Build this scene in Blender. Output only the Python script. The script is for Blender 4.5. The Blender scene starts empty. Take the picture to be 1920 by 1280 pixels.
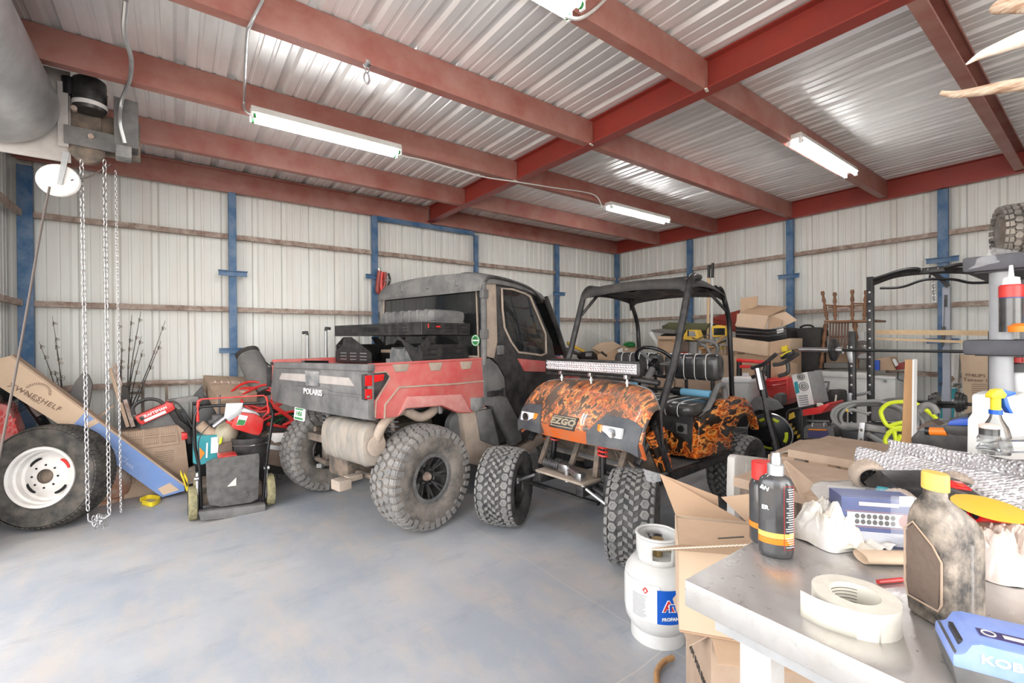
import bpy, bmesh, math, random
from math import sin, cos, pi, radians, atan2, sqrt
from mathutils import Vector, Matrix, Euler
random.seed(7)
SC = bpy.context.scene
COL = SC.collection
# ---------------------------------------------------------------- camera
FPX, YAW, PIT, ROL = 848.02, 0.63871, -0.00404, -0.00684
CAMP = Vector((0, 0, 1.4))
_f = Vector((sin(YAW)*cos(PIT), cos(YAW)*cos(PIT), sin(PIT)))
_r = _f.cross(Vector((0, 0, 1))).normalized(); _u = _r.cross(_f)
CR = _r*cos(ROL) + _u*sin(ROL); CU = _u*cos(ROL) - _r*sin(ROL)
cd = bpy.data.cameras.new('camera'); cam = bpy.data.objects.new('camera', cd); COL.objects.link(cam)
cd.sensor_width = 36; cd.lens = FPX/1920*36; cd.clip_start = 0.02
cam.matrix_world = Matrix((CR, CU, -_f)).transposed().to_4x4()
cam.location = CAMP
SC.camera = cam
# ---------------------------------------------------------------- sky, sun, exposure
w = bpy.data.worlds.new('sky'); SC.world = w; w.use_nodes = True
nt = w.node_tree; bg = nt.nodes['Background']
sky = nt.nodes.new('ShaderNodeTexSky'); sky.sky_type = 'NISHITA'; sky.sun_disc = False
sky.sun_elevation = radians(50); sky.sun_rotation = radians(200); sky.dust_density = 3
mx = nt.nodes.new('ShaderNodeMix'); mx.data_type = 'RGBA'; mx.inputs[0].default_value = 0.9
nt.links.new(sky.outputs[0], mx.inputs[6]); mx.inputs[7].default_value = (1.0, 0.985, 0.96, 1)
nt.links.new(mx.outputs[2], bg.inputs[0]); bg.inputs[1].default_value = 1.5
SC.view_settings.view_transform = 'Standard'; SC.view_settings.look = 'None'
SC.view_settings.exposure = 0.68; SC.view_settings.gamma = 1; SC.view_settings.use_curve_mapping = False
try:
    SC.cycles.max_bounces = 8; SC.cycles.diffuse_bounces = 5; SC.cycles.glossy_bounces = 4
    SC.cycles.transmission_bounces = 6; SC.cycles.transparent_max_bounces = 8
    SC.cycles.sample_clamp_indirect = 6; SC.cycles.caustics_reflective = False; SC.cycles.caustics_refractive = False
except Exception: pass
def area(name, loc, rot, sx, sy, power, col=(1, 1, 1)):
    l = bpy.data.lights.new(name, 'AREA'); l.shape = 'RECTANGLE'; l.size = sx; l.size_y = sy; l.energy = power; l.color = col
    o = bpy.data.objects.new(name, l); COL.objects.link(o); o.location = loc; o.rotation_euler = rot; return o
area('daylight_side_door', (-3.6, 1.4, 1.9), (0, -pi/2, 0), 3.4, 6.0, 150, (1.0, 0.98, 0.95))
area('daylight_front_opening', (.3, -5.2, 2.1), (pi/2, 0, 0), 7.0, 3.6, 230, (1.0, 0.985, 0.96))
# ---------------------------------------------------------------- measuring: photo pixel -> point on a plane of the place
def ray(px, py): return _f + CR*((px-960)/FPX) - CU*((py-640)/FPX)
def at(px, py, ax, v):
    d = ray(px, py); i = 'xyz'.index(ax); return CAMP + d*((v-CAMP[i])/d[i])
class Fr:
    """a vehicle frame: origin on the floor, x axis turned by a degrees"""
    def __init__(s, ox, oy, a, oz=0):
        s.o = Vector((ox, oy, oz)); s.a = radians(a); s.R = Matrix.Rotation(s.a, 3, 'Z'); s.Ri = s.R.transposed()
    def inv(s, p): return s.Ri @ (Vector(p)-s.o)
    def at(s, px, py, ax, v):
        c = s.inv(CAMP); d = s.Ri @ ray(px, py); i = 'xyz'.index(ax); return c + d*((v-c[i])/d[i])
# ---------------------------------------------------------------- objects
def tag(o, label=None, cat=None, group=None, kind=None):
    if label: o['label'] = label
    if cat: o['category'] = cat
    if group: o['group'] = group
    if kind: o['kind'] = kind
    return o
def thing(name, label, cat, loc=(0, 0, 0), rot=(0, 0, 0), group=None):
    o = bpy.data.objects.new(name, None); COL.objects.link(o); o.empty_display_size = .05
    o.location = loc; o.rotation_euler = rot if len(rot) == 3 else rot
    return tag(o, label, cat, group)
def copy_tree(o, parent=None):
    c = o.copy(); COL.objects.link(c); c.parent = parent
    for ch in list(o.children): copy_tree(ch, c)
    return c
class MB:
    def __init__(s): s.bm = bmesh.new(); s.mi = 0; s.mats = []
    def m(s, mat):
        if mat not in s.mats: s.mats.append(mat)
        s.mi = s.mats.index(mat); return s
    def face(s, vs):
        try: f = s.bm.faces.new(vs); f.material_index = s.mi; return f
        except ValueError: return None
    def hull(s, pts, faces):
        v = [s.bm.verts.new(p) for p in pts]
        for f in faces: s.face([v[i] for i in f])
        return s
    def box(s, c, d, rot=None, bev=0, taper=1.0):
        """box of size d centred at c; rot = Euler tuple"""
        R = Euler(rot).to_matrix() if rot else Matrix.Identity(3); c = Vector(c); h = [x/2 for x in d]
        b = bmesh.new(); vs = []
        for z in (-1, 1):
            t = taper if z > 0 else 1
            for x, y in ((-1, -1), (1, -1), (1, 1), (-1, 1)): vs.append(b.verts.new((x*h[0]*t, y*h[1]*t, z*h[2])))
        for f in ((0, 3, 2, 1), (4, 5, 6, 7), (0, 1, 5, 4), (1, 2, 6, 5), (2, 3, 7, 6), (3, 0, 4, 7)): b.faces.new([vs[i] for i in f])
        if bev > 0: bmesh.ops.bevel(b, geom=b.edges[:], offset=min(bev, min(d)*.45), segments=2, profile=.6, affect='EDGES')
        s.add(b, Matrix.Translation(c) @ R.to_4x4()); return s
    def add(s, b, M=None):
        vm = {}
        for v in b.verts: vm[v] = s.bm.verts.new(M @ v.co if M is not None else v.co)
        for f in b.faces: s.face([vm[v] for v in f.verts])
        b.free()
    def tube(s, pts, r, n=10, cap=True, closed=False):
        pts = [Vector(p) for p in pts]; N = len(pts); rr = r if isinstance(r, (list, tuple)) else [r]*N
        rings = []; up = None
        for i, p in enumerate(pts):
            if closed: t = pts[(i+1) % N]-pts[i-1]
            else: t = (pts[min(i+1, N-1)]-pts[max(i-1, 0)])
            if t.length < 1e-9: t = Vector((0, 0, 1))
            t.normalize()
            if up is None: up = t.orthogonal().normalized()
            else:
                up = up - t*up.dot(t)
                up = up.normalized() if up.length > 1e-6 else t.orthogonal().normalized()
            bi = t.cross(up)
            rings.append([s.bm.verts.new(p+(up*cos(2*pi*k/n)+bi*sin(2*pi*k/n))*rr[i]) for k in range(n)])
        for i in range(N if closed else N-1):
            a, b = rings[i], rings[(i+1) % N]
            for k in range(n): s.face((a[k], a[(k+1) % n], b[(k+1) % n], b[k]))
        if cap and not closed: s.face(rings[0][::-1]); s.face(rings[-1])
        return s
    def lathe(s, prof, c=(0, 0, 0), axis='z', n=32, M=None, closed=False):
        """profile of (radius, height) turned about an axis through c"""
        if M is None:
            M = {'z': Matrix.Identity(3), 'y': Matrix.Rotation(-pi/2, 3, 'X'), 'x': Matrix.Rotation(pi/2, 3, 'Y')}[axis]
        c = Vector(c); rings = []
        for r, h in prof:
            if r < 1e-6: rings.append([s.bm.verts.new(c + M @ Vector((0, 0, h)))])
            else: rings.append([s.bm.verts.new(c + M @ Vector((r*cos(2*pi*k/n), r*sin(2*pi*k/n), h))) for k in range(n)])
        L = len(rings)
        for i in range(L if closed else L-1):
            a, b = rings[i], rings[(i+1) % L]
            for k in range(n):
                k2 = (k+1) % n
                if len(a) == 1 and len(b) == 1: continue
                if len(a) == 1: s.face((a[0], b[k2], b[k]))
                elif len(b) == 1: s.face((a[k], a[k2], b[0]))
                else: s.face((a[k], a[k2], b[k2], b[k]))
        return s
    def cyl(s, a, b, r, n=20):
        return s.tube([a, b], r, n)
    def prism(s, poly, vec, bev=0):
        """closed polygon of 3d points extruded by vec"""
        b = bmesh.new(); vec = Vector(vec)
        v0 = [b.verts.new(p) for p in poly]; v1 = [b.verts.new(Vector(p)+vec) for p in poly]; n = len(poly)
        b.faces.new(v0); b.faces.new(v1[::-1])
        for i in range(n): b.faces.new((v0[i], v1[i], v1[(i+1) % n], v0[(i+1) % n]))
        bmesh.ops.recalc_face_normals(b, faces=b.faces[:])
        if bev > 0: bmesh.ops.bevel(b, geom=b.edges[:], offset=bev, segments=2, profile=.6, affect='EDGES', clamp_overlap=True)
        s.add(b); return s
    def grid(s, fn, nu, nv, cu=False):
        g = [[s.bm.verts.new(fn(i/(nu-(0 if cu else 1)), j/(nv-1))) for j in range(nv)] for i in range(nu)]
        for i in range(nu if cu else nu-1):
            for j in range(nv-1): s.face((g[i][j], g[(i+1) % nu][j], g[(i+1) % nu][j+1], g[i][j+1]))
        return s
    def loft(s, secs, cap=True, closed=True):
        R = [[s.bm.verts.new(p) for p in q] for q in secs]; n = len(R[0])
        for a, b in zip(R, R[1:]):
            for k in range(n if closed else n-1): s.face((a[k], a[(k+1) % n], b[(k+1) % n], b[k]))
        if cap: s.face(R[0][::-1]); s.face(R[-1])
        return s
    def build(s, name, mat=None, parent=None, smooth=38, solid=0, sub=0, label=None, bev=0):
        bm = s.bm
        bmesh.ops.recalc_face_normals(bm, faces=bm.faces[:])
        if smooth:
            th = radians(smooth)
            for e in bm.edges: e.smooth = not (len(e.link_faces) == 2 and e.calc_face_angle(0) > th)
            for f in bm.faces: f.smooth = True
        me = bpy.data.meshes.new(name); bm.to_mesh(me); bm.free()
        for mt in (s.mats or [mat]): me.materials.append(mt)
        o = bpy.data.objects.new(name, me); COL.objects.link(o); o.parent = parent
        if solid: md = o.modifiers.new('thick', 'SOLIDIFY'); md.thickness = solid; md.offset = 0
        if bev: md = o.modifiers.new('bevel', 'BEVEL'); md.width = bev; md.segments = 2; md.limit_method = 'ANGLE'
        if sub: md = o.modifiers.new('sub', 'SUBSURF'); md.levels = sub; md.render_levels = sub
        if label: o['label'] = label
        return o
def place(o, loc, rot=(0, 0, 0)):
    o.location = loc; o.rotation_euler = rot; return o
def text_mb(s, size, depth=0.001, bold=0.0, sx=1.0, al='CENTER', shear=0, sp=1.0):
    """lettering in the local xz plane facing -y"""
    cu = bpy.data.curves.new('t', 'FONT'); cu.body = s; cu.size = size; cu.extrude = depth; cu.offset = bold
    cu.align_x = al; cu.align_y = 'CENTER'; cu.resolution_u = 2; cu.shear = shear; cu.space_character = sp
    o = bpy.data.objects.new('t', cu); COL.objects.link(o); bpy.context.view_layer.update()
    me = bpy.data.meshes.new_from_object(o.evaluated_get(bpy.context.evaluated_depsgraph_get()))
    bpy.data.objects.remove(o)
    b = bmesh.new(); b.from_mesh(me); bpy.data.meshes.remove(me)
    bmesh.ops.transform(b, matrix=Matrix.Diagonal((sx, 1, 1, 1)), verts=b.verts[:])
    bmesh.ops.rotate(b, cent=(0, 0, 0), matrix=Matrix.Rotation(pi/2, 3, 'X'), verts=b.verts[:])
    m = MB(); m.bm.free(); m.bm = b; return m
def lettering(s, size, mat, parent, loc, rot=(0, 0, 0), name='lettering', **k):
    o = text_mb(s, size, **k).build(name, mat, parent, smooth=0); o.location = loc; o.rotation_euler = rot; return o
def bez(pts, n=8):
    """smooth curve through points (Catmull-Rom)"""
    P = [Vector(p) for p in pts]; P = [P[0]*2-P[1]] + P + [P[-1]*2-P[-2]]; o = []
    for i in range(1, len(P)-2):
        a, b, c, d = P[i-1:i+3]
        for k in range(n):
            t = k/n; o.append(.5*((2*b)+(c-a)*t+(2*a-5*b+4*c-d)*t*t+(3*b-a-3*c+d)*t**3))
    o.append(P[-2]); return o
# ---------------------------------------------------------------- materials
def mat(name, col, rough=.5, metal=0, dirt=None, damt=.5, dscale=6, bump=0, bscale=60, coat=0, alpha=1, trans=0, emit=0, ior=1.45, contrast=.12, stretch=(1, 1, 1), spec=None):
    m = bpy.data.materials.new(name); m.use_nodes = True; nt = m.node_tree; p = nt.nodes['Principled BSDF']
    c4 = (*col, 1); p.inputs['Base Color'].default_value = c4
    p.inputs['Roughness'].default_value = rough; p.inputs['Metallic'].default_value = metal
    p.inputs['Coat Weight'].default_value = coat; p.inputs['IOR'].default_value = ior
    if spec is not None: p.inputs['Specular IOR Level'].default_value = spec
    if trans: p.inputs['Transmission Weight'].default_value = trans
    if alpha < 1: p.inputs['Alpha'].default_value = alpha
    if emit: p.inputs['Emission Color'].default_value = c4; p.inputs['Emission Strength'].default_value = emit
    tc = nt.nodes.new('ShaderNodeTexCoord'); mp = nt.nodes.new('ShaderNodeMapping'); mp.inputs['Scale'].default_value = stretch
    nt.links.new(tc.outputs['Object'], mp.inputs[0])
    if dirt is not None:
        n = nt.nodes.new('ShaderNodeTexNoise'); n.inputs['Scale'].default_value = dscale; n.inputs['Detail'].default_value = 7; n.inputs['Roughness'].default_value = .65
        nt.links.new(mp.outputs[0], n.inputs[0])
        r = nt.nodes.new('ShaderNodeMapRange'); r.inputs[1].default_value = .5-contrast; r.inputs[2].default_value = .5+contrast
        r.inputs[3].default_value = max(0, damt-.4); r.inputs[4].default_value = min(1, damt+.4)
        nt.links.new(n.outputs['Fac'], r.inputs[0])
        x = nt.nodes.new('ShaderNodeMix'); x.data_type = 'RGBA'; x.inputs[6].default_value = c4; x.inputs[7].default_value = (*dirt, 1)
        nt.links.new(r.outputs[0], x.inputs[0]); nt.links.new(x.outputs[2], p.inputs['Base Color'])
    if bump:
        n2 = nt.nodes.new('ShaderNodeTexNoise'); n2.inputs['Scale'].default_value = bscale; n2.inputs['Detail'].default_value = 4
        nt.links.new(mp.outputs[0], n2.inputs[0])
        bn = nt.nodes.new('ShaderNodeBump'); bn.inputs['Strength'].default_value = bump; bn.inputs['Distance'].default_value = .01
        nt.links.new(n2.outputs['Fac'], bn.inputs['Height']); nt.links.new(bn.outputs[0], p.inputs['Normal'])
    return m
M = {}
def D(k, *a, **kw): M[k] = mat(k, *a, **kw); return M[k]
D('wall_sheet', (.71, .735, .705), .5, dirt=(.66, .62, .575), damt=.35, dscale=2.5, stretch=(2, 2, .35), contrast=.2)
D('roof_sheet', (.86, .86, .85), .34, .3, dirt=(.74, .73, .72), damt=.35, dscale=3, stretch=(3, .5, 1), bump=.02, bscale=8)
D('red_steel', (.27, .075, .055), .5, dirt=(.38, .20, .165), damt=.5, dscale=3.5, contrast=.18, bump=.08, bscale=120)
D('red_steel_clean', (.30, .042, .03), .42, dirt=(.24, .04, .03), damt=.3, dscale=4)
D('rust_girt', (.20, .13, .10), .75, dirt=(.46, .38, .33), damt=.45, dscale=14, stretch=(1, 1, 1), bump=.2)
D('blue_steel', (.022, .095, .21), .5, dirt=(.18, .24, .34), damt=.25, dscale=5, bump=.05)
D('rubber', (.03, .03, .029), .8, dirt=(.12, .105, .09), damt=.35, dscale=9, bump=.25, bscale=90)
D('rubber_dust', (.075, .07, .066), .85, dirt=(.24, .21, .18), damt=.5, dscale=7, bump=.3, bscale=70)
D('tread_dust', (.15, .148, .145), .85, dirt=(.27, .25, .23), damt=.45, dscale=12, bump=.2, bscale=90)
D('cart_rubber', (.028, .028, .029), .8, dirt=(.10, .095, .09), damt=.3, dscale=10, bump=.2)
D('cart_lug', (.15, .15, .15), .8, dirt=(.24, .23, .21), damt=.4, dscale=12)
D('white_steel', (.72, .71, .69), .45, dirt=(.55, .50, .47), damt=.25, dscale=6)
D('black_plastic', (.018, .018, .02), .42, dirt=(.10, .092, .088), damt=.12, dscale=8)
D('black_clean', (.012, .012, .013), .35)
D('black_gloss', (.01, .01, .011), .12)
D('black_metal', (.02, .02, .022), .36, .3, dirt=(.075, .07, .065), damt=.2, dscale=14)
D('grey_plastic', (.13, .135, .14), .6, dirt=(.36, .34, .32), damt=.35, dscale=7, bump=.1)
D('dust_plastic', (.065, .067, .07), .7, dirt=(.22, .21, .20), damt=.42, dscale=5, bump=.1, contrast=.2)
D('dust_tan', (.42, .335, .265), .85, dirt=(.30, .25, .21), damt=.4, dscale=8, bump=.25)
D('dusty_red', (.48, .045, .05), .45, dirt=(.52, .25, .21), damt=.38, dscale=4.5, contrast=.22)
D('light_red', (.55, .006, .008), .2, coat=1)
D('red', (.62, .02, .02), .35, dirt=(.5, .1, .08), damt=.15)
D('red_gloss', (.6, .012, .012), .2, coat=.6)
D('amber', (.8, .22, .02), .2, coat=1)
D('steel', (.55, .55, .56), .3, .95, dirt=(.4, .39, .38), damt=.3, dscale=12)
D('galv', (.52, .53, .54), .45, .8, dirt=(.40, .40, .40), damt=.3, dscale=8)
D('chrome', (.8, .8, .82), .12, 1)
D('iron', (.11, .095, .08), .7, .3, dirt=(.28, .21, .16), damt=.4, dscale=10, bump=.2)
D('card', (.50, .35, .235), .85, dirt=(.44, .30, .20), damt=.3, dscale=5, bump=.04)
D('card_in', (.42, .28, .18), .9, dirt=(.38, .25, .16), damt=.3, dscale=5)
D('card_light', (.60, .45, .32), .85, dirt=(.54, .40, .285), damt=.3, dscale=5)
D('card_dusty', (.40, .285, .205), .9, dirt=(.47, .35, .26), damt=.4, dscale=7, bump=.05)
D('blue_card', (.16, .27, .55), .6, dirt=(.24, .33, .56), damt=.3, dscale=5)
D('white', (.8, .8, .79), .5)
D('white_plastic', (.66, .66, .64), .4, dirt=(.54, .51, .47), damt=.2, dscale=5)
D('cream', (.66, .62, .53), .6)
D('print_dark', (.05, .045, .04), .7)
D('print_brown', (.20, .13, .09), .8)
D('print_white', (.85, .85, .85), .6)
D('print_pink', (.80, .62, .55), .7)
D('grey_cloth', (.145, .14, .135), .9, dirt=(.19, .18, .17), damt=.4, dscale=10, bump=.3)
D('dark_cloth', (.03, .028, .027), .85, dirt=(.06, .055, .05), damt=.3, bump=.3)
D('brown_cloth', (.12, .085, .065), .9, dirt=(.17, .125, .10), damt=.4, bump=.3)
D('teal', (.02, .24, .28), .5, dirt=(.05, .30, .33), damt=.3)
D('yellow', (.75, .58, .03), .45)
D('work_yellow', (.72, .45, .04), .45, dirt=(.6, .42, .12), damt=.2)
D('lime_hose', (.60, .70, .03), .4)
D('wood', (.48, .27, .12), .6, dirt=(.36, .19, .08), damt=.4, dscale=5, stretch=(6, 6, .8))
D('wood_light', (.62, .46, .28), .65, dirt=(.55, .38, .22), damt=.35, dscale=6, stretch=(1, 6, 6))
D('wood_chair', (.22, .10, .045), .45, dirt=(.14, .06, .03), damt=.4, dscale=9)
D('glass_dark', (.012, .013, .014), .05, coat=.5, dirt=(.04, .04, .04), damt=.2, dscale=3)
D('clear', (.9, .92, .92), .08, trans=.95, ior=1.4)
D('film', (.82, .83, .85), .2, alpha=.10)
D('lamp_glass', (.85, .86, .88), .08, .2)
D('tube_light', (1, 1, 1), .4, emit=28)
D('orange', (.85, .22, .02), .4)
D('blue_plastic', (.03, .10, .50), .4)
D('sky_foam', (.20, .48, .68), .6)
D('kobalt_blue', (.20, .30, .68), .4, dirt=(.32, .40, .70), damt=.25, dscale=14)
D('tape', (.74, .70, .60), .55)
D('tape_side', (.66, .62, .53), .75, dirt=(.56, .52, .45), damt=.3, dscale=30)
D('rag', (.80, .78, .73), .9, dirt=(.58, .50, .38), damt=.25, dscale=9, bump=.4, bscale=25, contrast=.08)
D('foil', (.78, .78, .80), .22, .95)
D('olive', (.10, .10, .05), .6)
D('antler', (.30, .16, .09), .7, dirt=(.62, .50, .38), damt=.5, dscale=25, stretch=(1, 1, 6), bump=.5, bscale=60)
D('ivory', (.80, .72, .62), .6, dirt=(.60, .42, .30), damt=.25, dscale=40, bump=.2)
D('rope', (.12, .10, .09), .9)
D('hose_grey', (.22, .22, .21), .6)
D('grass_tread', (.34, .30, .16), .95, dirt=(.14, .13, .08), damt=.45, dscale=30, bump=.6)
D('rust_tank', (.52, .45, .38), .75, dirt=(.36, .15, .08), damt=.45, dscale=6, contrast=.1, bump=.2)
D('green', (.03, .22, .06), .5)
D('label_blue', (.01, .10, .50), .35)
D('oil_jug', (.03, .028, .027), .36, dirt=(.42, .35, .28), damt=.42, dscale=16, contrast=.13, bump=.1)
D('oil_cap', (.88, .52, .10), .45, dirt=(.75, .5, .2), damt=.2)
D('bezel', (.055, .06, .07), .5, dirt=(.12, .12, .12), damt=.3)
D('bounce_ground', (.50, .42, .33), .95)
D('purple_plastic', (.06, .05, .14), .4)
# ---------------------------------------------------------------- floor
XL, XR, YB, ZB, ZD = -1.133, 6.99, 5.928, 3.09, 3.30      # walls, beam undersides, roof sheet
def floor_mat():
    m = bpy.data.materials.new('painted_concrete'); m.use_nodes = True; nt = m.node_tree; N = nt.nodes; L = nt.links; p = N['Principled BSDF']
    tc = N.new('ShaderNodeTexCoord')
    def noise(s, d=8, r=.6, st=(1, 1, 1)):
        mp = N.new('ShaderNodeMapping'); mp.inputs['Scale'].default_value = st; L.new(tc.outputs['Object'], mp.inputs[0])
        n = N.new('ShaderNodeTexNoise'); n.inputs['Scale'].default_value = s; n.inputs['Detail'].default_value = d; n.inputs['Roughness'].default_value = r
        L.new(mp.outputs[0], n.inputs[0]); return n.outputs['Fac']
    def rng(s, a, b, c=0, d=1):
        r = N.new('ShaderNodeMapRange'); L.new(s, r.inputs[0]); r.inputs[1].default_value = a; r.inputs[2].default_value = b; r.inputs[3].default_value = c; r.inputs[4].default_value = d; return r.outputs[0]
    def mix(f, a, b):
        x = N.new('ShaderNodeMix'); x.data_type = 'RGBA'
        L.new(f, x.inputs[0]) if not isinstance(f, float) else setattr(x.inputs[0], 'default_value', f)
        for i, v in ((6, a), (7, b)):
            if isinstance(v, tuple): x.inputs[i].default_value = (*v, 1)
            else: L.new(v, x.inputs[i])
        return x.outputs[2]
    c = mix(rng(noise(.9, 5), .4, .62), (.31, .335, .37), (.43, .43, .435))
    c = mix(rng(noise(2.2, 8, .7, (1.6, .6, 1)), .46, .66, 0, .7), c, (.46, .41, .365))
    c = mix(rng(noise(3.1, 10, .75, (.5, 1.4, 1)), .54, .72, 0, .6), c, (.22, .245, .28))
    c = mix(rng(noise(60, 3), .66, .74, 0, .55), c, (.22, .21, .20))
    c = mix(rng(noise(26, 4), .68, .76, 0, .5), c, (.46, .44, .41))
    sx = N.new('ShaderNodeSeparateXYZ'); L.new(tc.outputs['Object'], sx.inputs[0])
    nz = noise(1.5, 3)
    for ax, v, k in (('X', 1.80, 0), ('Y', 4.22, .0), ('Y', 1.25, 0)):
        a = N.new('ShaderNodeMath'); a.operation = 'SUBTRACT'; L.new(sx.outputs[ax], a.inputs[0]); a.inputs[1].default_value = v
        a2 = N.new('ShaderNodeMath'); a2.operation = 'MULTIPLY_ADD'; L.new(nz, a2.inputs[0]); a2.inputs[1].default_value = .05; L.new(a.outputs[0], a2.inputs[2])
        b = N.new('ShaderNodeMath'); b.operation = 'ABSOLUTE'; L.new(a2.outputs[0], b.inputs[0])
        c = mix(rng(b.outputs[0], .002, .005, .7, 0), c, (.50, .47, .43))
    L.new(c, p.inputs['Base Color']); p.inputs['Roughness'].default_value = .42
    L.new(rng(noise(5, 6), .3, .7, .34, .58), p.inputs['Roughness'])
    bn = N.new('ShaderNodeBump'); bn.inputs['Strength'].default_value = .12; bn.inputs['Distance'].default_value = .01
    L.new(noise(14, 6), bn.inputs['Height']); L.new(bn.outputs[0], p.inputs['Normal'])
    return m
b = MB(); b.box(((XL+XR)/2-.4, YB/2-1.1, -.1), (XR-XL+1.0, YB+2.4, .2)); tag(b.build('floor', floor_mat(), smooth=0), kind='structure')
b = MB(); b.box((2.5, 1, -.16), (60, 60, .1)); tag(b.build('trim_1', M['bounce_ground'], smooth=0), 'unseen sandy ground added outside the shed openings to bounce daylight in', kind='structure')  # ground out of view, added to bounce daylight into the shed
# ---------------------------------------------------------------- ribbed sheets: real profile
def rib_profile(L, ph=0.0):
    """(along, depth) profile of a ribbed metal sheet, big rib every 0.305, small ribs between"""
    pts = []; P = .305; k = -1
    while k*P < L+P:
        o = k*P+ph
        for u, h in ((-.038, 0), (-.020, .024), (.020, .024), (.038, 0), (.088, 0), (.094, .006), (.112, .006), (.118, 0), (.180, 0), (.186, .006), (.204, .006), (.210, 0)):
            pts.append((o+u, h))
        k += 1
    pts = [p for p in pts if 0 < p[0] < L]
    return [(0, 0)] + pts + [(L, 0)]
def sheet(name, prof, fn, H0, H1, mt):
    b = MB(); bot = [b.bm.verts.new(fn(u, d, H0)) for u, d in prof]; top = [b.bm.verts.new(fn(u, d, H1)) for u, d in prof]
    for i in range(len(prof)-1): b.face((bot[i], bot[i+1], top[i+1], top[i]))
    return tag(b.build(name, mt, smooth=0, solid=.0015), kind='structure')
sheet('wall_back', rib_profile(XR-XL+.3, .2), lambda u, d, z: (XL-.15+u, YB+.065+d, z), 0, ZD+.05, M['wall_sheet'])
sheet('wall_right', rib_profile(8.3, .1), lambda u, d, z: (XR+.065+d, YB+.1-u, z), 0, ZD+.05, M['wall_sheet'])
sheet('wall_left', rib_profile(1.85, .1), lambda u, d, z: (XL-.065-d, YB+.13-u, z), 0, ZD+.05, M['wall_sheet'])
sheet('ceiling', rib_profile(XR-XL+.2, .05), lambda u, d, y: (XL-.1+u, y, ZD+d), -2.3, YB+.25, M['roof_sheet'])
b = MB(); b.box((XL-.06, 2.0, 3.10), (.05, 4.4, .4)); tag(b.build('trim_2', M['galv'], smooth=0), 'metal header above the roll-up door', kind='structure')
sheet('wall_front_light_block', rib_profile(4.1, .1), lambda u, d, z: (3.0+u, -2.2-d, z), 0, ZD+.05, M['wall_sheet'])  # unseen front wall, added to block daylight from the right side
# ---------------------------------------------------------------- beams
def channel(b, a, c, depth, fl, t=.006, face=(0, -1, 0), lip=0.018):
    """C purlin from a to c: web plane on the side 'face' points to, flanges away from it; a,c at the underside"""
    a, c = Vector(a), Vector(c); F = Vector(face); Z = Vector((0, 0, 1)); d = c-a
    prof = [(0, 0), (0, depth), (-fl, depth), (-fl, depth-lip), (-fl+t, depth-lip), (-fl+t, depth-t), (-t, depth-t), (-t, t), (-fl+t, t), (-fl+t, lip), (-fl, lip), (-fl, 0)]
    b.prism([a+F*u+Z*z for u, z in prof], d)
XM = 2.937
ys = (.62, 1.72, 2.78, 3.87, 4.95)
lab = {.62: 'nearest the shed front', 1.72: 'second from the shed front', 2.78: 'third from the shed front', 3.87: 'fourth from the shed front', 4.95: 'last before the back wall'}
for y in ys:
    b = MB(); channel(b, (XL-.02, y-.04, ZB), (XM-.012, y-.04, ZB), .205, .07)
    tag(b.build('roof_purlin', M['red_steel'], smooth=0), 'dusty red steel roof purlin left of the main rafter, ' + lab[y], 'purlin', 'red purlins under the roof')
    b = MB(); channel(b, (XM+.012, y+.03, ZB), (XR-.03, y+.03, ZB), .205, .07, face=(0, 1, 0)) if y < 1 else channel(b, (XM+.012, y-.03, ZB), (XR-.03, y-.03, ZB), .205, .07)
    tag(b.build('roof_purlin', M['red_steel'], smooth=0), 'dusty red steel roof purlin right of the main rafter, ' + lab[y], 'purlin', 'red purlins under the roof')
t = thing('roof_rafter', 'deep red steel I-beam rafter running to the back wall, crossed by the purlins', 'rafter', (XM, 0, 0))
b = MB(); b.box((0, 1.9, ZB+.103), (.008, 8.0, .2)); b.build('web', M['red_steel_clean'], t, smooth=0)
b = MB(); b.box((0, 1.9, ZB+.002), (.105, 8.0, .010)); b.build('bottom_flange', M['red_steel_clean'], t, smooth=0)
b = MB(); b.box((0, 1.9, ZB+.203), (.105, 8.0, .010)); b.build('top_flange', M['red_steel_clean'], t, smooth=0)
# welded clips where the purlins meet the rafter
for y in ys[:4]:
    b = MB(); b.box((XM-.035, y-.045, ZB-.006), (.05, .018, .008), (0, 0, .3), .002)
    tag(b.build('weld_plate', M['cream'], smooth=0), 'small pale weld patch under the rafter at the purlin ' + lab[y], 'weld patch', 'weld patches on the rafter')
for nm, A, Bp, fc, lb in (('eave_beam', (XL, YB-.02, ZB-.04), (XM-.02, YB-.02, ZB-.04), (0, -1, 0), 'red steel channel beam along the top of the back wall, left of the rafter'),
                       ('eave_beam', (XM+.02, YB-.02, ZB-.03), (XR, YB-.02, ZB-.03), (0, -1, 0), 'red steel channel beam along the top of the back wall, right of the rafter'),
                       ('eave_beam', (XR-.02, -2.2, ZB-.02), (XR-.02, YB, ZB-.02), (-1, 0, 0), 'deep red steel beam along the top of the right wall'),
                       ('eave_beam', (XL-.03, 4.4, ZB-.02), (XL-.03, YB, ZB-.02), (1, 0, 0), 'short red steel beam above the left wall behind the door barrel')):
    b = MB()
    F = Vector(fc); a = Vector(A); c = Vector(Bp); Z = Vector((0, 0, 1))
    prof = [(.05, 0), (.05, .012), (.006, .018), (.006, .222), (.05, .228), (.05, .24), (-.01, .24), (-.01, 0)]
    b.prism([a+F*u+Z*z for u, z in prof], c-a); tag(b.build(nm, M['red_steel_clean'] if 'deep' in lb else M['red_steel'], smooth=0), lb, 'beam')
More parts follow.
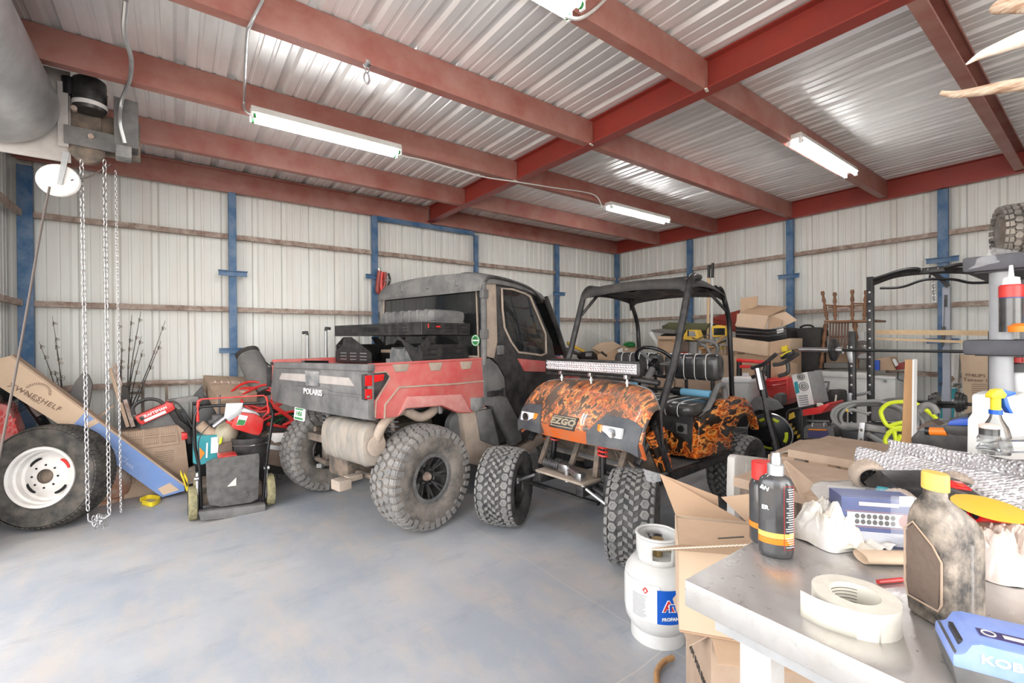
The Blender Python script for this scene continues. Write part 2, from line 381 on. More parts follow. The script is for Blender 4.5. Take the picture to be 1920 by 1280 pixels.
# ---------------------------------------------------------------- blue posts with cross brackets, rusty girts
def post(x, y, nx, ny, lbl, brk=(), z1=3.06, wd=.075, lean=0):
    t = thing('steel_post', lbl, 'post', (x, y, 0), (0, lean, 0), 'blue posts along the walls')
    b = MB(); dx, dy = (wd, .06) if ny else (.06, wd)
    b.box((0, 0, z1/2), (dx, dy, z1), bev=.004); b.build('shaft', M['blue_steel'], t, smooth=0)
    for z in brk:
        b = MB(); L = .27
        if ny: b.box((0, -.055, z), (L, .012, .055)); b.box((0, -.068, z+.027), (L+.01, .04, .008))
        else: b.box((-.055, 0, z), (.012, L, .055)); b.box((-.068, 0, z+.027), (.04, L+.01, .008))
        b.build('cross_bracket', M['blue_steel'], t, smooth=0)
    return t
post(-1.085, YB-.03, 0, 1, 'blue steel corner post behind the long cardboard box', z1=3.0, wd=.10, lean=0)
post(.51, YB-.03, 0, 1, 'blue steel post with two cross brackets, behind the lawn mower', (2.15, 1.30))
post(2.12, YB-.03, 0, 1, 'blue steel post holding the hanging red strap, left of the truck cab', (2.235,))
post(3.70, YB-.03, 0, 1, 'narrow blue steel post just right of the truck cab roof', z1=3.0, wd=.06)
post(5.37, YB-.03, 0, 1, 'blue steel post left of the golf cart canopy', (2.19,))
post(XR-.03, YB-.03, 0, 1, 'blue steel post in the far back corner', wd=.08)
post(XR-.03, 4.33, 1, 0, 'blue steel post on the right wall behind the golf cart canopy', wd=.09)
post(XR-.03, 2.78, 1, 0, 'blue steel post on the right wall behind the open cardboard box', (2.26,), wd=.09)
post(XR-.03, 1.195, 1, 0, 'blue steel post on the right wall behind the squat rack', (2.26, 1.35), wd=.09)
post(XR-.03, -.6, 1, 0, 'blue steel post on the right wall hidden by the storage shelf', wd=.09)
b = MB(); b.box((2.91, YB-.04, 3.022), (1.5, .05, .06)); tag(b.build('steel_header', M['blue_steel'], smooth=0), 'blue steel bar under the eave beam between two back wall posts', 'steel bar')
gz = {.97: 'lowest', 1.758: 'middle', 2.566: 'top'}
def girt(a, c, nm):
    b = MB(); a = Vector(a); c = Vector(c); d = (c-a).normalized(); n = d.cross(Vector((0, 0, 1)))
    N = 24; rr = []
    for i in range(N+1):
        p = a+(c-a)*i/N; k = random.uniform(-.002, .002)
        rr.append([p+Vector((0, 0, -.028+k)), p+n*.035+Vector((0, 0, -.026+k)), p+n*.035+Vector((0, 0, .026+k)), p+Vector((0, 0, .028+k))])
    b.loft(rr); tag(b.build('wall_girt', M['rust_girt'], smooth=0), nm, 'girt', 'rusty girts on the walls')
px = [(-1.04, .47, 'left of the mower post'), (.55, 2.08, 'right of the mower post'), (2.16, 3.67, 'behind the truck cab'), (3.73, 5.33, 'right of the truck cab'), (5.41, 6.92, 'left of the far corner post')]
for z, nm in gz.items():
    for x0, x1, s in px:
        if z < 1 and x0 > 1: continue
        girt((x0, YB-.0, z), (x1, YB-.0, z), f'rusty {nm} girt on the back wall {s}')
py = [(5.88, 4.38, 'nearest the far corner'), (4.28, 2.83, 'behind the cart rear post'), (2.73, 1.24, 'behind the stacked chairs'), (1.15, -.55, 'right of the squat rack post')]
for z, nm in gz.items():
    for y0, y1, s in py:
        girt((XR+.0, y0, z), (XR+.0, y1, z), f'rusty {nm} girt on the right wall {s}')
for z, nm in gz.items():
    girt((XL, 4.4, z), (XL, 5.86, z), f'rusty {nm} wall girt on the short left wall')
# ---------------------------------------------------------------- strip lights
def strip(x0, x1, y, z, lbl, dx=0):
    t = thing('strip_light', lbl, 'light', ((x0+x1)/2, y, z), (0, 0, 0), 'fluorescent strip lights'); L = x1-x0
    b = MB(); b.prism([(-L/2, -.07, 0), (-L/2, -.05, .05), (-L/2, .05, .05), (-L/2, .07, 0), (-L/2, .02, .008), (-L/2, -.02, .008)], (L, 0, 0)); b.build('housing', M['white_plastic'], t, smooth=0)
    for s in (-1, 1):
        b = MB(); b.cyl((-L/2+.02, s*.045, -.018), (L/2-.02, s*.045, -.018), .016, 14); b.build('tube', M['tube_light'], t)
        for e in (-1, 1):
            b = MB(); b.box((e*(L/2-.006), s*.045, -.014), (.014, .03, .05), bev=.004); b.build('socket', M['white'], t)
            b = MB(); b.cyl((e*(L/2-.014), s*.045, -.018), (e*(L/2-.03), s*.045, -.018), .0166, 14); b.build('end_cap', M['green'], t)
    return t
strip(.44, 1.56, 3.72, 3.025, 'bright strip light with two tubes above the lawn mower and truck bed')
strip(4.32, 5.54, 3.80, 3.05, 'strip light farthest back, above the golf cart')
strip(4.25, 5.60, 1.66, 3.09, 'strip light on the right, above the exercise bike')
strip(.35, 1.60, 1.60, 3.03, 'strip light nearest the viewer, cut by the top of the photo')
def wire(name, pts, r, mt, lbl, cat, n=8, group=None, seg=8):
    b = MB(); b.tube(bez(pts, seg), r, n); return tag(b.build(name, M[mt]), lbl, cat, group)
wire('conduit', [at(493, 0, 'y', 2.7), at(470, 45, 'y', 2.72), at(463, 70, 'y', 2.9), at(458, 180, 'y', 3.75), at(460, 207, 'y', 3.76), at(486, 222, 'y', 3.72)], .009, 'galv', 'thin metal conduit running over the purlins to the left strip light', 'conduit')
wire('conduit', [at(236, 0, 'y', 2.9), at(233, 60, 'y', 3.1), at(246, 110, 'y', 3.4), at(243, 150, 'y', 3.8), at(228, 190, 'y', 4.05), at(225, 230, 'y', 4.05), at(234, 268, 'y', 4.08)], .012, 'galv', 'flexible conduit drooping down to the door opener', 'conduit')
wire('cable', [at(745, 291, 'y', 3.72), at(800, 302, 'y', 3.8), at(900, 330, 'y', 3.84), at(970, 341, 'y', 3.83), at(1040, 352, 'y', 3.82), at(1100, 361, 'y', 3.8), at(1120, 370, 'y', 3.8), at(1130, 390, 'y', 3.8)], .007, 'white_plastic', 'white cable swagged between two strip lights under the rafter', 'cable')
wire('conduit', [at(1058, 30, 'y', 1.62), at(1085, 35, 'y', 1.63), at(1112, 20, 'y', 1.66), at(1138, -4, 'y', 1.69)], .009, 'white_plastic', 'ribbed white flex leaving the nearest strip light', 'conduit')
# hook under third purlin
t = thing('hanging_hook', 'small steel snap hook hanging under the middle purlin', 'hook', at(688, 122, 'y', 2.76))
b = MB(); b.lathe([(.0, .02), (.025, .02), (.025, .0), (.012, -.012), (0, -.014)], n=14); b.build('washer', M['steel'], t)
b = MB(); b.tube([(.012*cos(a), 0, -.028+.018*sin(a)) for a in [i*2*pi/16 for i in range(16)]], .004, 6, closed=True); b.build('eye', M['steel'], t)
b = MB(); b.tube([(.016*cos(a), .006, -.078+.034*sin(a)) for a in [i*2*pi/20 for i in range(20)]], .005, 6, closed=True); b.build('snap_link', M['steel'], t)
# ---------------------------------------------------------------- rolled door and its opener
t = thing('rollup_door', 'large dusty grey roll-up door coil on its barrel at the upper left', 'roll-up door', (-.87, 4.10, 2.91))
b = MB(); sp = []
R0 = .28
b.lathe([(0, .0), (.05, 0), (.06, -.012), (.22, -.012), (R0-.02, 0), (R0, -.02), (R0, -4.3), (0, -4.3)], axis='y', n=64); b.build('curtain_coil', M['galv'], t)
b = MB(); b.box((.0, .05, -.02), (.64, .012, .60)); b.box((.29, .03, -.02), (.05, .05, .42)); b.build('end_plate', D('plate_grey', (.42, .39, .37), .55, dirt=(.30, .28, .27), damt=.3), t, smooth=0)
t = thing('door_opener', 'grey chain hoist motor unit of the roll-up door', 'door opener', (-.40, 4.16, 2.87), (0, 0, .08))
b = MB(); b.box((-.10, .08, .10), (.20, .05, .30), bev=.004); b.box((.0, .10, -.02), (.42, .03, .28), bev=.003); b.build('mounting_frame', M['iron'], t)
b = MB(); b.box((.13, .02, .05), (.13, .16, .33), bev=.004); b.build('control_box', M['dust_plastic'], t)
b = MB(); b.box((.115, -.02, -.155), (.085, .12, .08), bev=.004); b.build('junction_box', M['grey_plastic'], t)
b = MB(); b.lathe([(0, .20), (.06, .20), (.085, .18), (.087, .15), (.087, .0), (.08, -.02), (0, -.02)], (-.055, -.03, .10), n=36); b.build('motor', M['black_metal'], t)
b = MB(); b.lathe([(.089, .0), (.091, .0), (.091, .028), (.089, .028)], (-.055, -.03, .10), n=36, closed=True); b.build('motor_band', M['white_steel'], t, label='pale band round the motor')
b = MB(); b.lathe([(0, -.06), (.035, -.06), (.037, .05), (0, .055)], (-.155, -.02, .22), n=20); b.build('capacitor', M['black_clean'], t)
b = MB(); b.lathe([(0, 0), (.03, 0), (.032, -.03), (.075, -.034), (.08, -.06), (0, -.06)], (-.13, .05, .02), axis='y', n=30, M=Matrix.Rotation(pi/2, 3, 'X')); b.build('gearbox', M['iron'], t)
b = MB(); b.box((-.05, -.05, -.11), (.26, .012, .12), bev=.002); b.build('chain_guard', M['dust_plastic'], t)
b = MB(); b.lathe([(0, .03), (.07, .03), (.095, .02), (.07, .01), (.07, -.01), (.095, -.02), (.07, -.03), (0, -.03)], (-.075, .0, -.17), axis='y', n=30); b.build('chain_wheel', M['iron'], t)
for zz in (-.1, .06):
    b = MB(); b.cyl((-.05-(.08 if zz > 0 else 0), -.05, zz), (-.05-(.08 if zz > 0 else 0), -.085, zz), .016, 14); b.build('shaft_end', M['rust_girt'], t, label='rusty shaft end')
b = MB(); b.box((.0, .0, .235), (.075, .05, .028)); b.build('note_tag', M['cream'], t)
def chain(name, p0, p1, lbl, pitch=.034, lw=.0115, wr=.0033, sag=0):
    b = MB(); p0, p1 = Vector(p0), Vector(p1); L = (p1-p0).length; n = int(L/pitch); d = (p1-p0).normalized()
    a1 = d.orthogonal().normalized()
    for i in range(n):
        c = p0+d*(i+.5)*pitch; q = a1 if i % 2 else d.cross(a1)
        b.tube([c+d*(pitch*.66*sin(t_))+q*(lw*cos(t_)) for t_ in [k*2*pi/10 for k in range(10)]], wr, 5, closed=True)
    return tag(b.build(name, M['steel']), lbl, 'chain', 'hanging hoist chains')
c1, c2 = at(153, 300, 'y', 4.02), at(165, 962, 'y', 4.02)
c3, c4 = at(196, 300, 'y', 4.02), at(205, 962, 'y', 4.02)
chain('hoist_chain', c1, c2, 'left strand of steel hoist chain hanging from the door opener')
chain('hoist_chain', c3, c4, 'right strand of steel hoist chain hanging from the door opener')
chain('pull_chain', at(217, 320, 'y', 4.03), at(227, 962, 'y', 4.03), 'thin third chain hanging right of the two hoist chains', .02, .006, .0018)
b = MB()
cc = at(187, 982, 'y', 4.02)
for i in range(16):
    c = cc+Vector((random.gauss(0, .018), random.gauss(0, .02), random.uniform(-.02, .05))); ax = Vector((random.gauss(0, 1), random.gauss(0, 1), random.gauss(0, 1))).normalized(); q = ax.orthogonal().normalized()
    b.tube([c+ax*(.02*sin(a))+q*(.011*cos(a)) for a in [k*2*pi/10 for k in range(10)]], .003, 5, closed=True)
b.tube(bez([c2, cc+Vector((-.05, 0, .03)), cc+Vector((0, 0, .02)), cc+Vector((.05, 0, .05)), c4], 6), .005, 6)
tag(b.build('chain_bundle', M['steel']), 'tangle of chain links joining the ends of the hoist chains near the floor', 'chain')
t = thing('rope_pulley', 'round white pulley disc hanging below the door barrel bracket', 'pulley', at(110, 338, 'y', 4.0), (radians(-8), radians(12), radians(-8)))
b = MB(); b.lathe([(0, .012), (.10, .012), (.105, .006), (.092, 0), (.105, -.006), (.10, -.012), (0, -.012)], axis='y', n=48); b.build('sheave', M['white_steel'], t)
b = MB(); b.prism([(-.02, -.022, .19), (.012, -.022, .19), (.028, -.022, -.03), (.006, -.022, -.03)], (0, .006, 0)); b.build('hanger_strap', M['galv'], t, smooth=0)
wire('pull_rope', [at(207, 308, 'y', 4.05), at(170, 330, 'y', 4.02), at(133, 338, 'y', 3.98)], .0045, 'rope', 'short dark cord running from the door opener to the pulley disc', 'rope')
wire('pull_rope', [at(93, 350, 'y', 3.96), at(75, 440, 'y', 3.93), at(40, 640, 'y', 3.8), at(0, 850, 'y', 3.7), at(-8, 880, 'y', 3.7)], .006, 'rope', 'long thin rope slanting down from the pulley past the spare wheel', 'rope')
# ---------------------------------------------------------------- tyres
def crown(R, W, v, k=.06):
    return R*(1-k*abs(2*v/W)**3.2)
def tyre(parent, R, rr, W, style, body='rubber_dust', tread='tread_dust', n=None, name='tire'):
    """tyre round the local y axis"""
    b = MB(); b.m(M[body]); h = .013 if style == 'mud' else .008 if style in ('rings', 'rc') else .006
    Rb = R-h; H = W/2
    prof = [(rr, -H*.72), (rr+.012, -H*.86), (rr+(Rb-rr)*.35, -H*1.0), (rr+(Rb-rr)*.65, -H*1.0), (crown(Rb, W, -H)*.985, -H*.97), (crown(Rb, W, -H), -H*.9)]
    prof += [(crown(Rb, W, v*H), v*H) for v in (-.75, -.4, 0, .4, .75)]
    prof += [(a, -c) for a, c in prof[:6][::-1]]
    b.lathe(prof, axis='y', n=72); b.lathe([(rr, -H*.72), (rr-.004, 0), (rr, H*.72)], axis='y', n=48)
    b.m(M[tread])
    def blk(u, poly, hh=h, ring=None):
        def P(q, dh):
            a = u+q[0]/R; r = crown(Rb, W, q[1])+dh-.001; return (r*cos(a), q[1], r*sin(a))
        top = [b.bm.verts.new(P(q, hh)) for q in [(x*.9, y*.96 if abs(y) > H*.8 else y) for x, y in poly]]; bot = [b.bm.verts.new(P(q, 0)) for q in poly]; k = len(poly)
        if ring:
            ins = [b.bm.verts.new(P(q, hh)) for q in ring]
            ind = [b.bm.verts.new(P(q, hh*.35)) for q in ring]
            for i in range(k):
                b.face((top[i], top[(i+1) % k], ins[(i+1) % k], ins[i])); b.face((ins[i], ins[(i+1) % k], ind[(i+1) % k], ind[i]))
            b.face(ind)
        else: b.face(top)
        for i in range(k): b.face((bot[i], bot[(i+1) % k], top[(i+1) % k], top[i]))
    if style == 'mud':
        n = n or 38; st = 2*pi/n; s = R*st
        for i in range(n):
            u = i*st
            for r, v in enumerate((-.50, 0, .50)):
                o = (r % 2)*.5*st; cy = v*H
                hx, hy = s*.40, H*.215
                blk(u+o, [(-hx, cy-hy*.5), (-hx*.3, cy-hy), (hx, cy-hy*.6), (hx*.9, cy+hy*.6), (hx*.2, cy+hy), (-hx, cy+hy*.5)])
            for sg in (-1, 1):
                o = .5*st if sg > 0 else 0.
                blk(u+o, [(-s*.38, sg*H*.76), (s*.30, sg*H*.72), (s*.38, sg*H*1.0), (-s*.34, sg*H*1.0)][::sg], h*1.1)
                # shoulder lugs down the sidewall
                a0 = u+o
                for a1, a2, r1, r2 in ((a0-st*.34, a0+st*.30, crown(R, W, H), Rb*.80 if i % 2 else Rb*.85),):
                    q = [b.bm.verts.new((r*cos(a), sg*(H+d), r*sin(a))) for a, r, d in ((a1, r1, 0), (a2, r1, 0), (a2, r2, .0), (a1, r2, .0), (a1, r1*.995, .009), (a2, r1*.995, .009), (a2, r2*1.01, .007), (a1, r2*1.01, .007))]
                    for f in ((4, 5, 6, 7), (0, 1, 5, 4), (1, 2, 6, 5), (2, 3, 7, 6), (3, 0, 4, 7)): b.face([q[j] for j in f])
    elif style == 'rings':
        n = n or 30; st = 2*pi/n; s = R*st
        for i in range(n):
            u = i*st
            for sg, o in ((-1, 0), (1, .5), ):
                cy = sg*H*.64; a, c = s*.44, H*.20
                blk(u+o*st, [(-a, cy-c*.4), (-a*.2, cy-c), (a, cy-c*.5), (a, cy+c*.4), (a*.2, cy+c), (-a, cy+c*.5)], h, [(-a*.5, cy-c*.2), (-a*.1, cy-c*.5), (a*.5, cy-c*.25), (a*.5, cy+c*.2), (a*.1, cy+c*.5), (-a*.5, cy+c*.25)])
                cy2 = sg*H*.93; blk(u+(o+.5)*st, [(-s*.4, cy2-H*.06), (s*.4, cy2-H*.06), (s*.3, cy2+H*.06), (-s*.3, cy2+H*.06)])
                a = s*.22
                for dd, yy in ((0, .10), (.5, .30)):
                    y0 = sg*H*yy
                    blk(u+(o+dd)*st, [(-a-s*.12, y0-H*.10), (a-s*.12, y0-H*.08), (a+s*.12, y0+H*.10), (-a+s*.12, y0+H*.08)] if dd else [(-a+s*.12, y0-H*.09), (a+s*.12, y0-H*.09), (a-s*.12, y0+H*.09), (-a-s*.12, y0+H*.09)])
    elif style == 'road':
        n = n or 70; st = 2*pi/n; s = R*st
        for i in range(n):
            u = i*st
            for r, v in enumerate((-.80, -.40, 0, .40, .80)):
                a, c = s*.40, H*.17; cy = v*H; k = s*.22*(1 if r % 2 else -1)
                blk(u+(r % 2)*.5*st, [(-a-k, cy-c), (a-k, cy-c), (a+k, cy+c), (-a+k, cy+c)])
    elif style == 'rc':
        n = n or 22; st = 2*pi/n; s = R*st
        for i in range(n):
            for r, v in enumerate((-.7, -.25, .25, .7)):
                a, c = s*.3, H*.18; cy = v*H
                blk((i+(r % 2)*.5)*st, [(-a, cy-c), (a, cy-c), (a, cy+c), (-a, cy+c)], R*.04)
    return b.build(name, None, parent, smooth=40)
def wheel(parent, R, rr, W, style, rim='black_metal', spokes=8, face=-1, name='wheel', dusty=True, body='rubber_dust', tread='tread_dust', nb=20, hub='rust_girt', inset=.35):
    """wheel part with tyre, rim, bolts as sub-parts; outer face on the local side face*y"""
    H = W/2; F = face
    t = tyre(parent, R, rr, W, style, body, tread, name=name)
    b = MB(); b.lathe([(rr+.006, F*H*.72), (rr-.004, F*H*.80), (rr-.022, F*H*.76), (rr-.026, F*H*.5), (rr-.03, -F*H*.6), (rr-.012, -F*H*.78), (rr+.004, -F*H*.72)], axis='y', n=48)
    yo = F*H*inset
    b.lathe([(rr*.36, yo), (rr*.40, yo+F*.008), (rr*.40, yo-F*.02), (rr*.1, yo-F*.03), (0, yo-F*.03)], axis='y', n=32)
    for i in range(spokes):
        a = 2*pi*i/spokes
        for da in (-.13, .13):
            p0 = Vector((rr*.34*cos(a), yo-F*.004, rr*.34*sin(a))); p1 = Vector(((rr-.02)*cos(a+da), F*H*.68, (rr-.02)*sin(a+da)))
            b.tube([p0, (p0+p1)/2+Vector((0, F*.004, 0)), p1], [rr*.085, rr*.06, rr*.06], 6)
    r = b.build('rim', M[rim], t)
    b = MB(); b.lathe([(rr-.024, F*H*.76), (rr-.02, F*H*.84), (rr+.008, F*H*.84), (rr+.01, F*H*.74), (rr-.02, F*H*.72)], axis='y', n=48, closed=True)
    for i in range(nb):
        a = 2*pi*(i+.5)/nb; c = Vector(((rr-.007)*cos(a), F*H*.84, (rr-.007)*sin(a))); b.cyl(c, c+Vector((0, F*.006, 0)), .0065, 8)
    b.build('bead_ring', M['dust_plastic'] if dusty else M[rim], t)
    b = MB(); b.lathe([(0, yo+F*.03), (.022, yo+F*.028), (.03, yo+F*.015), (.034, yo-F*.01), (0, yo-F*.02)], axis='y', n=20); b.build('hub_cap', M[hub], t)
    b = MB()
    for i in range(5):
        a = 2*pi*i/5; c = Vector((.055*cos(a), yo, .055*sin(a))); b.cyl(c-Vector((0, F*.02, 0)), c+Vector((0, F*.018, 0)), .009, 6)
    b.build('lug_nut', M['steel'], t)
    return t
# ---------------------------------------------------------------- side-by-side truck
U = Fr(1.196, 3.83, 14.4)
utv = thing('utility_vehicle', 'dusty red and grey side-by-side truck with closed cab and cargo bed', 'utility vehicle', U.o, (0, 0, U.a))
def US(pts, y=-.72): return [U.at(px, py, 'y', y) for px, py in pts]
def UX(pts, x): return [U.at(px, py, 'x', x) for px, py in pts]
# wheels
wr = wheel(utv, .385, .175, .27, 'mud'); place(wr, (.10, -.75, .385))
wl = copy_tree(wr, utv); place(wl, (.10, .67, .385), (0, 0, pi))
for s in (-1, 1):
    wf = copy_tree(wr, utv); place(wf, (2.14, s*.70, .385), (0, 0, 0 if s < 0 else pi))
# bed side panels
side = [(690, 683), (905, 671), (912, 690), (910, 762), (882, 774), (859, 774), (829, 761), (761, 766), (747, 781), (702, 786), (688, 780)]
b = MB(); b.prism(US(side, -.735), (0, .05, 0), .006)
sp = b.build('bed_side_panel', M['dusty_red'], utv)
b = MB(); q = [(x, -y, z) for x, y, z in US(side, -.735)]; b.prism(q, (0, -.05, 0), .006); b.build('bed_side_panel', M['dusty_red'], utv)
def strip3(pix, w, y, m, nm, par, dy=.008):
    P_ = US(pix, y); b = MB()
    b.tube([Vector(p) for p in P_], w, 6); return b.build(nm, M[m], par)
strip3([(721, 784), (722, 759), (748, 726), (860, 719), (908, 714)], .007, -.738, 'dust_tan', 'crease', sp)
strip3([(702, 699), (724, 697), (731, 707), (705, 752), (703, 784)], .006, -.738, 'dust_tan', 'crease', sp)
strip3([(690, 684), (800, 678), (905, 672)], .010, -.735, 'dusty_red', 'rail_edge', sp)
for pts in ([(736, 683), (768, 681), (763, 696), (742, 697)], [(804, 680), (830, 679), (826, 694), (809, 695)], [(863, 678), (886, 677), (882, 691), (867, 692)]):
    b = MB(); b.prism(US(pts, -.742), (0, .01, 0), .003); b.build('tie_down_slot', M['dust_tan'], sp, label='dusty pale tie-down slot')
b = MB(); b.prism(US([(747, 780), (765, 743), (866, 739), (884, 773), (859, 772), (829, 760), (762, 765)], -.745), (0, .02, 0), .006); b.build('wheel_arch_flare', mat('pink_dust', (.55, .27, .24), .7, dirt=(.50, .16, .15), damt=.35, dscale=12, bump=.2), sp, label='pinkish dusty wheel arch flare')
b = MB(); b.prism(US([(883, 746), (909, 744), (907, 764), (892, 772), (884, 768)], -.745), (0, .012, 0), .004); b.build('fuel_cap_recess', M['grey_plastic'], sp)
# tail light
for sg in (-1, 1):
    b = MB(); P_ = US([(682, 702), (724, 698), (730, 707), (703, 750), (683, 750)], -.748); P_ = [(x, -sg*y if sg > 0 else y, z) for x, y, z in P_] if sg > 0 else P_
    b.prism(P_, (0, .03 if sg < 0 else -.03, 0), .003)
    tl = b.build('tail_light', M['black_plastic'], utv)
    for pp in ([(685, 704), (698, 703), (698, 723), (685, 724)], [(702, 703), (721, 701), (719, 713), (702, 717)], [(685, 729), (698, 729), (698, 748), (685, 748)]):
        b = MB(); P_ = US(pp, -.752); P_ = [(x, -y if sg > 0 else y, z) for x, y, z in P_]; b.prism(P_, (0, .012*(-sg), 0), .002); b.build('lens', M['light_red'], tl)
# tailgate
xt = -.365
b = MB(); b.prism(UX([(513, 681), (689, 685), (690, 784), (700, 788), (640, 780), (560, 765), (511, 752), (507, 733), (510, 711)], xt), (.05, 0, 0), .008)
tg = b.build('tailgate', M['dust_plastic'], utv)
b = MB(); b.prism(UX([(513, 679), (689, 683), (689, 696), (600, 692), (514, 690)], xt-.02), (.06, 0, 0), .008); b.build('top_lip', M['dust_plastic'], tg)
pk = mat('dust_panel', (.40, .36, .335), .85, dirt=(.32, .29, .27), damt=.4, dscale=8)
b = MB(); b.prism(UX([(523, 711), (528, 699), (573, 701), (573, 716)], xt-.006), (.02, 0, 0), .003); b.prism(UX([(596, 703), (654, 708), (664, 724), (596, 718)], xt-.006), (.02, 0, 0), .003); b.build('dusty_inset', pk, tg, label='pale dusty inset panel')
b = MB(); b.prism(UX([(571, 694), (597, 696), (596, 724), (573, 723)], xt-.016), (.03, 0, 0), .006); b.build('latch_handle', M['grey_plastic'], tg)
b = MB(); b.prism(UX([(548, 727), (553, 722), (612, 729), (620, 734), (690, 742), (690, 746), (600, 738), (548, 731)], xt-.008), (.02, 0, 0), .003); b.build('raised_rib', M['dust_plastic'], tg)
c = UX([(586, 735)], xt-.012)[0]
lettering('POLARIS', .062, M['white_steel'], tg, c, (0, 0, -pi/2), depth=.002, bold=.0012, sx=1.22)
b = MB(); b.box((.21, 0, .90), (1.10, 1.36, .04)); b.box((.75, 0, 1.05), (.03, 1.40, .34)); b.build('bed_tray', M['dust_plastic'], utv, smooth=0)
b = MB(); b.box((.2, .72, 1.205), (1.12, .05, .03), bev=.006); b.box((.2, -.70, 1.2), (1.12, .04, .03), bev=.006); b.box((-.33, 0, 1.2), (.04, 1.4, .03)); b.build('bed_rail', M['black_plastic'], utv)
b = MB(); b.box((-.1, .45, 1.212), (.35, .03, .03), (0, .05, .5)); b.build('rail_strap', M['black_clean'], utv)
# frame, axle, suspension, exhaust
b = MB()
for s in (-1, 1):
    b.tube([(-.2, s*.28, .66), (.1, s*.30, .62), (.9, s*.34, .42), (2.3, s*.30, .42)], .024, 8)
    b.tube([(.10, s*.52, .39), (.35, s*.28, .40), (.55, s*.2, .42)], .022, 8); b.tube([(-.05, s*.54, .34), (-.12, s*.22, .36)], .022, 8); b.tube([(.02, s*.54, .50), (-.08, s*.22, .56)], .018, 8)
    b.tube([(.1, s*.15, .42), (.1, s*.62, .385)], .018, 8)
b.box((.05, 0, .43), (.42, .30, .26), bev=.04); b.box((.45, 0, .55), (.4, .5, .3), bev=.05); b.box((-.2, 0, .60), (.05, .7, .06)); b.box((1.4, 0, .36), (1.5, .9, .05))
b.build('chassis', M['iron'], utv)
b = MB(); b.box((-.30, -.30, .335), (.10, .12, .075), bev=.008); b.box((-.2, -.30, .36), (.12, .07, .04), bev=.005); b.build('tow_hitch', M['dust_tan'], utv)
for s in (-1, 1):
    b = MB(); b.box((.10, s*.60-(.0 if s < 0 else .02), .385), (.12, .10, .17), bev=.02); b.build('wheel_hub', M['dust_tan'], utv)
    b = MB(); b.box((.06, s*.50, .30), (.36, .05, .035), (0, .0, s*.5), .006); b.build('trailing_arm', M['grey_plastic'], utv)
    b = MB(); p0 = Vector((.02, s*.46, .86)); p1 = Vector((.05, s*.52, .44)); b.cyl(p0, p1, .018, 12); b.cyl(p0.lerp(p1, .6), p1, .027, 14)
    sh = b.build('shock_absorber', M['dust_tan'], utv)
    b = MB(); d = p1-p0; N = 150; a1 = Vector((1, 0, 0)); a2 = Vector((0, 1, 0))
    b.tube([p0+d*(.05+.72*i/N)+a1*.047*cos(i*2*pi*8/N)+a2*.047*sin(i*2*pi*8/N) for i in range(N+1)], .0075, 6); b.build('coil_spring', M['galv'], sh)
mx_ = Vector((-.25, -.36, .665))
b = MB(); secs = []
import itertools
for v, k in ((-.30, .55), (-.285, .92), (-.26, 1.0), (-.24, 1.03), (-.225, 1.0), (.10, 1.0), (.115, 1.04), (.14, 1.04), (.155, 1.0), (.25, .98), (.28, .9), (.30, .55)):
    ring = []
    for i in range(28):
        a = 2*pi*i/28; e = .75; cx_ = abs(cos(a))**e*(1 if cos(a) > 0 else -1); sx_ = abs(sin(a))**e*(1 if sin(a) > 0 else -1)
        ring.append(mx_+Vector((.095*k*cx_, v, .155*k*sx_)))
    secs.append(ring)
b.loft(secs); mf = b.build('muffler', mat('muffler_dust', (.36, .31, .26), .7, .2, dirt=(.22, .21, .19), damt=.4, dscale=6, stretch=(1, 3, 1)), utv)
b = MB(); b.lathe([(0, 0), (.07, 0), (.075, -.01), (.06, -.02), (0, -.02)], mx_+Vector((0, -.31, 0)), axis='y', n=28); b.build('end_cap', M['dust_tan'], mf, label='tan dusty end cap')
b = MB(); b.tube(bez([(-.24, -.66, .70), (-.22, -.70, .80), (-.10, -.66, .86), (.05, -.60, .87)], 6), .034, 12); b.tube(bez([(.05, -.60, .87), (.18, -.62, .80), (.30, -.62, .82), (.45, -.55, .88), (.6, -.4, .8)], 6), .038, 12)
b.build('exhaust_pipe', M['dust_tan'], utv)
b = MB(); b.box((.36, -.66, .86), (.035, .02, .11), bev=.01); b.box((.28, -.62, .905), (.42, .02, .07), (0, .04, 0), .004); b.build('exhaust_bracket', M['galv'], utv)
b = MB(); b.lathe([(0, -.04), (.10, -.04), (.13, -.02), (.135, .03), (0, .05)], (.62, -.60, .66), axis='y', n=28); b.box((.72, -.55, .64), (.16, .10, .26), bev=.03); b.build('belt_housing', M['dust_plastic'], utv)
# licence plate
pc = U.at(562, 776, 'x', -.36)
b = MB(); b.box((0, 0, 0), (.012, .165, .10), bev=.003); pl = b.build('license_plate', M['print_white'], utv); place(pl, pc, (0, radians(6), 0))
lettering('1450', .052, M['green'], pl, (-.008, 0, .002), (0, 0, -pi/2), bold=.001, depth=.001)
b = MB(); b.box((-.0065, 0, -.035), (.001, .14, .016)); b.box((-.0065, 0, .038), (.001, .13, .012)); b.build('plate_border', M['green'], pl)
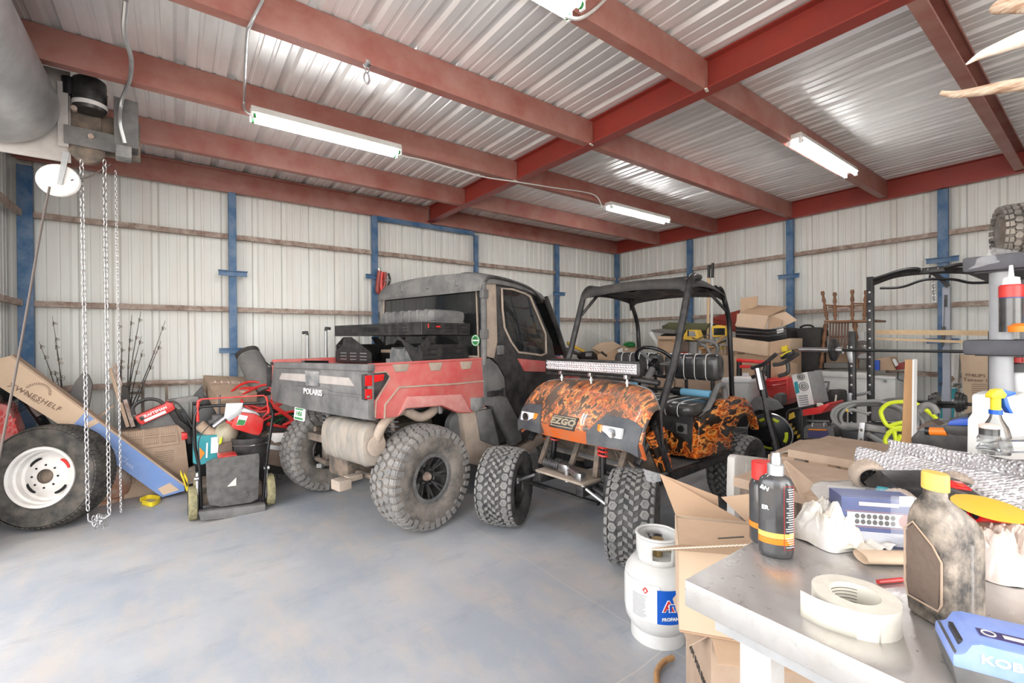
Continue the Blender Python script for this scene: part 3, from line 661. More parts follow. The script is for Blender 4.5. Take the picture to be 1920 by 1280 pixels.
# rear fender, rocker, lower cab
b = MB(); b.prism(US([(868, 772), (912, 762), (932, 820), (936, 866), (880, 870), (874, 840)], -.70), (0, .12, 0), .01); b.build('mud_guard', M['dust_tan'], utv)
b = MB(); b.prism(US([(932, 866), (1030, 806), (1030, 822), (940, 884), (880, 868), (884, 858)], -.72), (0, .12, 0), .008); b.build('rocker_panel', M['dust_tan'], utv)
b = MB(); b.prism(US([(905, 675), (918, 671), (934, 685), (946, 707), (950, 743), (973, 788), (980, 825), (965, 835), (925, 762), (909, 760)], -.745), (0, .10, 0), .01); b.build('rear_quarter_panel', M['dust_plastic'], utv)
b = MB(); b.prism(US([(895, 770), (921, 766), (938, 838), (905, 826)], -.73), (0, .08, 0), .006); b.build('splash_panel', M['dust_plastic'], utv)
# cab body (upper): side frame with opening, door
b = MB(); b.box((1.45, .0, .80), (1.25, 1.36, .75), bev=.05); b.build('cab_floor_body', M['black_plastic'], utv)
bdoor = [(929, 533), (975, 537), (996, 549), (1012, 585), (1036, 640), (1046, 700), (1040, 760), (1015, 800), (985, 828), (968, 800), (951, 746), (947, 706), (935, 684), (927, 674), (927, 600)]
b = MB(); b.prism(US(bdoor, -.725), (0, .045, 0), .008); dr = b.build('cab_door', M['black_plastic'], utv)
b = MB(); b.prism(US([(912, 521), (930, 523), (933, 640), (927, 672), (912, 668)], -.735), (0, .05, 0), .006); b.build('rear_pillar_panel', M['dust_tan'], utv, label='tan dusty pillar panel behind the door')
win = [(941, 541), (960, 542), (984, 550), (994, 556), (1002, 575), (1023, 625), (1024, 662), (1015, 666), (972, 660), (958, 640), (946, 614), (942, 580)]
b = MB(); b.prism(US(win, -.735), (0, .02, 0), .003); gl = b.build('door_window', M['glass_dark'], dr)
b = MB(); P_ = [Vector(p) for p in US(win, -.738)]; b.tube(P_, .011, 8, closed=True); b.build('window_trim', M['dust_tan'], dr)
b = MB(); b.prism(US([(972, 672), (1025, 677), (1023, 697), (985, 696)], -.74), (0, .02, 0), .004); b.build('door_stripe', M['dusty_red'], dr, label='red stripe under the door window')
b = MB(); b.box(tuple(US([(938, 656)], -.745)[0]), (.085, .03, .085), bev=.01); b.build('door_handle', M['dust_plastic'], dr)
for zz, L_ in ((737, .2),):
    p = US([(922, 738)], -.76)[0]; b = MB(); b.box((p[0]+.07, p[1], p[2]), (.23, .035, .05), bev=.012); b.box((p[0]+.17, p[1]-.01, p[2]), (.06, .05, .075), bev=.012); b.build('hinge', M['black_metal'], dr)
b = MB(); b.box((1.05, .70, 1.25), (.06, .05, 1.35)); b.prism([(x, .70, z) for x, y, z in US(bdoor, -.725)], (0, -.045, 0), .008); b.build('cab_door', M['black_plastic'], utv)
# roof: lofted shell
secs = []
def roofsec(x, zc, hw, th):
    pts = []
    for yy, dz in ((-1, -.045), (-1.0, -.01), (-.97, .02), (-.88, .05), (-.6, .072), (-.2, .085), (.2, .085), (.6, .072), (.88, .05), (.97, .02), (1, -.01), (1, -.045)):
        pts.append(Vector((x, yy*hw, zc+dz*th)))
    return pts
for x, z, hw, th in ((.76, 1.84, .745, .3), (.765, 1.90, .75, .7), (.80, 1.935, .755, 1), (.95, 1.945, .755, 1), (1.2, 1.94, .75, 1), (1.5, 1.91, .735, 1), (1.75, 1.855, .71, .8), (1.88, 1.80, .68, .5)):
    secs.append(roofsec(x, z, hw, th))
b = MB(); b.loft(secs); rf = b.build('cab_roof', M['dust_plastic'], utv, smooth=50)
for yy in (-.45, -.05, .35):
    b = MB(); b.tube(bez([(.765, yy, 1.89), (.82, yy, 1.995), (1.2, yy, 2.02), (1.6, yy, 1.96)], 6), .02, 8); b.build('roof_rib', M['dust_plastic'], rf)
b = MB(); b.tube(bez([(.80, -.745, 1.90), (.88, -.755, 1.955), (1.2, -.745, 1.945), (1.5, -.73, 1.90), (1.72, -.71, 1.80)], 6), .016, 8); b.build('drip_rail', M['black_plastic'], rf)
# rear window and frame
b = MB(); b.prism([(.80, -.70, 1.88), (.80, .70, 1.88), (.80, .74, 1.20), (.80, -.72, 1.20)], (.03, 0, 0)); b.build('rear_window', M['glass_dark'], utv)
b = MB(); b.tube([(.795, -.66, 1.85), (.795, .70, 1.85), (.795, .74, 1.25), (.795, -.68, 1.25)], .013, 8, closed=True); b.build('rear_window_trim', M['dust_tan'], utv)
for s in (-1, 1):
    b = MB(); b.tube([(.80, s*.735, 1.90), (.80, s*.74, 1.6), (.80, s*.735, 1.18)], .028, 10)
    b.box((.80, s*.745, 1.80), (.07, .05, .08), bev=.01); b.box((.80, s*.745, 1.45), (.07, .05, .08), bev=.01)
    b.build('roll_cage_post', M['dust_plastic'], utv)
b = MB(); c = U.at(892, 638, 'x', .79); b.lathe([(0, 0), (.052, 0), (.052, -.004), (0, -.004)], c, axis='x', n=32); stk = b.build('round_sticker', M['green'], utv, label='round green sticker on the rear window')
b = MB(); b.lathe([(.040, -.0045), (.045, -.0045), (.045, -.006), (.040, -.006)], c, axis='x', n=32, closed=True); b.box((c[0]-.005, c[1], c[2]), (.002, .07, .012)); b.build('sticker_print', M['print_white'], stk)
# a pillar, windshield, hood, front
b = MB(); b.prism([(1.84, -.70, 1.80), (1.84, .70, 1.80), (2.22, .66, 1.22), (2.22, -.66, 1.22)], (.02, 0, 0)); b.build('windshield', M['glass_dark'], utv)
b = MB()
for s in (-1, 1): b.tube([(1.80, s*.70, 1.84), (2.0, s*.70, 1.55), (2.24, s*.68, 1.18)], .03, 8)
b.build('front_pillar', M['black_plastic'], utv)
hs = []
for x, z, hw, zl in ((2.10, 1.22, .66, .75), (2.3, 1.20, .66, .75), (2.55, 1.12, .62, .75), (2.75, 1.02, .55, .7), (2.82, .9, .5, .66)):
    hs.append([Vector(p) for p in ((x, -hw, zl), (x, -hw, z-.06), (x, -hw*.85, z), (x, 0, z+.03), (x, hw*.85, z), (x, hw, z-.06), (x, hw, zl))])
b = MB(); b.loft(hs); b.build('hood', M['dusty_red'], utv)
b = MB(); b.box((1.75, 0, .5), (1.3, .9, .2)); b.build('underbody', M['black_plastic'], utv)
b = MB(); b.box((1.2, 0, 1.25), (.12, 1.2, .5), bev=.04); b.build('seat_back', M['black_clean'], utv)
# ---------------------------------------------------------------- bed rack (lies on the bed: a thing of its own)
rk = thing('cargo_rack', 'black slotted metal rack tray standing over the truck bed', 'rack', U.o+U.R@Vector((.46, 0, 1.2)), (0, 0, U.a))
def slots(b, y0, y1, z0, z1, n, place_, d=.002, rows=3):
    w_ = (y1-y0)/n
    for i in range(n):
        for r in range(rows):
            c_ = y0+w_*(i+.5); zz = z0+(z1-z0)*(r+.5)/rows; place_(b, c_, zz, w_*.62, (z1-z0)/rows*.28)
tr = MB(); tr.box((0, 0, .248), (.535, 1.28, .008))
for x in (-.265, .265): tr.box((x, 0, .295), (.006, 1.28, .10), bev=.002)
for y in (-.64, .64): tr.box((0, y, .295), (.535, .006, .10), bev=.002)
tray = tr.build('tray', M['black_metal'], rk, smooth=0)
b = MB()
slots(b, .18, .58, .255, .335, 3, lambda b, c, z, w_, h: b.box((-.269, c, z), (.002, w_, h)))
slots(b, -.48, -.10, .255, .335, 3, lambda b, c, z, w_, h: b.box((-.269, c, z), (.002, w_, h)))
slots(b, -.22, .24, .255, .335, 3, lambda b, c, z, w_, h: b.box((c, -.644, z), (w_, .002, h)))
b.build('slot_cutouts', M['black_clean'], tray, smooth=0)
lettering('KOLPIN', .048, M['black_clean'], tray, (-.270, .045, .295), (0, 0, -pi/2), bold=.002, sx=1.25, depth=.001)
b = MB(); b.box((-.10, -.645, .31), (.045, .003, .012)); b.box((-.205, -.645, .315), (.01, .003, .035)); b.build('red_badge', M['red'], tray)
for s in (-1, 1):
    b = MB(); y = s*.62
    b.prism([(-.265, y, .0), (.27, y, .0), (.27, y, .17), (.20, y, .235), (.12, y, .235), (.17, y, .165), (-.17, y, .165), (-.10, y, .235), (-.19, y, .235), (-.265, y, .16)], (0, .006, 0))
    b.box((0, s*.60, .155), (.5, .06, .012)); b.box((0, s*.58, .0), (.5, .10, .01)); sp_ = b.build('side_support', M['black_metal'], rk, smooth=0)
    b = MB(); slots(b, -.22, .24, .02, .15, 3, lambda b, c, z, w_, h: b.box((c, y-s*.0+(-.0015 if s < 0 else .0075), z), (w_, .002, h))); b.build('slot_cutouts', M['black_clean'], sp_, smooth=0)
    # end supports facing the tailgate
    b = MB(); a, c = (.64, .05) if s > 0 else (-.64, -.16)
    b.prism([(-.262, a, .0), (-.262, c, .0), (-.262, c, .09), (-.262, c+(a-c)*.25, .16), (-.262, c+(a-c)*.55, .235), (-.262, c+(a-c)*.75, .235), (-.262, c+(a-c)*.80, .16), (-.262, a, .10)] if s > 0 else [(-.262, a, .0), (-.262, a+.10, .0), (-.262, a+.26, .19), (-.262, a+.40, .235), (-.262, a+.30, .235), (-.262, a, .10)], (.006, 0, 0)); e = b.build('end_support', M['black_metal'], rk, smooth=0)
    if s > 0:
        b = MB(); slots(b, .09, .58, .015, .10, 3, lambda b, c, z, w_, h: b.box((-.2635, c, z), (.002, w_, h))); b.build('slot_cutouts', M['galv'], e, smooth=0)
def case(name, lbl, loc, d, mt='grey_plastic', ribs=5, rz=0, cat='case', k=.05):
    t = thing(name, lbl, cat, loc, (0, 0, rz)); b = MB(); b.box((0, 0, d[2]*.28), (d[0], d[1], d[2]*.56), bev=k*.5); b.build('body', M[mt], t)
    b = MB(); b.box((0, 0, d[2]*.74), (d[0], d[1], d[2]*.52), bev=k); ld = b.build('lid', M[mt], t)
    b = MB()
    for i in range(ribs):
        y = d[1]*(-.36+.72*i/(ribs-1)); b.box((0, y, d[2]*.74), (d[0]+.012, d[1]*.05, d[2]*.54), bev=.01)
    b.build('lid_rib', M[mt], ld); return t
def UL(x, y, z): return U.o+U.R@Vector((x, y, z))
case('storage_case', 'rounded dusty grey plastic case lying in the black rack tray', UL(.50, -.27, 1.452), (.36, .74, .20), 'dust_plastic', 6, U.a, k=.07)
case('storage_case', 'grey hard case under the rack on the right of the truck bed', UL(.50, -.24, .925), (.34, .46, .41), 'grey_plastic', 3, U.a, k=.05)
t = thing('vehicle_battery', 'black battery with a pale label under the truck rack', 'battery', UL(.55, .10, .925), (0, 0, U.a))
b = MB(); b.box((0, 0, .18), (.2, .32, .36), bev=.008); b.build('case', M['black_clean'], t)
b = MB(); b.box((0, 0, .375), (.21, .33, .03), bev=.006); b.build('lid', M['card_dusty'], t)
b = MB(); b.box((-.102, .04, .27), (.002, .09, .07)); b.build('label', M['print_white'], t)
for pxx, y0, y1 in ((578, 628, 676), (613, 620, 673)):
    p0 = at(pxx, y1+60, 'y', 5.35); p1 = at(pxx-2, y0, 'y', 5.35)
    t = thing('trekking_pole', 'silver pole with a bent black grip behind the truck tailgate, ' + ('shorter left one' if pxx < 600 else 'taller right one'), 'pole', (p0[0], p0[1], .0))
    b = MB(); b.cyl((0, 0, 0), (p1[0]-p0[0], 0, p1[2]), .014, 12); b.build('shaft', M['galv'], t)
    b = MB(); q = Vector((p1[0]-p0[0], 0, p1[2])); b.tube([q, q+Vector((.0, 0, .03)), q+Vector((-.05 if pxx < 600 else .05, 0, .025))], .018, 8); b.build('grip', M['black_clean'], t)
# ---------------------------------------------------------------- golf cart
G = Fr(2.15, 2.32, 3.6)
def flame_mat(name, amt=.5, dull=0):
    m = bpy.data.materials.new(name); m.use_nodes = True; nt = m.node_tree; N = nt.nodes; L = nt.links; p = N['Principled BSDF']
    tc = N.new('ShaderNodeTexCoord')
    def vm(op, a, b=None, sc=None):
        v = N.new('ShaderNodeVectorMath'); v.operation = op
        L.new(a, v.inputs[0])
        if b is not None:
            if isinstance(b, tuple): v.inputs[1].default_value = b
            else: L.new(b, v.inputs[1])
        if sc is not None: v.inputs[3].default_value = sc
        return v.outputs[0]
    mp = N.new('ShaderNodeMapping'); mp.inputs['Scale'].default_value = (3.4, 12, 9); mp.inputs['Rotation'].default_value = (.2, .3, .35); L.new(tc.outputs['Object'], mp.inputs[0])
    w1 = N.new('ShaderNodeTexNoise'); w1.inputs['Scale'].default_value = .9; w1.inputs['Detail'].default_value = 2; L.new(mp.outputs[0], w1.inputs[0])
    d = vm('ADD', mp.outputs[0], vm('SCALE', vm('SUBTRACT', w1.outputs['Color'], (.5, .5, .5)), sc=4.5))
    n = N.new('ShaderNodeTexNoise'); n.inputs['Scale'].default_value = .75; n.inputs['Detail'].default_value = 1.6; n.inputs['Roughness'].default_value = .45; L.new(d, n.inputs[0])
    r = N.new('ShaderNodeValToRGB'); e = r.color_ramp.elements; o = .42+amt*.12
    cols = [(0, (.012, .011, .010)), (o-.05, (.02, .012, .008)), (o-.012, (.22, .05, .008)), (o+.010, (.90, .42, .10)), (o+.028, (.70, .15, .015)), (o+.075, (.42, .07, .01)), (o+.10, (.05, .018, .01)), (o+.14, (.70, .20, .03)), (o+.155, (.05, .02, .01)), (1, (.02, .012, .01))]
    e[0].position = 0; e[0].color = (*cols[0][1], 1); e[1].position = 1; e[1].color = (*cols[-1][1], 1)
    for po, c in cols[1:-1]: x = e.new(po); x.color = (*c, 1)
    L.new(n.outputs['Fac'], r.inputs[0])
    last = r.outputs[0]
    if dull:
        n2 = N.new('ShaderNodeTexNoise'); n2.inputs['Scale'].default_value = 3; n2.inputs['Detail'].default_value = 8; L.new(tc.outputs['Object'], n2.inputs[0])
        mr = N.new('ShaderNodeMapRange'); mr.inputs[1].default_value = .35; mr.inputs[2].default_value = .65; mr.inputs[3].default_value = dull-.1; mr.inputs[4].default_value = dull+.15; L.new(n2.outputs['Fac'], mr.inputs[0])
        x = N.new('ShaderNodeMix'); x.data_type = 'RGBA'; L.new(mr.outputs[0], x.inputs[0]); L.new(last, x.inputs[6]); x.inputs[7].default_value = (.36, .29, .24, 1); last = x.outputs[2]
    L.new(last, p.inputs['Base Color']); p.inputs['Roughness'].default_value = .32 if dull else .2; p.inputs['Coat Weight'].default_value = .3
    return m
M['flame_dusty'] = flame_mat('flame_paint_dusty', .1, .22); M['flame'] = flame_mat('flame_paint', .6, 0)
cart = thing('golf_cart', 'lifted golf cart painted with orange flames, black canopy and knobbly tires', 'golf cart', G.o, (0, 0, G.a))
def GS(pts, y=-.55): return [G.at(px, py, 'y', y) for px, py in pts]
# cowl
def cowl(u, v):
    v = v*2-1; x0 = .0+.10*v*v; x1 = .46-.16*v*v; z0 = .785-.01*v*v; z1 = 1.085-.045*v*v
    x = x0+(x1-x0)*u; z = z0+(z1-z0)*sin(u*pi/2)**.85; y = v*.575
    k = max(0, abs(v)-.80)/.20; z -= .10*k**2*(.4+.6*u); y = math.copysign(min(abs(y), .575*(1-.0*k)), v)
    return (x, y, z)
b = MB(); b.grid(cowl, 20, 40); cw = b.build('front_cowl', M['flame_dusty'], cart, solid=.012, smooth=60)
b = MB(); P0 = [cowl(0, j/24) for j in range(25)]
b.loft([[Vector(p)+Vector(o_) for o_ in ((-.006, 0, .004), (.014, 0, .006), (.055, 0, -.085), (.035, 0, -.09))] for p in P0]); b.build('lower_lip', mat('orange_paint', (.68, .13, .02), .3, dirt=(.40, .20, .12), damt=.2, coat=.3), cw)
P1 = [cowl(1, j/24) for j in range(25)]
b = MB(); b.loft([[Vector(p)+Vector(o_) for o_ in ((0, 0, 0.004), (.03, 0, -.02), (.05, 0, -.25), (.03, 0, -.25))] for p in P1]); b.build('dash_back', M['black_plastic'], cw)
b = MB(); b.tube([Vector(p)+Vector((0, 0, .004)) for p in P1], .008, 6); b.build('edge_trim', M['grey_plastic'], cw)
for s in (-1, 1):
    b = MB(); q = []
    y0, y1 = (.22, .56)
    secs = []
    for j in range(9):
        yy = y0+(y1-y0)*j/8; v = yy/.575; p = Vector(cowl(0, v/2+.5)); h = .055 if j > 2 else .0+.027*j+.002
        up = Vector(cowl(.22 if j > 1 else .10*j, v/2+.5))
        secs.append([Vector((p.x-.012, s*yy, p.z-.075)), Vector((p.x-.018, s*yy, p.z+.0)), Vector((up.x-.014, s*yy, up.z+.006)), Vector((up.x+.03, s*yy, up.z-.01)), Vector((p.x+.05, s*yy, p.z-.075))])
    b.loft(secs); bz = b.build('headlight_bezel', M['bezel'], cw)
    yc = .405; p = Vector(cowl(.05, yc/.575/2+.5))
    b = MB(); b.box((p.x-.018, s*(yc-.01), p.z-.005), (.03, .15, .068), (0, .22, 0), .006); b.build('headlight', M['lamp_glass'], bz)
    b = MB(); b.box((p.x-.022, s*(yc-.10), p.z-.003), (.035, .035, .068), (0, .22, 0), .004); b.build('turn_signal', M['amber'], bz)
    b = MB(); b.lathe([(0, 0), (.026, 0), (.032, -.010), (.0, -.006)], (p.x-.035, s*(yc+.0), p.z-.005), axis='x', n=24); b.build('headlight_bulb', M['chrome'], bz)
bp = Vector(cowl(.06, .5))
b = MB(); b.box((0, 0, 0), (.012, .235, .098), bev=.004); bd = b.build('badge', M['black_plastic'], cw); place(bd, bp+Vector((-.010, 0, -.005)), (0, radians(32), 0))
b = MB()
for zz in (-.036, .036): b.box((-.008, 0, zz), (.004, .20, .006))
for yy in (-.10, .10): b.box((-.008, yy, 0), (.004, .006, .078))
b.build('badge_frame', mat('badge_gold', (.55, .48, .34), .35, .6), bd)
lettering('EZGO', .062, M['badge_gold'] if 'badge_gold' in M else bpy.data.materials['badge_gold'], bd, (-.008, 0, 0), (0, 0, -pi/2), bold=.003, sx=1.35, depth=.002, sp=1.02)
# chassis, floor, suspension
b = MB()
for s in (-1, 1): b.box((.95, s*.50, .455), (1.0, .05, .06)); b.box((.30, s*.20, .40), (.7, .06, .06), bev=.004); b.box((1.9, s*.25, .45), (.8, .05, .06))
b.box((.14, .02, .405), (.05, .60, .055), bev=.004); b.box((.02, .02, .325), (.035, .62, .02), (0, 0, .05)); b.box((.45, 0, .435), (.05, 1.0, .05)); b.box((1.42, 0, .45), (.05, 1.0, .05)); b.box((1.66, 0, .30), (.10, 1.0, .10), bev=.02)
b.build('frame', M['black_metal'], cart)
b = MB(); b.box((.67, 0, .492), (.5, 1.04, .02)); b.build('floor_pan', M['dust_plastic'], cart)
b = MB(); b.prism([(x, -1*y_, z) for x, y_, z in [(.40, .50, .51), (.20, .50, .76), (.24, .50, .76), (.44, .50, .51)]], (0, 1.0, 0)); b.build('toe_board', M['iron'], cart)
b = MB(); b.box((.12, .02, .438), (.28, .46, .015)); b.build('front_deck', mat('tan_deck', (.30, .25, .20), .8, dirt=(.40, .33, .26), damt=.4, dscale=12), cart)
for s, xx, yt in ((-1, .06, -.29), (1, .17, .24)):
    p0, p1 = Vector((xx+.02, yt, .76)), Vector((xx, yt+s*.02, .47))
    b = MB(); b.cyl(p0, p1, .012, 10); b.cyl(p0.lerp(p1, .42), p0.lerp(p1, .92), .021, 14); b.build('shock_body', M['black_gloss'], cart)
    b = MB(); d = p0.lerp(p1, .45)-p0; N_ = 90
    b.tube([p0+d*i/N_+Vector((.031*cos(i*2*pi*5/N_), .031*sin(i*2*pi*5/N_), 0)) for i in range(N_+1)], .0065, 6); b.build('coil_spring', M['red'], cart, label='red coil spring')
    b = MB(); b.box((xx-.01, s*.36, .42), (.05, .05, .22), bev=.006); b.tube([(xx-.02, s*.34, .36), (xx-.04, s*.46, .33)], .025, 8); b.tube([(xx, s*.22, .41), (xx-.01, s*.36, .38)], .02, 8)
    b.build('control_arm', M['black_metal'], cart)
    b = MB(); b.box((.0-s*.06, s*.42, .31), (.06, .06, .13), bev=.008); b.cyl((.0-s*.06, s*.42, .24), (-s*.06, s*.42, .38), .022, 12); b.build('steering_knuckle', M['black_metal'], cart)
    b = MB(); b.tube([(-.03-s*.04, s*.40, .34), (-.02, s*.20, .43)], .010, 8); b.cyl((-.03-s*.04, s*.40, .32), (-.03-s*.04, s*.40, .36), .016, 8); b.build('tie_rod', M['galv'], cart)
b = MB(); N_ = 14
b.lathe([(.026+(.008 if i % 2 else 0), .0+i*.011) for i in range(15)], (.06, .08, .49), axis='y', n=20); b.build('rack_boot', M['black_plastic'], cart, label='ribbed black rubber boot')
b = MB(); b.box((.06, .03, .49), (.06, .09, .06), bev=.015); b.cyl((.06, -.01, .49), (.02, -.12, .48), .022, 12); b.box((.03, -.14, .47), (.06, .06, .06), bev=.015); b.cyl((.05, .0, .40), (.05, .0, .5), .02, 10); b.build('steering_box', M['steel'], cart)
b = MB()
for x0, y0, x1, y1, z0, z1 in ((.25, .35, .1, .3, .75, .45), (.25, -.40, .1, -.36, .75, .46), (.3, .05, .12, .05, .76, .44), (.2, -.12, .15, -.22, .74, .45), (.3, .25, .2, -.1, .5, .52)):
    b.box(((x0+x1)/2, (y0+y1)/2, (z0+z1)/2), (.02, .04, sqrt((x1-x0)**2+(z1-z0)**2)), (0, atan2(x0-x1, z0-z1), 0))
for i in range(10):
    p = Vector((.30+random.uniform(-.05, .05), random.uniform(-.4, .4), random.uniform(.52, .7))); b.tube([p, p+Vector((random.uniform(-.1, .05), random.uniform(-.25, .25), random.uniform(-.1, .1)))], .010, 6)
b.build('front_subframe', M['iron'], cart, smooth=0)
b = MB(); b.prism([(.44, -.50, .46), (.36, -.50, .75), (.36, .50, .75), (.44, .50, .46)], (.01, 0, 0)); b.build('firewall', mat('crackled_mud', (.20, .17, .15), .9, dirt=(.45, .38, .31), damt=.5, dscale=14, contrast=.06), cart)
# wheels: front pair steered
st = radians(28)
fw_ = wheel(cart, .292, .155, .285, 'rings', face=-1, spokes=7, nb=0, body='cart_rubber', tread='cart_lug', dusty=False, hub='steel', name='wheel')
place(fw_, (.10, -.515, .292), (0, 0, st))
w2 = copy_tree(fw_, cart); place(w2, (-.115, .485, .292), (0, 0, pi+st+radians(2)))
w3 = copy_tree(fw_, cart); place(w3, (1.66, -.47, .292))
w4 = copy_tree(fw_, cart); place(w4, (1.66, .47, .292), (0, 0, pi))
# body: pod under seat, fenders
for s in (-1, 1):
    o_ = [(x, s*.56, z) for x, z in [(.82, .53), (.85, .82), (1.0, .86), (1.25, .92), (1.45, .93), (1.62, .90), (1.74, .83), (1.86, .70), (1.90, .60), (1.87, .60), (1.80, .72), (1.66, .77), (1.50, .73), (1.40, .64), (1.36, .52)]]
    b = MB(); b.prism(o_, (0, -s*.07, 0), .012); b.build('rear_fender', M['flame'], cart, smooth=50)
def pod(u, v):
    v = v*2-1; y = v*.55; x = .80+.05*u+.03*abs(v)**6; return (x, y, .53+.30*u)
b = MB(); b.grid(pod, 6, 30); fr = b.build('seat_pod_front', M['flame'], cart, solid=.01, smooth=60)
b = MB(); b.box((1.05, 0, .68), (.45, 1.02, .30)); b.build('battery_box', M['black_plastic'], cart)
c = G.at(1278, 803, 'x', .815)
b = MB(); b.box(c, (.02, .085, .075), bev=.008); pt = b.build('charger_port', M['dust_plastic'], fr)
b = MB(); b.lathe([(0, 0), (.022, 0), (.026, .01), (.0, .01)], c+Vector((-.02, 0, 0)), axis='x', n=20); b.build('port_socket', M['black_clean'], pt)
b = MB(); b.prism(GS([(1217, 822), (1232, 797), (1246, 800), (1261, 876), (1243, 887)], -.545), (0, .03, 0), .004); b.build('side_flap', M['flame'], cart)
b = MB(); b.prism([(x, -y, z) for x, y, z in GS([(1217, 822), (1232, 797), (1246, 800), (1261, 876), (1243, 887)], -.545)], (0, -.03, 0), .004); b.build('side_flap', M['flame'], cart)
b = MB(); b.prism(GS([(1262, 886), (1372, 848), (1372, 858), (1264, 900)], -.56), (0, .04, 0), .003); b.build('rocker_rail', M['black_metal'], cart)
b = MB(); b.prism(GS([(1228, 800), (1234, 797), (1262, 884), (1254, 886)], -.565), (0, .03, 0), .003); b.build('side_bar', M['black_metal'], cart)
# seats
def cushion(nm, x0, x1, y0, y1, z0, z1, nseam, back=False):
    secs = []
    NN = 40
    for i in range(NN+1):
        v = i/NN; y = y0+(y1-y0)*v; e = min(v, 1-v)*2; k = min(1, (e*6))**.4 if e > 0 else .0
        k = .72+.28*k; pf = 1-.05*(abs(sin(pi*nseam*v)) < .10)
        ring = []
        cx_, cz_ = (x0+x1)/2, (z0+z1)/2; hx, hz = (x1-x0)/2*k*pf, (z1-z0)/2*k*pf
        for j in range(20):
            a = 2*pi*j/20; ca, sa = cos(a), sin(a); ex = .55
            ring.append(Vector((cx_+hx*math.copysign(abs(ca)**ex, ca), y, cz_+hz*math.copysign(abs(sa)**ex, sa))))
        secs.append(ring)
    b = MB(); b.loft(secs); o = b.build(nm, mat(nm+'_vinyl', (.018, .018, .019), .28, dirt=(.10, .095, .09), damt=.10, dscale=4, coat=.2), cart, smooth=60)
    b = MB()
    for i in range(1, nseam):
        v = i/nseam; y = y0+(y1-y0)*v; cx_, cz_ = (x0+x1)/2, (z0+z1)/2; hx, hz = (x1-x0)/2*.985, (z1-z0)/2*.985
        b.tube([Vector((cx_+hx*math.copysign(abs(cos(a))**.55, cos(a)), y, cz_+hz*math.copysign(abs(sin(a))**.55, sin(a)))) for a in [2*pi*j/24 for j in range(24)]], .0035, 5, closed=True)
    b.build('piping', M['white_plastic'], o, label='white piping seams'); return o
cushion('seat_cushion', .80, 1.32, -.51, .51, .80, .93, 10)
cushion('seat_backrest', 1.24, 1.38, -.50, -.03, 1.055, 1.275, 5)
cushion('seat_backrest', 1.24, 1.38, .03, .50, 1.055, 1.275, 5)
b = MB()
for y in (-.38, -.15, .15, .38): b.tube([(1.42, y, .85), (1.40, y, 1.16)], .014, 8)
b.build('backrest_strut', M['black_metal'], cart)
for s in (-1, 1):
    b = MB(); b.tube(bez([(.98, s*.52, .83), (1.06, s*.53, .90), (1.17, s*.53, 1.01), (1.22, s*.53, 1.035), (1.29, s*.53, 1.02), (1.31, s*.53, .94), (1.28, s*.53, .86), (1.18, s*.53, .84), (1.05, s*.53, .80)], 6), .022, 10)
    b.build('armrest', M['dust_plastic'], cart)
# roll frame
frp = [(.16, .50, .60), (.35, .505, .82), (.59, .50, 1.19), (.70, .50, 1.46), (.80, .50, 1.74), (.84, .50, 1.82), (.90, .49, 1.86), (1.0, .48, 1.86)]
for s in (-1, 1):
    b = MB(); b.tube(bez([(x, s*y, z) for x, y, z in frp], 4), .026, 12); b.build('front_post', M['black_metal'], cart)
    b = MB(); b.tube(bez([(1.615, s*.455, .78), (1.61, s*.45, 1.0), (1.585, s*.45, 1.36), (1.56, s*.45, 1.56), (1.48, s*.45, 1.72), (1.42, s*.45, 1.80), (1.34, s*.44, 1.81)], 5), .020, 12); b.build('rear_post', M['black_gloss'], cart)
    b = MB(); b.tube([(.72, s*.50, 1.56), (.95, s*.42, 1.82)], .014, 8); b.build('canopy_brace', M['black_metal'], cart); b = MB(); b.tube([(1.53, s*.45, 1.62), (1.30, s*.36, 1.83)], .012, 8); b.build('canopy_brace', M['black_metal'], cart)
for pts_ in ([(.42, -.50, 1.10), (.40, -.25, 1.125), (.37, .2, 1.13), (.36, .50, 1.12)], [(.86, -.49, 1.84), (.86, .49, 1.84)], [(1.41, -.45, 1.81), (1.41, .45, 1.81)]):
    b = MB(); b.tube(pts_, .021, 10); b.build('cross_bar', M['black_metal'], cart)
def canopy(u, v):
    a = 2*v-1; x = .80+.66*u; y = a*(.52-.05*u); z = 1.895-.035*a**2-.05*(1-sin(pi*(u*.8+.1)))-.02*u
    k = max(0, abs(a)-.88)/.12; z -= .06*k; return (x, y, z)
b = MB(); b.grid(canopy, 14, 26)
for u in (0, 1):
    e = [canopy(u, j/25) for j in range(26)]; d_ = -.015 if u == 0 else .015
    b.grid(lambda a_, c_: tuple(Vector(canopy(u, c_))+Vector((d_*a_, 0, -.075*a_))), 3, 26)
b.build('canopy', mat('canopy_fabric', (.028, .027, .027), .75, dirt=(.08, .072, .065), damt=.3, dscale=5, bump=.2), cart, solid=.006, smooth=50)
b = MB(); b.grid(lambda u, v: (.9+.5*u, -.4+.8*v, 1.80-.035*sin(pi*u)*sin(pi*v)+.015*sin(v*20)), 10, 20); b.build('canopy_liner', M['black_plastic'], cart, solid=.004)
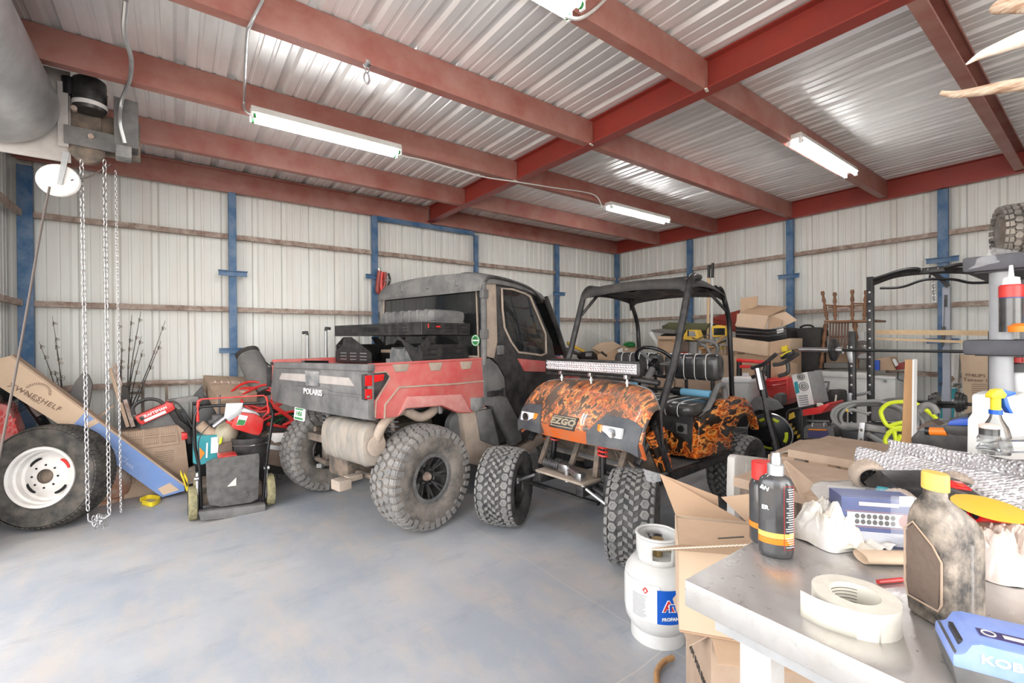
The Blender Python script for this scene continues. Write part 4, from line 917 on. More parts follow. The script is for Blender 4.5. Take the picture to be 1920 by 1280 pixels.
# light bar
b = MB(); b.box((.33, .02, 1.195), (.06, .90, .085), bev=.008); b.box((.345, .02, 1.195), (.05, .86, .10), bev=.004); lb = b.build('light_bar', M['black_metal'], cart)
b = MB(); b.box((.298, .02, 1.195), (.004, .85, .066)); lf = b.build('lens_face', M['lamp_glass'], lb)
led = MB()
for r in (-1, 1):
    for i in range(36):
        y = .02-.41+.82*i/35; led.lathe([(0, .0), (.006, .0), (.013, -.008), (.0148, -.006), (.0, .004)], (.296, y, 1.195+r*.0165), axis='x', n=10)
led = led.build('light_reflector', M['chrome'], lb); led['kind'] = 'stuff'
for y in (.32, .02, -.30):
    b = MB(); b.box((.34, y, 1.135), (.05, .03, .03), bev=.004); b.cyl((.34, y, 1.07), (.34, y, 1.13), .009, 8); b.cyl((.34, y, 1.09), (.34, y, 1.105), .016, 8); b.build('bar_bracket', M['steel'], lb)
# steering wheel
sw = Vector((.86, -.20, 1.215)); Rs = Euler((0, radians(46), 0)).to_matrix()
b = MB(); b.tube([sw+Rs@Vector((.0-.165*cos(a), .165*sin(a), .0)) for a in [i*2*pi/40 for i in range(40)]], .014, 10, closed=True)
whl = b.build('steering_wheel', M['black_gloss'], cart, smooth=60)
b = MB()
for a in (.5, 2.6, 4.7):
    for da in (-.1, .1): b.tube([sw+Rs@Vector((.04*cos(a), .04*sin(a), -.02)), sw+Rs@Vector((.16*cos(a+da), .16*sin(a+da), 0))], .008, 6)
b.build('spoke', M['dust_plastic'], whl)
b = MB(); b.lathe([(0, .02), (.03, .018), (.045, 0), (.048, -.05), (.03, -.07), (0, -.07)], sw, M=Rs, n=24); b.build('horn_pad', M['black_gloss'], whl)
b = MB(); b.tube([sw+Rs@Vector((0, 0, -.06)), Vector((.50, -.18, .80)), Vector((.40, -.18, .60))], .026, 12); b.build('steering_column', M['dust_plastic'], cart)
# blue and black snake tool lying across the seat
t = thing('hand_pump', 'light blue and black hand pump lying across the black cart seat', 'hand pump', G.o+G.R@Vector((1.16, -.23, .965)), (0, 0, G.a+radians(86)))
b = MB(); b.cyl((-.27, 0, 0), (-.02, 0, 0), .030, 20); b.build('barrel', M['sky_foam'], t)
b = MB(); b.cyl((-.02, 0, 0), (.05, 0, 0), .034, 16); b.cyl((.05, 0, 0), (.09, 0, 0), .02, 12); b.cyl((.09, 0, 0), (.42, .0, .005), .009, 10); b.build('plunger', M['black_clean'], t)
t = thing('tissue_box', 'light blue box sitting on the cart dash behind the flame cowl', 'box', G.o+G.R@Vector((.60, -.06, .97)), (0, 0, G.a+.2))
b = MB(); b.box((0, 0, .05), (.12, .22, .10), bev=.004); b.build('carton', M['sky_foam'], t)
b = MB(); b.box((0, 0, .102), (.05, .12, .003)); b.build('opening', M['black_clean'], t)
# ---------------------------------------------------------------- helpers for boxes
def AY(pts, y): return [at(px, py, 'y', y) for px, py in pts]
def AX(pts, x): return [at(px, py, 'x', x) for px, py in pts]
def slab(name, pts, y, th, mt, lbl, cat, group=None, bev=.004, ax='y', smooth=38):
    """thing from an outline on an upright plane, given real thickness away from the viewer"""
    b = MB(); P_ = AY(pts, y) if ax == 'y' else AX(pts, y)
    b.prism(P_, (0, th, 0) if ax == 'y' else (th, 0, 0), bev); return tag(b.build(name, M[mt], smooth=smooth), lbl, cat, group)
def sub_slab(name, par, pts, y, th, mt, bev=0, ax='y', label=None):
    b = MB(); P_ = AY(pts, y) if ax == 'y' else AX(pts, y); b.prism(P_, (0, th, 0) if ax == 'y' else (th, 0, 0), bev); return b.build(name, M[mt], par, label=label)
def carton(name, lbl, loc, d, rot=(0, 0, 0), mt='card', tape='card_light', cat='cardboard box', group=None, txt=None, tside='front', tcol='print_brown', tsize=.05):
    """closed carton: body, flap seam, tape strip, printing; loc = centre of its base"""
    t = thing(name, lbl, cat, loc, rot, group); b = MB(); b.box((0, 0, d[2]/2), d, bev=.006); b.build('carton', M[mt], t)
    b = MB(); b.box((0, 0, d[2]+.0005), (d[0]*1.002, .05, .0015)); b.box((-d[0]/2-.0005, 0, d[2]-.04), (.0015, .05, .08)); b.box((d[0]/2+.0005, 0, d[2]-.04), (.0015, .05, .08)); b.build('tape_strip', M[tape], t)
    b = MB(); b.box((0, 0, d[2]+.0012), (d[0]*.98, .003, .001)); b.build('flap_seam', M['card_in'], t)
    if txt: lettering(txt, tsize, M[tcol], t, (0, -d[1]/2-.001, d[2]*.55) if tside == 'front' else (-d[0]/2-.001, 0, d[2]*.55), (0, 0, 0) if tside == 'front' else (0, 0, -pi/2), bold=.001, sx=1.1)
    return t
# ---------------------------------------------------------------- spare dual wheel
sw_ = thing('spare_wheel', 'truck spare tyre on a white steel rim leaning at the left edge', 'wheel', (-.775, 4.90, .385), (radians(-7), 0, radians(-26)))
tyre(sw_, .388, .215, .25, 'road', 'rubber', 'rubber', name='tire')
b = MB(); F_ = -1
b.lathe([(.228, -.095), (.222, -.112), (.205, -.108), (.203, -.07), (.190, -.06), (.185, -.02), (.165, -.012), (.10, -.055), (.085, -.062), (.055, -.062), (.052, -.03)], axis='y', n=64)
b.lathe([(.228, .095), (.205, .10), (.20, -.02)], axis='y', n=48)
rim_ = b.build('rim', M['white_steel'], sw_, solid=.004)
for i in range(4):
    a = radians(40+90*i); c = Vector((.135*cos(a), -.034, .135*sin(a))); b = MB()
    R_ = Matrix.Rotation(-a, 3, 'Y')
    b.prism([c+R_@Vector((.020*sin(q), -.001, .046*cos(q))) for q in [k*2*pi/16 for k in range(16)]], (0, .006, 0)); b.build('hand_hole', M['black_clean'] if i else M['red'], rim_)
b = MB()
for i in range(8):
    a = 2*pi*i/8; c = Vector((.084*cos(a), -.067, .084*sin(a))); b.cyl(c, c+Vector((0, .008, 0)), .0075, 10)
b.build('bolt_hole', M['black_clean'], rim_)
b = MB(); b.lathe([(.052, -.064), (.052, -.03), (0, -.03)], axis='y', n=30); b.build('center_bore', M['iron'], rim_)
# ---------------------------------------------------------------- long leaning carton
t = thing('long_carton', 'long flat cardboard and blue carton leaning down across the spare wheel', 'cardboard box', (0, 0, 0))
YL = 5.10
A_, B_ = [(-6, 673), (18, 667), (160, 772), (128, 806), (-6, 722)], [(160, 772), (345, 910), (346, 920), (304, 932), (128, 806)]
b = MB(); b.prism(AY(A_, YL), (0, .14, 0)); b.build('carton_end', M['card_light'], t, smooth=0, label='plain tan cardboard half')
b = MB(); b.prism(AY(B_, YL), (0, .14, 0)); b.build('carton_sleeve', M['blue_card'], t, smooth=0, label='blue printed half')
b = MB(); b.prism(AY([(18, 667), (22, 665), (347, 908), (345, 911)], YL-.001), (0, .145, 0)); b.build('top_edge', M['card_dusty'], t, smooth=0)
b = MB(); b.prism(AY([(296, 916), (318, 905), (336, 918), (306, 928)], YL-.002), (0, .003, 0)); b.prism(AY([(158, 795), (178, 785), (186, 792), (164, 804)], YL-.002), (0, .003, 0)); b.build('tape_patch', M['card_light'], t, smooth=0)
sl = math.atan2(-.62, 1)
def on_y(px, py, y, rx=0): return at(px, py, 'y', y)
p_ = at(66, 745, 'y', YL-.003); ang = radians(38)
o = text_mb('XWNESHELF', .05, depth=.0005, bold=.0008, sx=1.15, sp=1.15).build('lettering', M['print_brown'], t, smooth=0); o.location = p_; o.rotation_euler = (0, ang, 0)
b = MB(); b.tube([at(38, 729, 'y', YL-.003), at(74, 757, 'y', YL-.003)], .0022, 4); b.tube([at(48, 740, 'y', YL-.003), at(66, 754, 'y', YL-.003)], .0014, 4); b.build('rule_print', M['print_brown'], t, smooth=0)
b = MB(); c0 = at(70, 736, 'y', YL-.003)
for i in range(17):
    a = radians(20+i*10)-ang*0; v = Vector((cos(a-ang), 0, sin(a-ang))); b.box(c0+v*.075, (.010, .001, .006), (0, -(a-ang), 0))
b.tube([c0+Vector((cos(radians(q)-ang), 0, sin(radians(q)-ang)))*.066 for q in range(20, 190, 10)], .0015, 4); b.build('saw_blade_print', M['print_brown'], t, smooth=0)
D('faded_blue', (.36, .45, .66), .6)
for qx, qy, L_ in ((206, 836, 34), (210, 845, 40), (220, 856, 30), (196, 832, 22)):
    b = MB(); p0_, p1_ = at(qx, qy, 'y', YL-.002), at(qx+L_, qy+L_*.78, 'y', YL-.002)
    for i in range(9):
        if i != 4: b.box(p0_.lerp(p1_, (i+.5)/9), ((p1_-p0_).length/13, .001, .011), (0, ang, 0))
    b.build('faded_print', M['faded_blue'], t, smooth=0)
# diagram carton
t = thing('diagram_carton', 'brown carton printed with line diagrams leaning behind the long blue box', 'cardboard box', (0, 0, 0))
b = MB(); b.prism(AY([(196, 815), (344, 795), (357, 905), (352, 916), (214, 940), (200, 935)], 5.32), (0, .16, 0), .005); b.build('carton', M['card_dusty'], t)
b = MB()
def lines(b, quad, n, y, w=.0016, vert=False):
    q = [at(*p, 'y', y) for p in quad]
    for i in range(n+1):
        k = i/n
        a, c = (q[0].lerp(q[3], k), q[1].lerp(q[2], k)) if not vert else (q[0].lerp(q[1], k), q[3].lerp(q[2], k))
        b.tube([a, c], w, 4)
for r in range(2):
    for c in range(3):
        x, y = 240+c*31, 809+r*16-c*3.5
        lines(b, [(x, y), (x+26, y-3), (x+27, y+9), (x+1, y+12)], 1, 5.317); lines(b, [(x, y), (x+26, y-3), (x+27, y+9), (x+1, y+12)], 9 if (r+c) % 2 else 6, 5.317, .001, True)
lines(b, [(226, 806), (330, 795), (337, 832), (232, 846)], 1, 5.317); lines(b, [(226, 806), (330, 795), (337, 832), (232, 846)], 1, 5.317, .0016, True)
for i in range(6): lines(b, [(290, 848+i*4), (326, 843+i*4), (326, 844+i*4), (290, 849+i*4)], 1, 5.317, .0009)
lines(b, [(241, 898), (253, 896), (253, 905), (241, 907)], 1, 5.317); lines(b, [(241, 898), (253, 896), (253, 905), (241, 907)], 1, 5.317, .0016, True)
b.build('line_print', M['print_brown'], t, smooth=0)
# rusty tank
t = thing('rusty_tank', 'squat rusty cream gas tank on the floor behind the spare wheel', 'gas tank', (-.52, 5.36, 0))
b = MB(); b.lathe([(0, .02), (.12, .02), (.17, .05), (.195, .12), (.20, .26), (.185, .34), (.13, .40), (.05, .42), (0, .42)], n=40); b.build('shell', M['rust_tank'], t)
b = MB(); b.lathe([(.13, 0), (.14, 0), (.14, .05), (.13, .05)], n=30, closed=True); b.build('foot_ring', M['rust_tank'], t)
b = MB(); b.lathe([(.10, .40), (.11, .40), (.11, .50), (.10, .50)], n=24, closed=True); b.build('collar', M['rust_tank'], t)
slab('wood_block', [(180, 852), (198, 848), (200, 868), (184, 872)], 5.30, .10, 'card_light', 'pale wooden block between the spare wheel and the diagram carton', 'wood block')
# yellow webbing
for k, pts in enumerate(([(262, 938), (280, 932), (300, 936), (285, 946), (266, 942)], [(345, 890), (352, 905), (350, 918), (344, 900), (338, 886)])):
    P_ = [at(px, py, 'z', .02) if k == 0 else at(px, py, 'y', 4.95) for px, py in pts]; b = MB()
    Q = bez([tuple(p) for p in P_], 6); b.loft([[q+Vector((0, 0, .022)), q+Vector((.004, .004, .022)), q+Vector((.004, .004, -.016)), q+Vector((0, 0, -.016))] for q in Q]); tag(b.build('webbing_strap', M['yellow']), ('yellow webbing strap crumpled on the floor at the foot of the long carton', 'yellow webbing loop beside the left mower wheel')[k], 'strap')
# fan, red crate, chrome hose left of wheel
t = thing('floor_fan', 'round black wire fan guard behind the rope at the left edge', 'fan', at(20, 738, 'y', 5.25), (radians(20), 0, radians(30)))
b = MB()
for r in (.04, .07, .10, .13, .16, .18): b.tube([(r*cos(a), -.05*(1-(r/.19)**2), r*sin(a)) for a in [i*2*pi/28 for i in range(28)]], .0018, 4, closed=True)
for i in range(28):
    a = i*2*pi/28; b.tube([(.0, -.05, 0), (.12*cos(a), -.035, .12*sin(a)), (.185*cos(a), 0, .185*sin(a)), (.15*cos(a), .06, .15*sin(a))], .0016, 4)
b.build('wire_guard', M['black_clean'], t)
b = MB(); b.lathe([(0, .0), (.06, .0), (.07, .10), (0, .12)], axis='y', n=20); b.build('motor', M['black_clean'], t)
b = MB(); b.cyl((0, .06, -.05), (0, .1, -.75), .014, 8); b.build('stand', M['black_clean'], t)
t = thing('red_crate', 'red plastic crate with small holes behind the spare wheel', 'crate', (0, 0, 0))
b = MB(); b.prism(AY([(-12, 752), (14, 760), (34, 808), (32, 830), (-12, 850)], 5.20), (0, .22, 0), .01); b.build('shell', mat('red_crate_plastic', (.62, .07, .06), .5, dirt=(.6, .35, .32), damt=.35, dscale=7), t)
b = MB()
for i in range(4):
    for j in range(3): c = at(3+i*8, 775+j*12+i*4, 'y', 5.195); b.box(c, (.012, .004, .03), (0, .3, 0))
b.build('vent_hole', M['red'], t)
wire('vacuum_tube', [at(48, 745, 'y', 5.3), at(62, 765, 'y', 5.3), at(80, 790, 'y', 5.3), at(96, 812, 'y', 5.35)], .035, 'black_gloss', 'shiny black curved tube between the spare wheel and the long carton', 'tube')
wire('chrome_pipe', [at(58, 752, 'y', 5.22), at(68, 768, 'y', 5.22), at(76, 778, 'y', 5.22)], .028, 'chrome', 'short bent chrome pipe under the long carton', 'pipe')
# grey fender panel
slab('fender_panel', [(126, 752), (140, 716), (156, 697), (166, 703), (173, 720), (170, 745), (160, 800), (150, 790)], 5.45, .05, 'grey_cloth', 'dark grey curved plastic panel standing behind the hoist chains', 'panel')
# fishing rods and sticks
def rod(p0, p1, lbl, bend=.03, guides=4, r=.007, y0=5.5, y1=5.75, mt='black_plastic', sway=1):
    a = at(*p0, 'y', y0); c = at(*p1, 'y', y1); t = thing('fishing_rod', lbl, 'fishing rod', a, (0, 0, 0), 'fishing rods leaning by the left back wall'); d = c-a; m_ = d*.5+Vector((bend, 0, 0))
    b = MB(); Q = bez([(0, 0, 0), m_, d], 6); n_ = len(Q); b.tube(Q, [r*(1-.75*i/(n_-1)) for i in range(n_)], 6); b.build('blank', M[mt], t)
    for i in range(guides):
        q = Q[int((n_-1)*(.35+.64*i/max(1, guides-1)))]; b = MB(); s_ = .012*(1-.1*i); b.tube([q+Vector((.016+s_*cos(a_), -.004, s_*sin(a_))) for a_ in [k*2*pi/8 for k in range(8)]], .0022, 4, closed=True); b.tube([q, q+Vector((.012, -.003, .012))], .002, 4); b.tube([q+Vector((0, 0, -.02)), q+Vector((0, 0, .02))], r*.9, 5); b.build('line_guide', M['iron'], t)
rods = [((238, 786), (223, 597)), ((240, 790), (247, 590)), ((236, 788), (264, 584)), ((234, 790), (310, 601)), ((240, 795), (302, 640)), ((236, 780), (265, 630)), ((232, 776), (229, 646)), ((242, 790), (268, 655))]
rl = ['whose thin tip reaches up left of the others', 'second from the left in the tall bunch', 'tallest straight one of the bunch', 'slanting farthest right with the highest tip', 'lower one slanting right with a curled tip', 'short one in the middle of the bunch', 'shortest one at the left of the bunch', 'short one leaning gently right']
for (a, c), l in zip(rods, rl): rod(a, c, 'dark fishing rod behind the chains, '+l, random.uniform(-.03, .03), random.randint(3, 5))
for (a, c), l in zip([((118, 772), (98, 592)), ((120, 775), (103, 640)), ((112, 760), (73, 640)), ((116, 765), (102, 694))], ['tallest beside the blue corner post', 'close behind the tallest by the blue corner post', 'leftmost near the blue corner post', 'shortest near the blue corner post']):
    rod(a, c, 'thin fishing rod, '+l, .01, 4, .005)
for k, (a, c, w_) in enumerate((((214, 682), (250, 800), .035), ((206, 690), (240, 800), .03), ((212, 760), (180, 785), .02))):
    pa, pc = at(*a, 'y', 5.48), at(*c, 'y', 5.40); b = MB(); b.tube([pa, pc], w_*.6, 4); tag(b.build('wood_stake', M['card_dusty'] if k else M['rust_girt']), ('reddish square stake leaning in the rod bunch', 'grey square stake just left of the reddish one', 'short stake lying at the foot of the rod bunch')[k], 'stake')
slab('rod_case', [(228, 722), (240, 726), (250, 800), (236, 830), (224, 800)], 5.42, .10, 'dark_cloth', 'tall dark padded rod case behind the diagram carton', 'bag')
# steel rack frame on the back wall
t = thing('steel_rack_frame', 'rusty steel tube frame standing against the back wall behind the red mower engine', 'frame', (0, 0, 0))
for k, (a, c) in enumerate((((236, 719), (270, 718)), ((236, 737), (266, 736)), ((267, 718), (268, 800)), ((312, 719), (313, 760)))):
    b = MB(); b.tube([at(*a, 'y', 5.78), at(*c, 'y', 5.78)], .018, 4); b.build(('top_rail', 'lower_rail', 'upright', 'upright')[k], M['iron'], t)
b = MB(); b.tube([at(268, 717, 'y', 5.75), at(351, 716, 'y', 5.75)], .022, 8); tag(b.build('steel_pipe', M['rust_girt']), 'mottled steel pipe lying along the lowest girt', 'pipe')
slab('junk_crate', [(236, 790), (345, 772), (362, 800), (362, 880), (236, 880)], 5.52, .30, 'black_clean', 'dark storage tub hidden behind the diagram carton', 'storage tub', ax='y')
# red engine
t = thing('mower_engine', 'red and black mower engine cover lettered in white, with a black loop handle', 'engine', (0, 0, 0))
yy_ = 5.28
b = MB(); b.prism(AY([(252, 781), (262, 777), (308, 757), (312, 753), (324, 756), (329, 766), (322, 771), (312, 776), (270, 795), (265, 797), (258, 791)], yy_), (0, .14, 0), .012); sh_ = b.build('shroud', M['red'], t)
an = radians(24)
o = text_mb('CRAFTSMAN', .035, depth=.001, bold=.001, sx=1.0).build('lettering', M['print_white'], sh_, smooth=0); o.location = at(289, 773, 'y', yy_-.002); o.rotation_euler = (0, -an, 0)
b = MB(); c = at(291, 780, 'y', yy_-.002); b.box(c, (.17, .004, .026), (0, -an, 0)); b.build('model_plate', M['galv'], sh_)
b = MB(); b.box(at(266, 784, 'y', yy_-.001), (.03, .006, .035), (0, -an, 0), .002); b.build('pull_slot', M['black_clean'], sh_)
b = MB(); b.tube(bez([tuple(p) for p in AY([(251, 778), (249, 765), (258, 755), (277, 748), (296, 750), (307, 757)], yy_+.02)], 6), .016, 8); b.build('loop_handle', M['black_plastic'], t)
b = MB(); b.prism(AY([(262, 797), (330, 766), (346, 790), (350, 812), (300, 815), (262, 812)], yy_+.05), (0, .18, 0), .02); b.build('engine_block', M['dust_plastic'], t)
b = MB(); b.tube(bez([tuple(p) for p in AY([(322, 770), (335, 790), (352, 806), (358, 830)], yy_+.05)], 5), .03, 8); b.tube(bez([tuple(p) for p in AY([(300, 762), (325, 752), (345, 770), (360, 800)], yy_+.02)], 5), .006, 6); b.build('air_duct', M['black_plastic'], t)
# light carton, grey bag
t = thing('fixture_carton', 'upside-down brown carton reading LIGHT, tilted behind the mower handle', 'cardboard box', (0, 0, 0))
q = [at(381, 703, 'y', 5.75), at(468, 707, 'y', 5.75), at(482, 736, 'y', 5.2), at(412, 753, 'y', 5.0)]
b = MB(); b.prism([q[0], q[1], q[2], q[3]], Vector((.0, .05, -.16))); b.build('carton', M['card_dusty'], t)
def qp(u, v, d=0):
    a = q[0].lerp(q[1], u); c = q[3].lerp(q[2], u); n_ = (q[1]-q[0]).cross(q[3]-q[0]).normalized(); n_ = n_ if n_.z > 0 else -n_
    return a.lerp(c, v)+n_*d
b = MB(); b.tube([qp(.5, 0, .001), qp(.55, 1, .001)], .003, 4); b.build('flap_seam', M['print_brown'], t)
xa = (q[1]-q[0]).normalized(); za = (q[0]-q[3]); za = (za-xa*za.dot(xa)).normalized(); ya = za.cross(xa)
o = text_mb('LIGHT', .10, depth=.001, bold=.001, sx=1.3).build('lettering', M['print_pink'], t, smooth=0)
o.matrix_world = Matrix(((-xa.x, -ya.x*-1, -za.x, 0), (-xa.y, -ya.y*-1, -za.y, 0), (-xa.z, -ya.z*-1, -za.z, 0), (0, 0, 0, 1))); o.location = qp(.5, .38, .014)
b = MB(); b.prism([qp(.45, .62, .002), qp(.95, .8, .002), qp(.72, .95, .002)], (0, 0, .001)); b.build('arrow_print', M['print_pink'], t)
p0, p1 = at(463, 660, 'y', 5.62), at(500, 735, 'y', 5.35); d = p1-p0
t = thing('folded_chair_bag', 'grey fabric cylinder bag leaning against the wall right of the blue post', 'bag', p0)
b = MB(); Q = [d*(i/10) for i in range(11)]; b.tube(Q, [.085, .115, .12, .125, .122, .125, .127, .125, .12, .115, .10], 16); b.build('sleeve', M['grey_cloth'], t)
b = MB(); b.tube([Vector((.0, -.0, .0)), d*.08], .118, 16); b.build('rolled_top', M['dark_cloth'], t)
b = MB(); b.tube(bez([d*.2+Vector((.1, -.08, 0)), d*.5+Vector((.17, -.08, 0)), d*.9+Vector((.1, -.06, 0))], 5), .008, 6); b.build('carry_strap', M['dark_cloth'], t)
slab('dark_ramp', [(360, 745), (380, 722), (384, 740), (400, 757), (400, 775), (362, 770)], 5.5, .05, 'black_plastic', 'dark sloping board under the left edge of the LIGHT carton', 'board')
slab('grey_tube_stand', [(310, 750), (362, 742), (372, 744), (372, 752), (316, 760)], 5.45, .06, 'grey_plastic', 'long grey plastic tube lying behind the red engine', 'tube')
# heap base
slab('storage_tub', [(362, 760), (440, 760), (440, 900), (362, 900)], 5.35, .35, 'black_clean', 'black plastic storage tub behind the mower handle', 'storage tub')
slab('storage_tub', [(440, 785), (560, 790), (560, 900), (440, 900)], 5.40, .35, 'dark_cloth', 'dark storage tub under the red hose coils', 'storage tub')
# red hose coils
t = thing('red_hose', 'loose coils of red rubber hose heaped above the mower handle', 'hose', at(480, 745, 'y', 5.22))
for k in range(5):
    b = MB(); c0 = Vector((random.uniform(-.05, .08), random.uniform(-.05, .05), random.uniform(-.02, .05))); r = random.uniform(.13, .20); ti = random.uniform(.3, .8)
    b.tube([c0+Vector((r*1.1*cos(a), r*.6*sin(a)*cos(ti)-.02*k, r*.62*sin(a)+.015*sin(3*a+k))) for a in [i*2*pi/30 for i in range(30)]], .012, 7, closed=True); b.build('coil', M['red'], t)
b = MB(); b.tube(bez([tuple(p-Vector(t.location)) for p in AY([(452, 760), (460, 790), (480, 792), (505, 768), (498, 742)], 5.0)], 6), .012, 7); b.build('loose_end', M['red'], t)
for k, (pts, r, l) in enumerate((([(508, 757), (540, 780), (558, 795)], .020, 'upper red tube of the jack behind the tailgate'), ([(500, 795), (530, 803), (556, 806)], .026, 'thick red bar lying low behind the mower'), ([(530, 798), (550, 788), (566, 772), (578, 760)], .018, 'bent red bar near the licence plate'), ([(494, 788), (520, 776), (556, 770)], .012, 'thin red bar crossing behind the mower handle'))):
    wire('red_bar', [at(px, py, 'y', 4.98) for px, py in pts], r, 'red', l, 'metal bar', group='red steel bars behind the mower')
for k in range(12):
    a = at(random.uniform(500, 520), random.uniform(768, 800), 'y', 5.25); c = at(random.uniform(548, 566), random.uniform(764, 800), 'y', 5.3)
    b = MB(); b.tube([a, a.lerp(c, .5)+Vector((0, 0, .01)), c], random.uniform(.008, .014), 6); tag(b.build('dark_stick', M['dark_cloth'] if k % 3 else M['green']), 'thin dark stick in the loose pile between the mower and the truck tailgate', 'stick', 'sticks piled behind the mower')
# ---------------------------------------------------------------- lawn mower, rear towards the viewer
mw = thing('lawn_mower', 'push lawn mower with a black loop handle and grass-caked wheels', 'lawn mower', (.36, 4.34, 0))
mo = Vector((.36, 4.34, 0))
def MWp(px, py, y): return at(px, py, 'y', y)-mo
for k, xx in enumerate((-.265, .275)):
    b = MB(); b.lathe([(.03, -.028), (.095, -.03), (.128, -.026), (.132, 0), (.128, .026), (.095, .03), (.03, .028)], axis='x', n=36, closed=True); w_ = b.build('wheel', M['grass_tread'], mw, label='wheel caked in dry grass'); w_.location = (xx, .02, .132)
    b = MB(); b.lathe([(0, -.034), (.085, -.034), (.09, 0), (.085, .034), (0, .034)], axis='x', n=28); b.build('hub', M['black_plastic'], w_)
for k, xx in enumerate((-.22, .25)):
    b = MB(); b.lathe([(.03, -.025), (.09, -.028), (.10, 0), (.09, .028), (.03, .025)], axis='x', n=30, closed=True); w_ = b.build('wheel', M['grass_tread'], mw); w_.location = (xx, .56, .10)
b = MB(); b.box((0, .30, .14), (.46, .56, .12), bev=.04); b.build('deck', M['iron'], mw)
b = MB(); b.prism([MWp(*p, 4.22) for p in ((372, 960), (498, 945), (497, 962), (468, 968), (376, 976))], (0, .10, 0), .006); b.build('trailing_shield', M['dust_plastic'], mw)
b = MB(); b.prism([MWp(*p, 4.26) for p in ((386, 866), (400, 860), (485, 850), (487, 858), (484, 935), (470, 942), (415, 950), (392, 946), (388, 930))], (0, .015, 0), .004); fl = b.build('rear_flap', mat('board_grey', (.075, .072, .07), .8, dirt=(.13, .125, .12), damt=.4, dscale=14, bump=.1), mw)
b = MB(); b.prism([MWp(*p, 4.255) for p in ((426, 912), (443, 895), (443, 910))], (0, .003, 0)); b.build('torn_sticker', M['cream'], fl)
b = MB(); b.tube([MWp(*p, 4.25) for p in ((420, 926), (438, 931), (463, 922), (463, 928))], .004, 5); b.build('pressed_rib', M['dust_plastic'], fl)
for k, pts in enumerate(([(377, 962), (375, 880), (366, 840), (364, 800), (366, 778), (372, 766)], [(492, 950), (498, 880), (503, 840), (509, 800), (512, 775), (508, 762)])):
    b = MB(); b.tube([MWp(*p, 4.30-.0*i) for i, p in enumerate(pts)], .0125, 10); b.build('handle_tube', M['black_gloss'], mw)
b = MB(); b.tube(bez([MWp(*p, 4.30) for p in ((372, 766), (380, 762), (430, 759), (498, 755), (508, 762))], 4), .0125, 10); b.build('handle_bar', M['black_gloss'], mw)
b = MB(); b.tube([MWp(*p, 4.27) for p in ((371, 780), (371, 752), (378, 748), (494, 741), (500, 745), (504, 775))], .006, 8); b.build('bail_bar', M['red'], mw, label='red bail bar over the handle')
b = MB(); b.tube([MWp(*p, 4.27) for p in ((371, 790), (371, 776))], .010, 8); b.tube([MWp(*p, 4.27) for p in ((371, 762), (372, 752), (377, 749))], .011, 8); b.build('bail_grip', M['red'], mw)
b = MB(); b.prism([MWp(*p, 4.27) for p in ((424, 756), (456, 755), (452, 776), (430, 790), (420, 782))], (0, .01, 0), .003); b.build('handle_label', M['galv'], mw)
for xx in (-.235, .245):
    b = MB(); b.box((xx, .0, .22), (.02, .05, .30), bev=.004); b.cyl((xx-.02, -.03, .33), (xx+.02, -.03, .33), .018, 10); b.build('handle_bracket', M['steel'], mw)
    b = MB(); b.box((xx+.02*(-1 if xx > 0 else 1), -.03, .17), (.015, .02, .10)); b.build('height_lever', M['red'], mw)
b = MB(); b.tube(bez([MWp(*p, 4.25) for p in ((412, 782), (385, 805), (372, 830), (375, 880), (372, 920))], 5), .004, 6); b.tube(bez([MWp(*p, 4.2) for p in ((505, 812), (490, 825), (462, 850))], 4), .003, 5); b.build('control_cable', M['black_clean'], mw)
b = MB(); b.box((0, .28, .26), (.26, .28, .16), bev=.03); b.build('engine', M['iron'], mw)
# things in the heap
t = thing('teal_carton', 'teal and orange carton with a white label behind the left mower handle', 'cardboard box', (0, 0, 0))
b = MB(); b.prism(AY([(362, 815), (368, 817), (411, 815), (412, 862), (374, 872), (362, 868)], 4.78), (0, .14, 0), .003); b.build('carton', M['teal'], t, smooth=0)
for nm, pp, m_ in (('label', [(396, 820), (410, 819), (409, 848), (395, 850)], 'print_white'), ('orange_print', [(374, 838), (384, 849), (375, 862)], 'orange')):
    sub_slab(nm, t, pp, 4.776, .003, m_)
sub_slab('white_print', t, [(387, 830), (390, 830), (389, 858), (386, 858)], 4.776, .002, 'print_white')
t = thing('fuel_can', 'red plastic fuel can with a green and white sticker, tilted behind the mower', 'fuel can', (0, 0, 0))
b = MB(); b.prism(AY([(441, 776), (452, 772), (480, 776), (496, 786), (493, 806), (487, 817), (474, 815), (440, 805), (432, 800), (436, 792)], 4.66), (0, .16, 0), .02); cn = b.build('body', M['red'], t)
sub_slab('sticker', t, [(449, 777), (465, 780), (458, 797), (443, 797)], 4.655, .004, 'print_white'); sub_slab('sticker_print', t, [(448, 786), (461, 788), (457, 797), (443, 796)], 4.652, .003, 'green')
sub_slab('cap', t, [(450, 770), (458, 765), (482, 773), (488, 779), (486, 781), (452, 775)], 4.68, .10, 'galv', .004)
b = MB(); b.tube([at(438, 793, 'y', 4.7), at(424, 790, 'y', 4.7)], [.02, .012], 8); b.build('spout', M['red'], t)
t = thing('plastic_bucket', 'black plastic bucket behind the mower flap, under the fuel can', 'bucket', (.545, 4.78, 0.0))
b = MB(); b.lathe([(0, .0), (.12, .0), (.15, .50), (.156, .50), (.156, .53), (.148, .53), (.118, .02), (0, .02)], n=40); b.build('shell', M['black_plastic'], t)
b = MB(); b.tube([(.155*cos(a), .155*sin(a), .47+.0*a) for a in [i*pi/12+pi for i in range(13)]], .005, 6); b.build('rim_wire', M['steel'], t)
t = thing('tote_bag', 'brown insulated tote bag standing between the mower and the truck tyre', 'bag', (0, 0, 0))
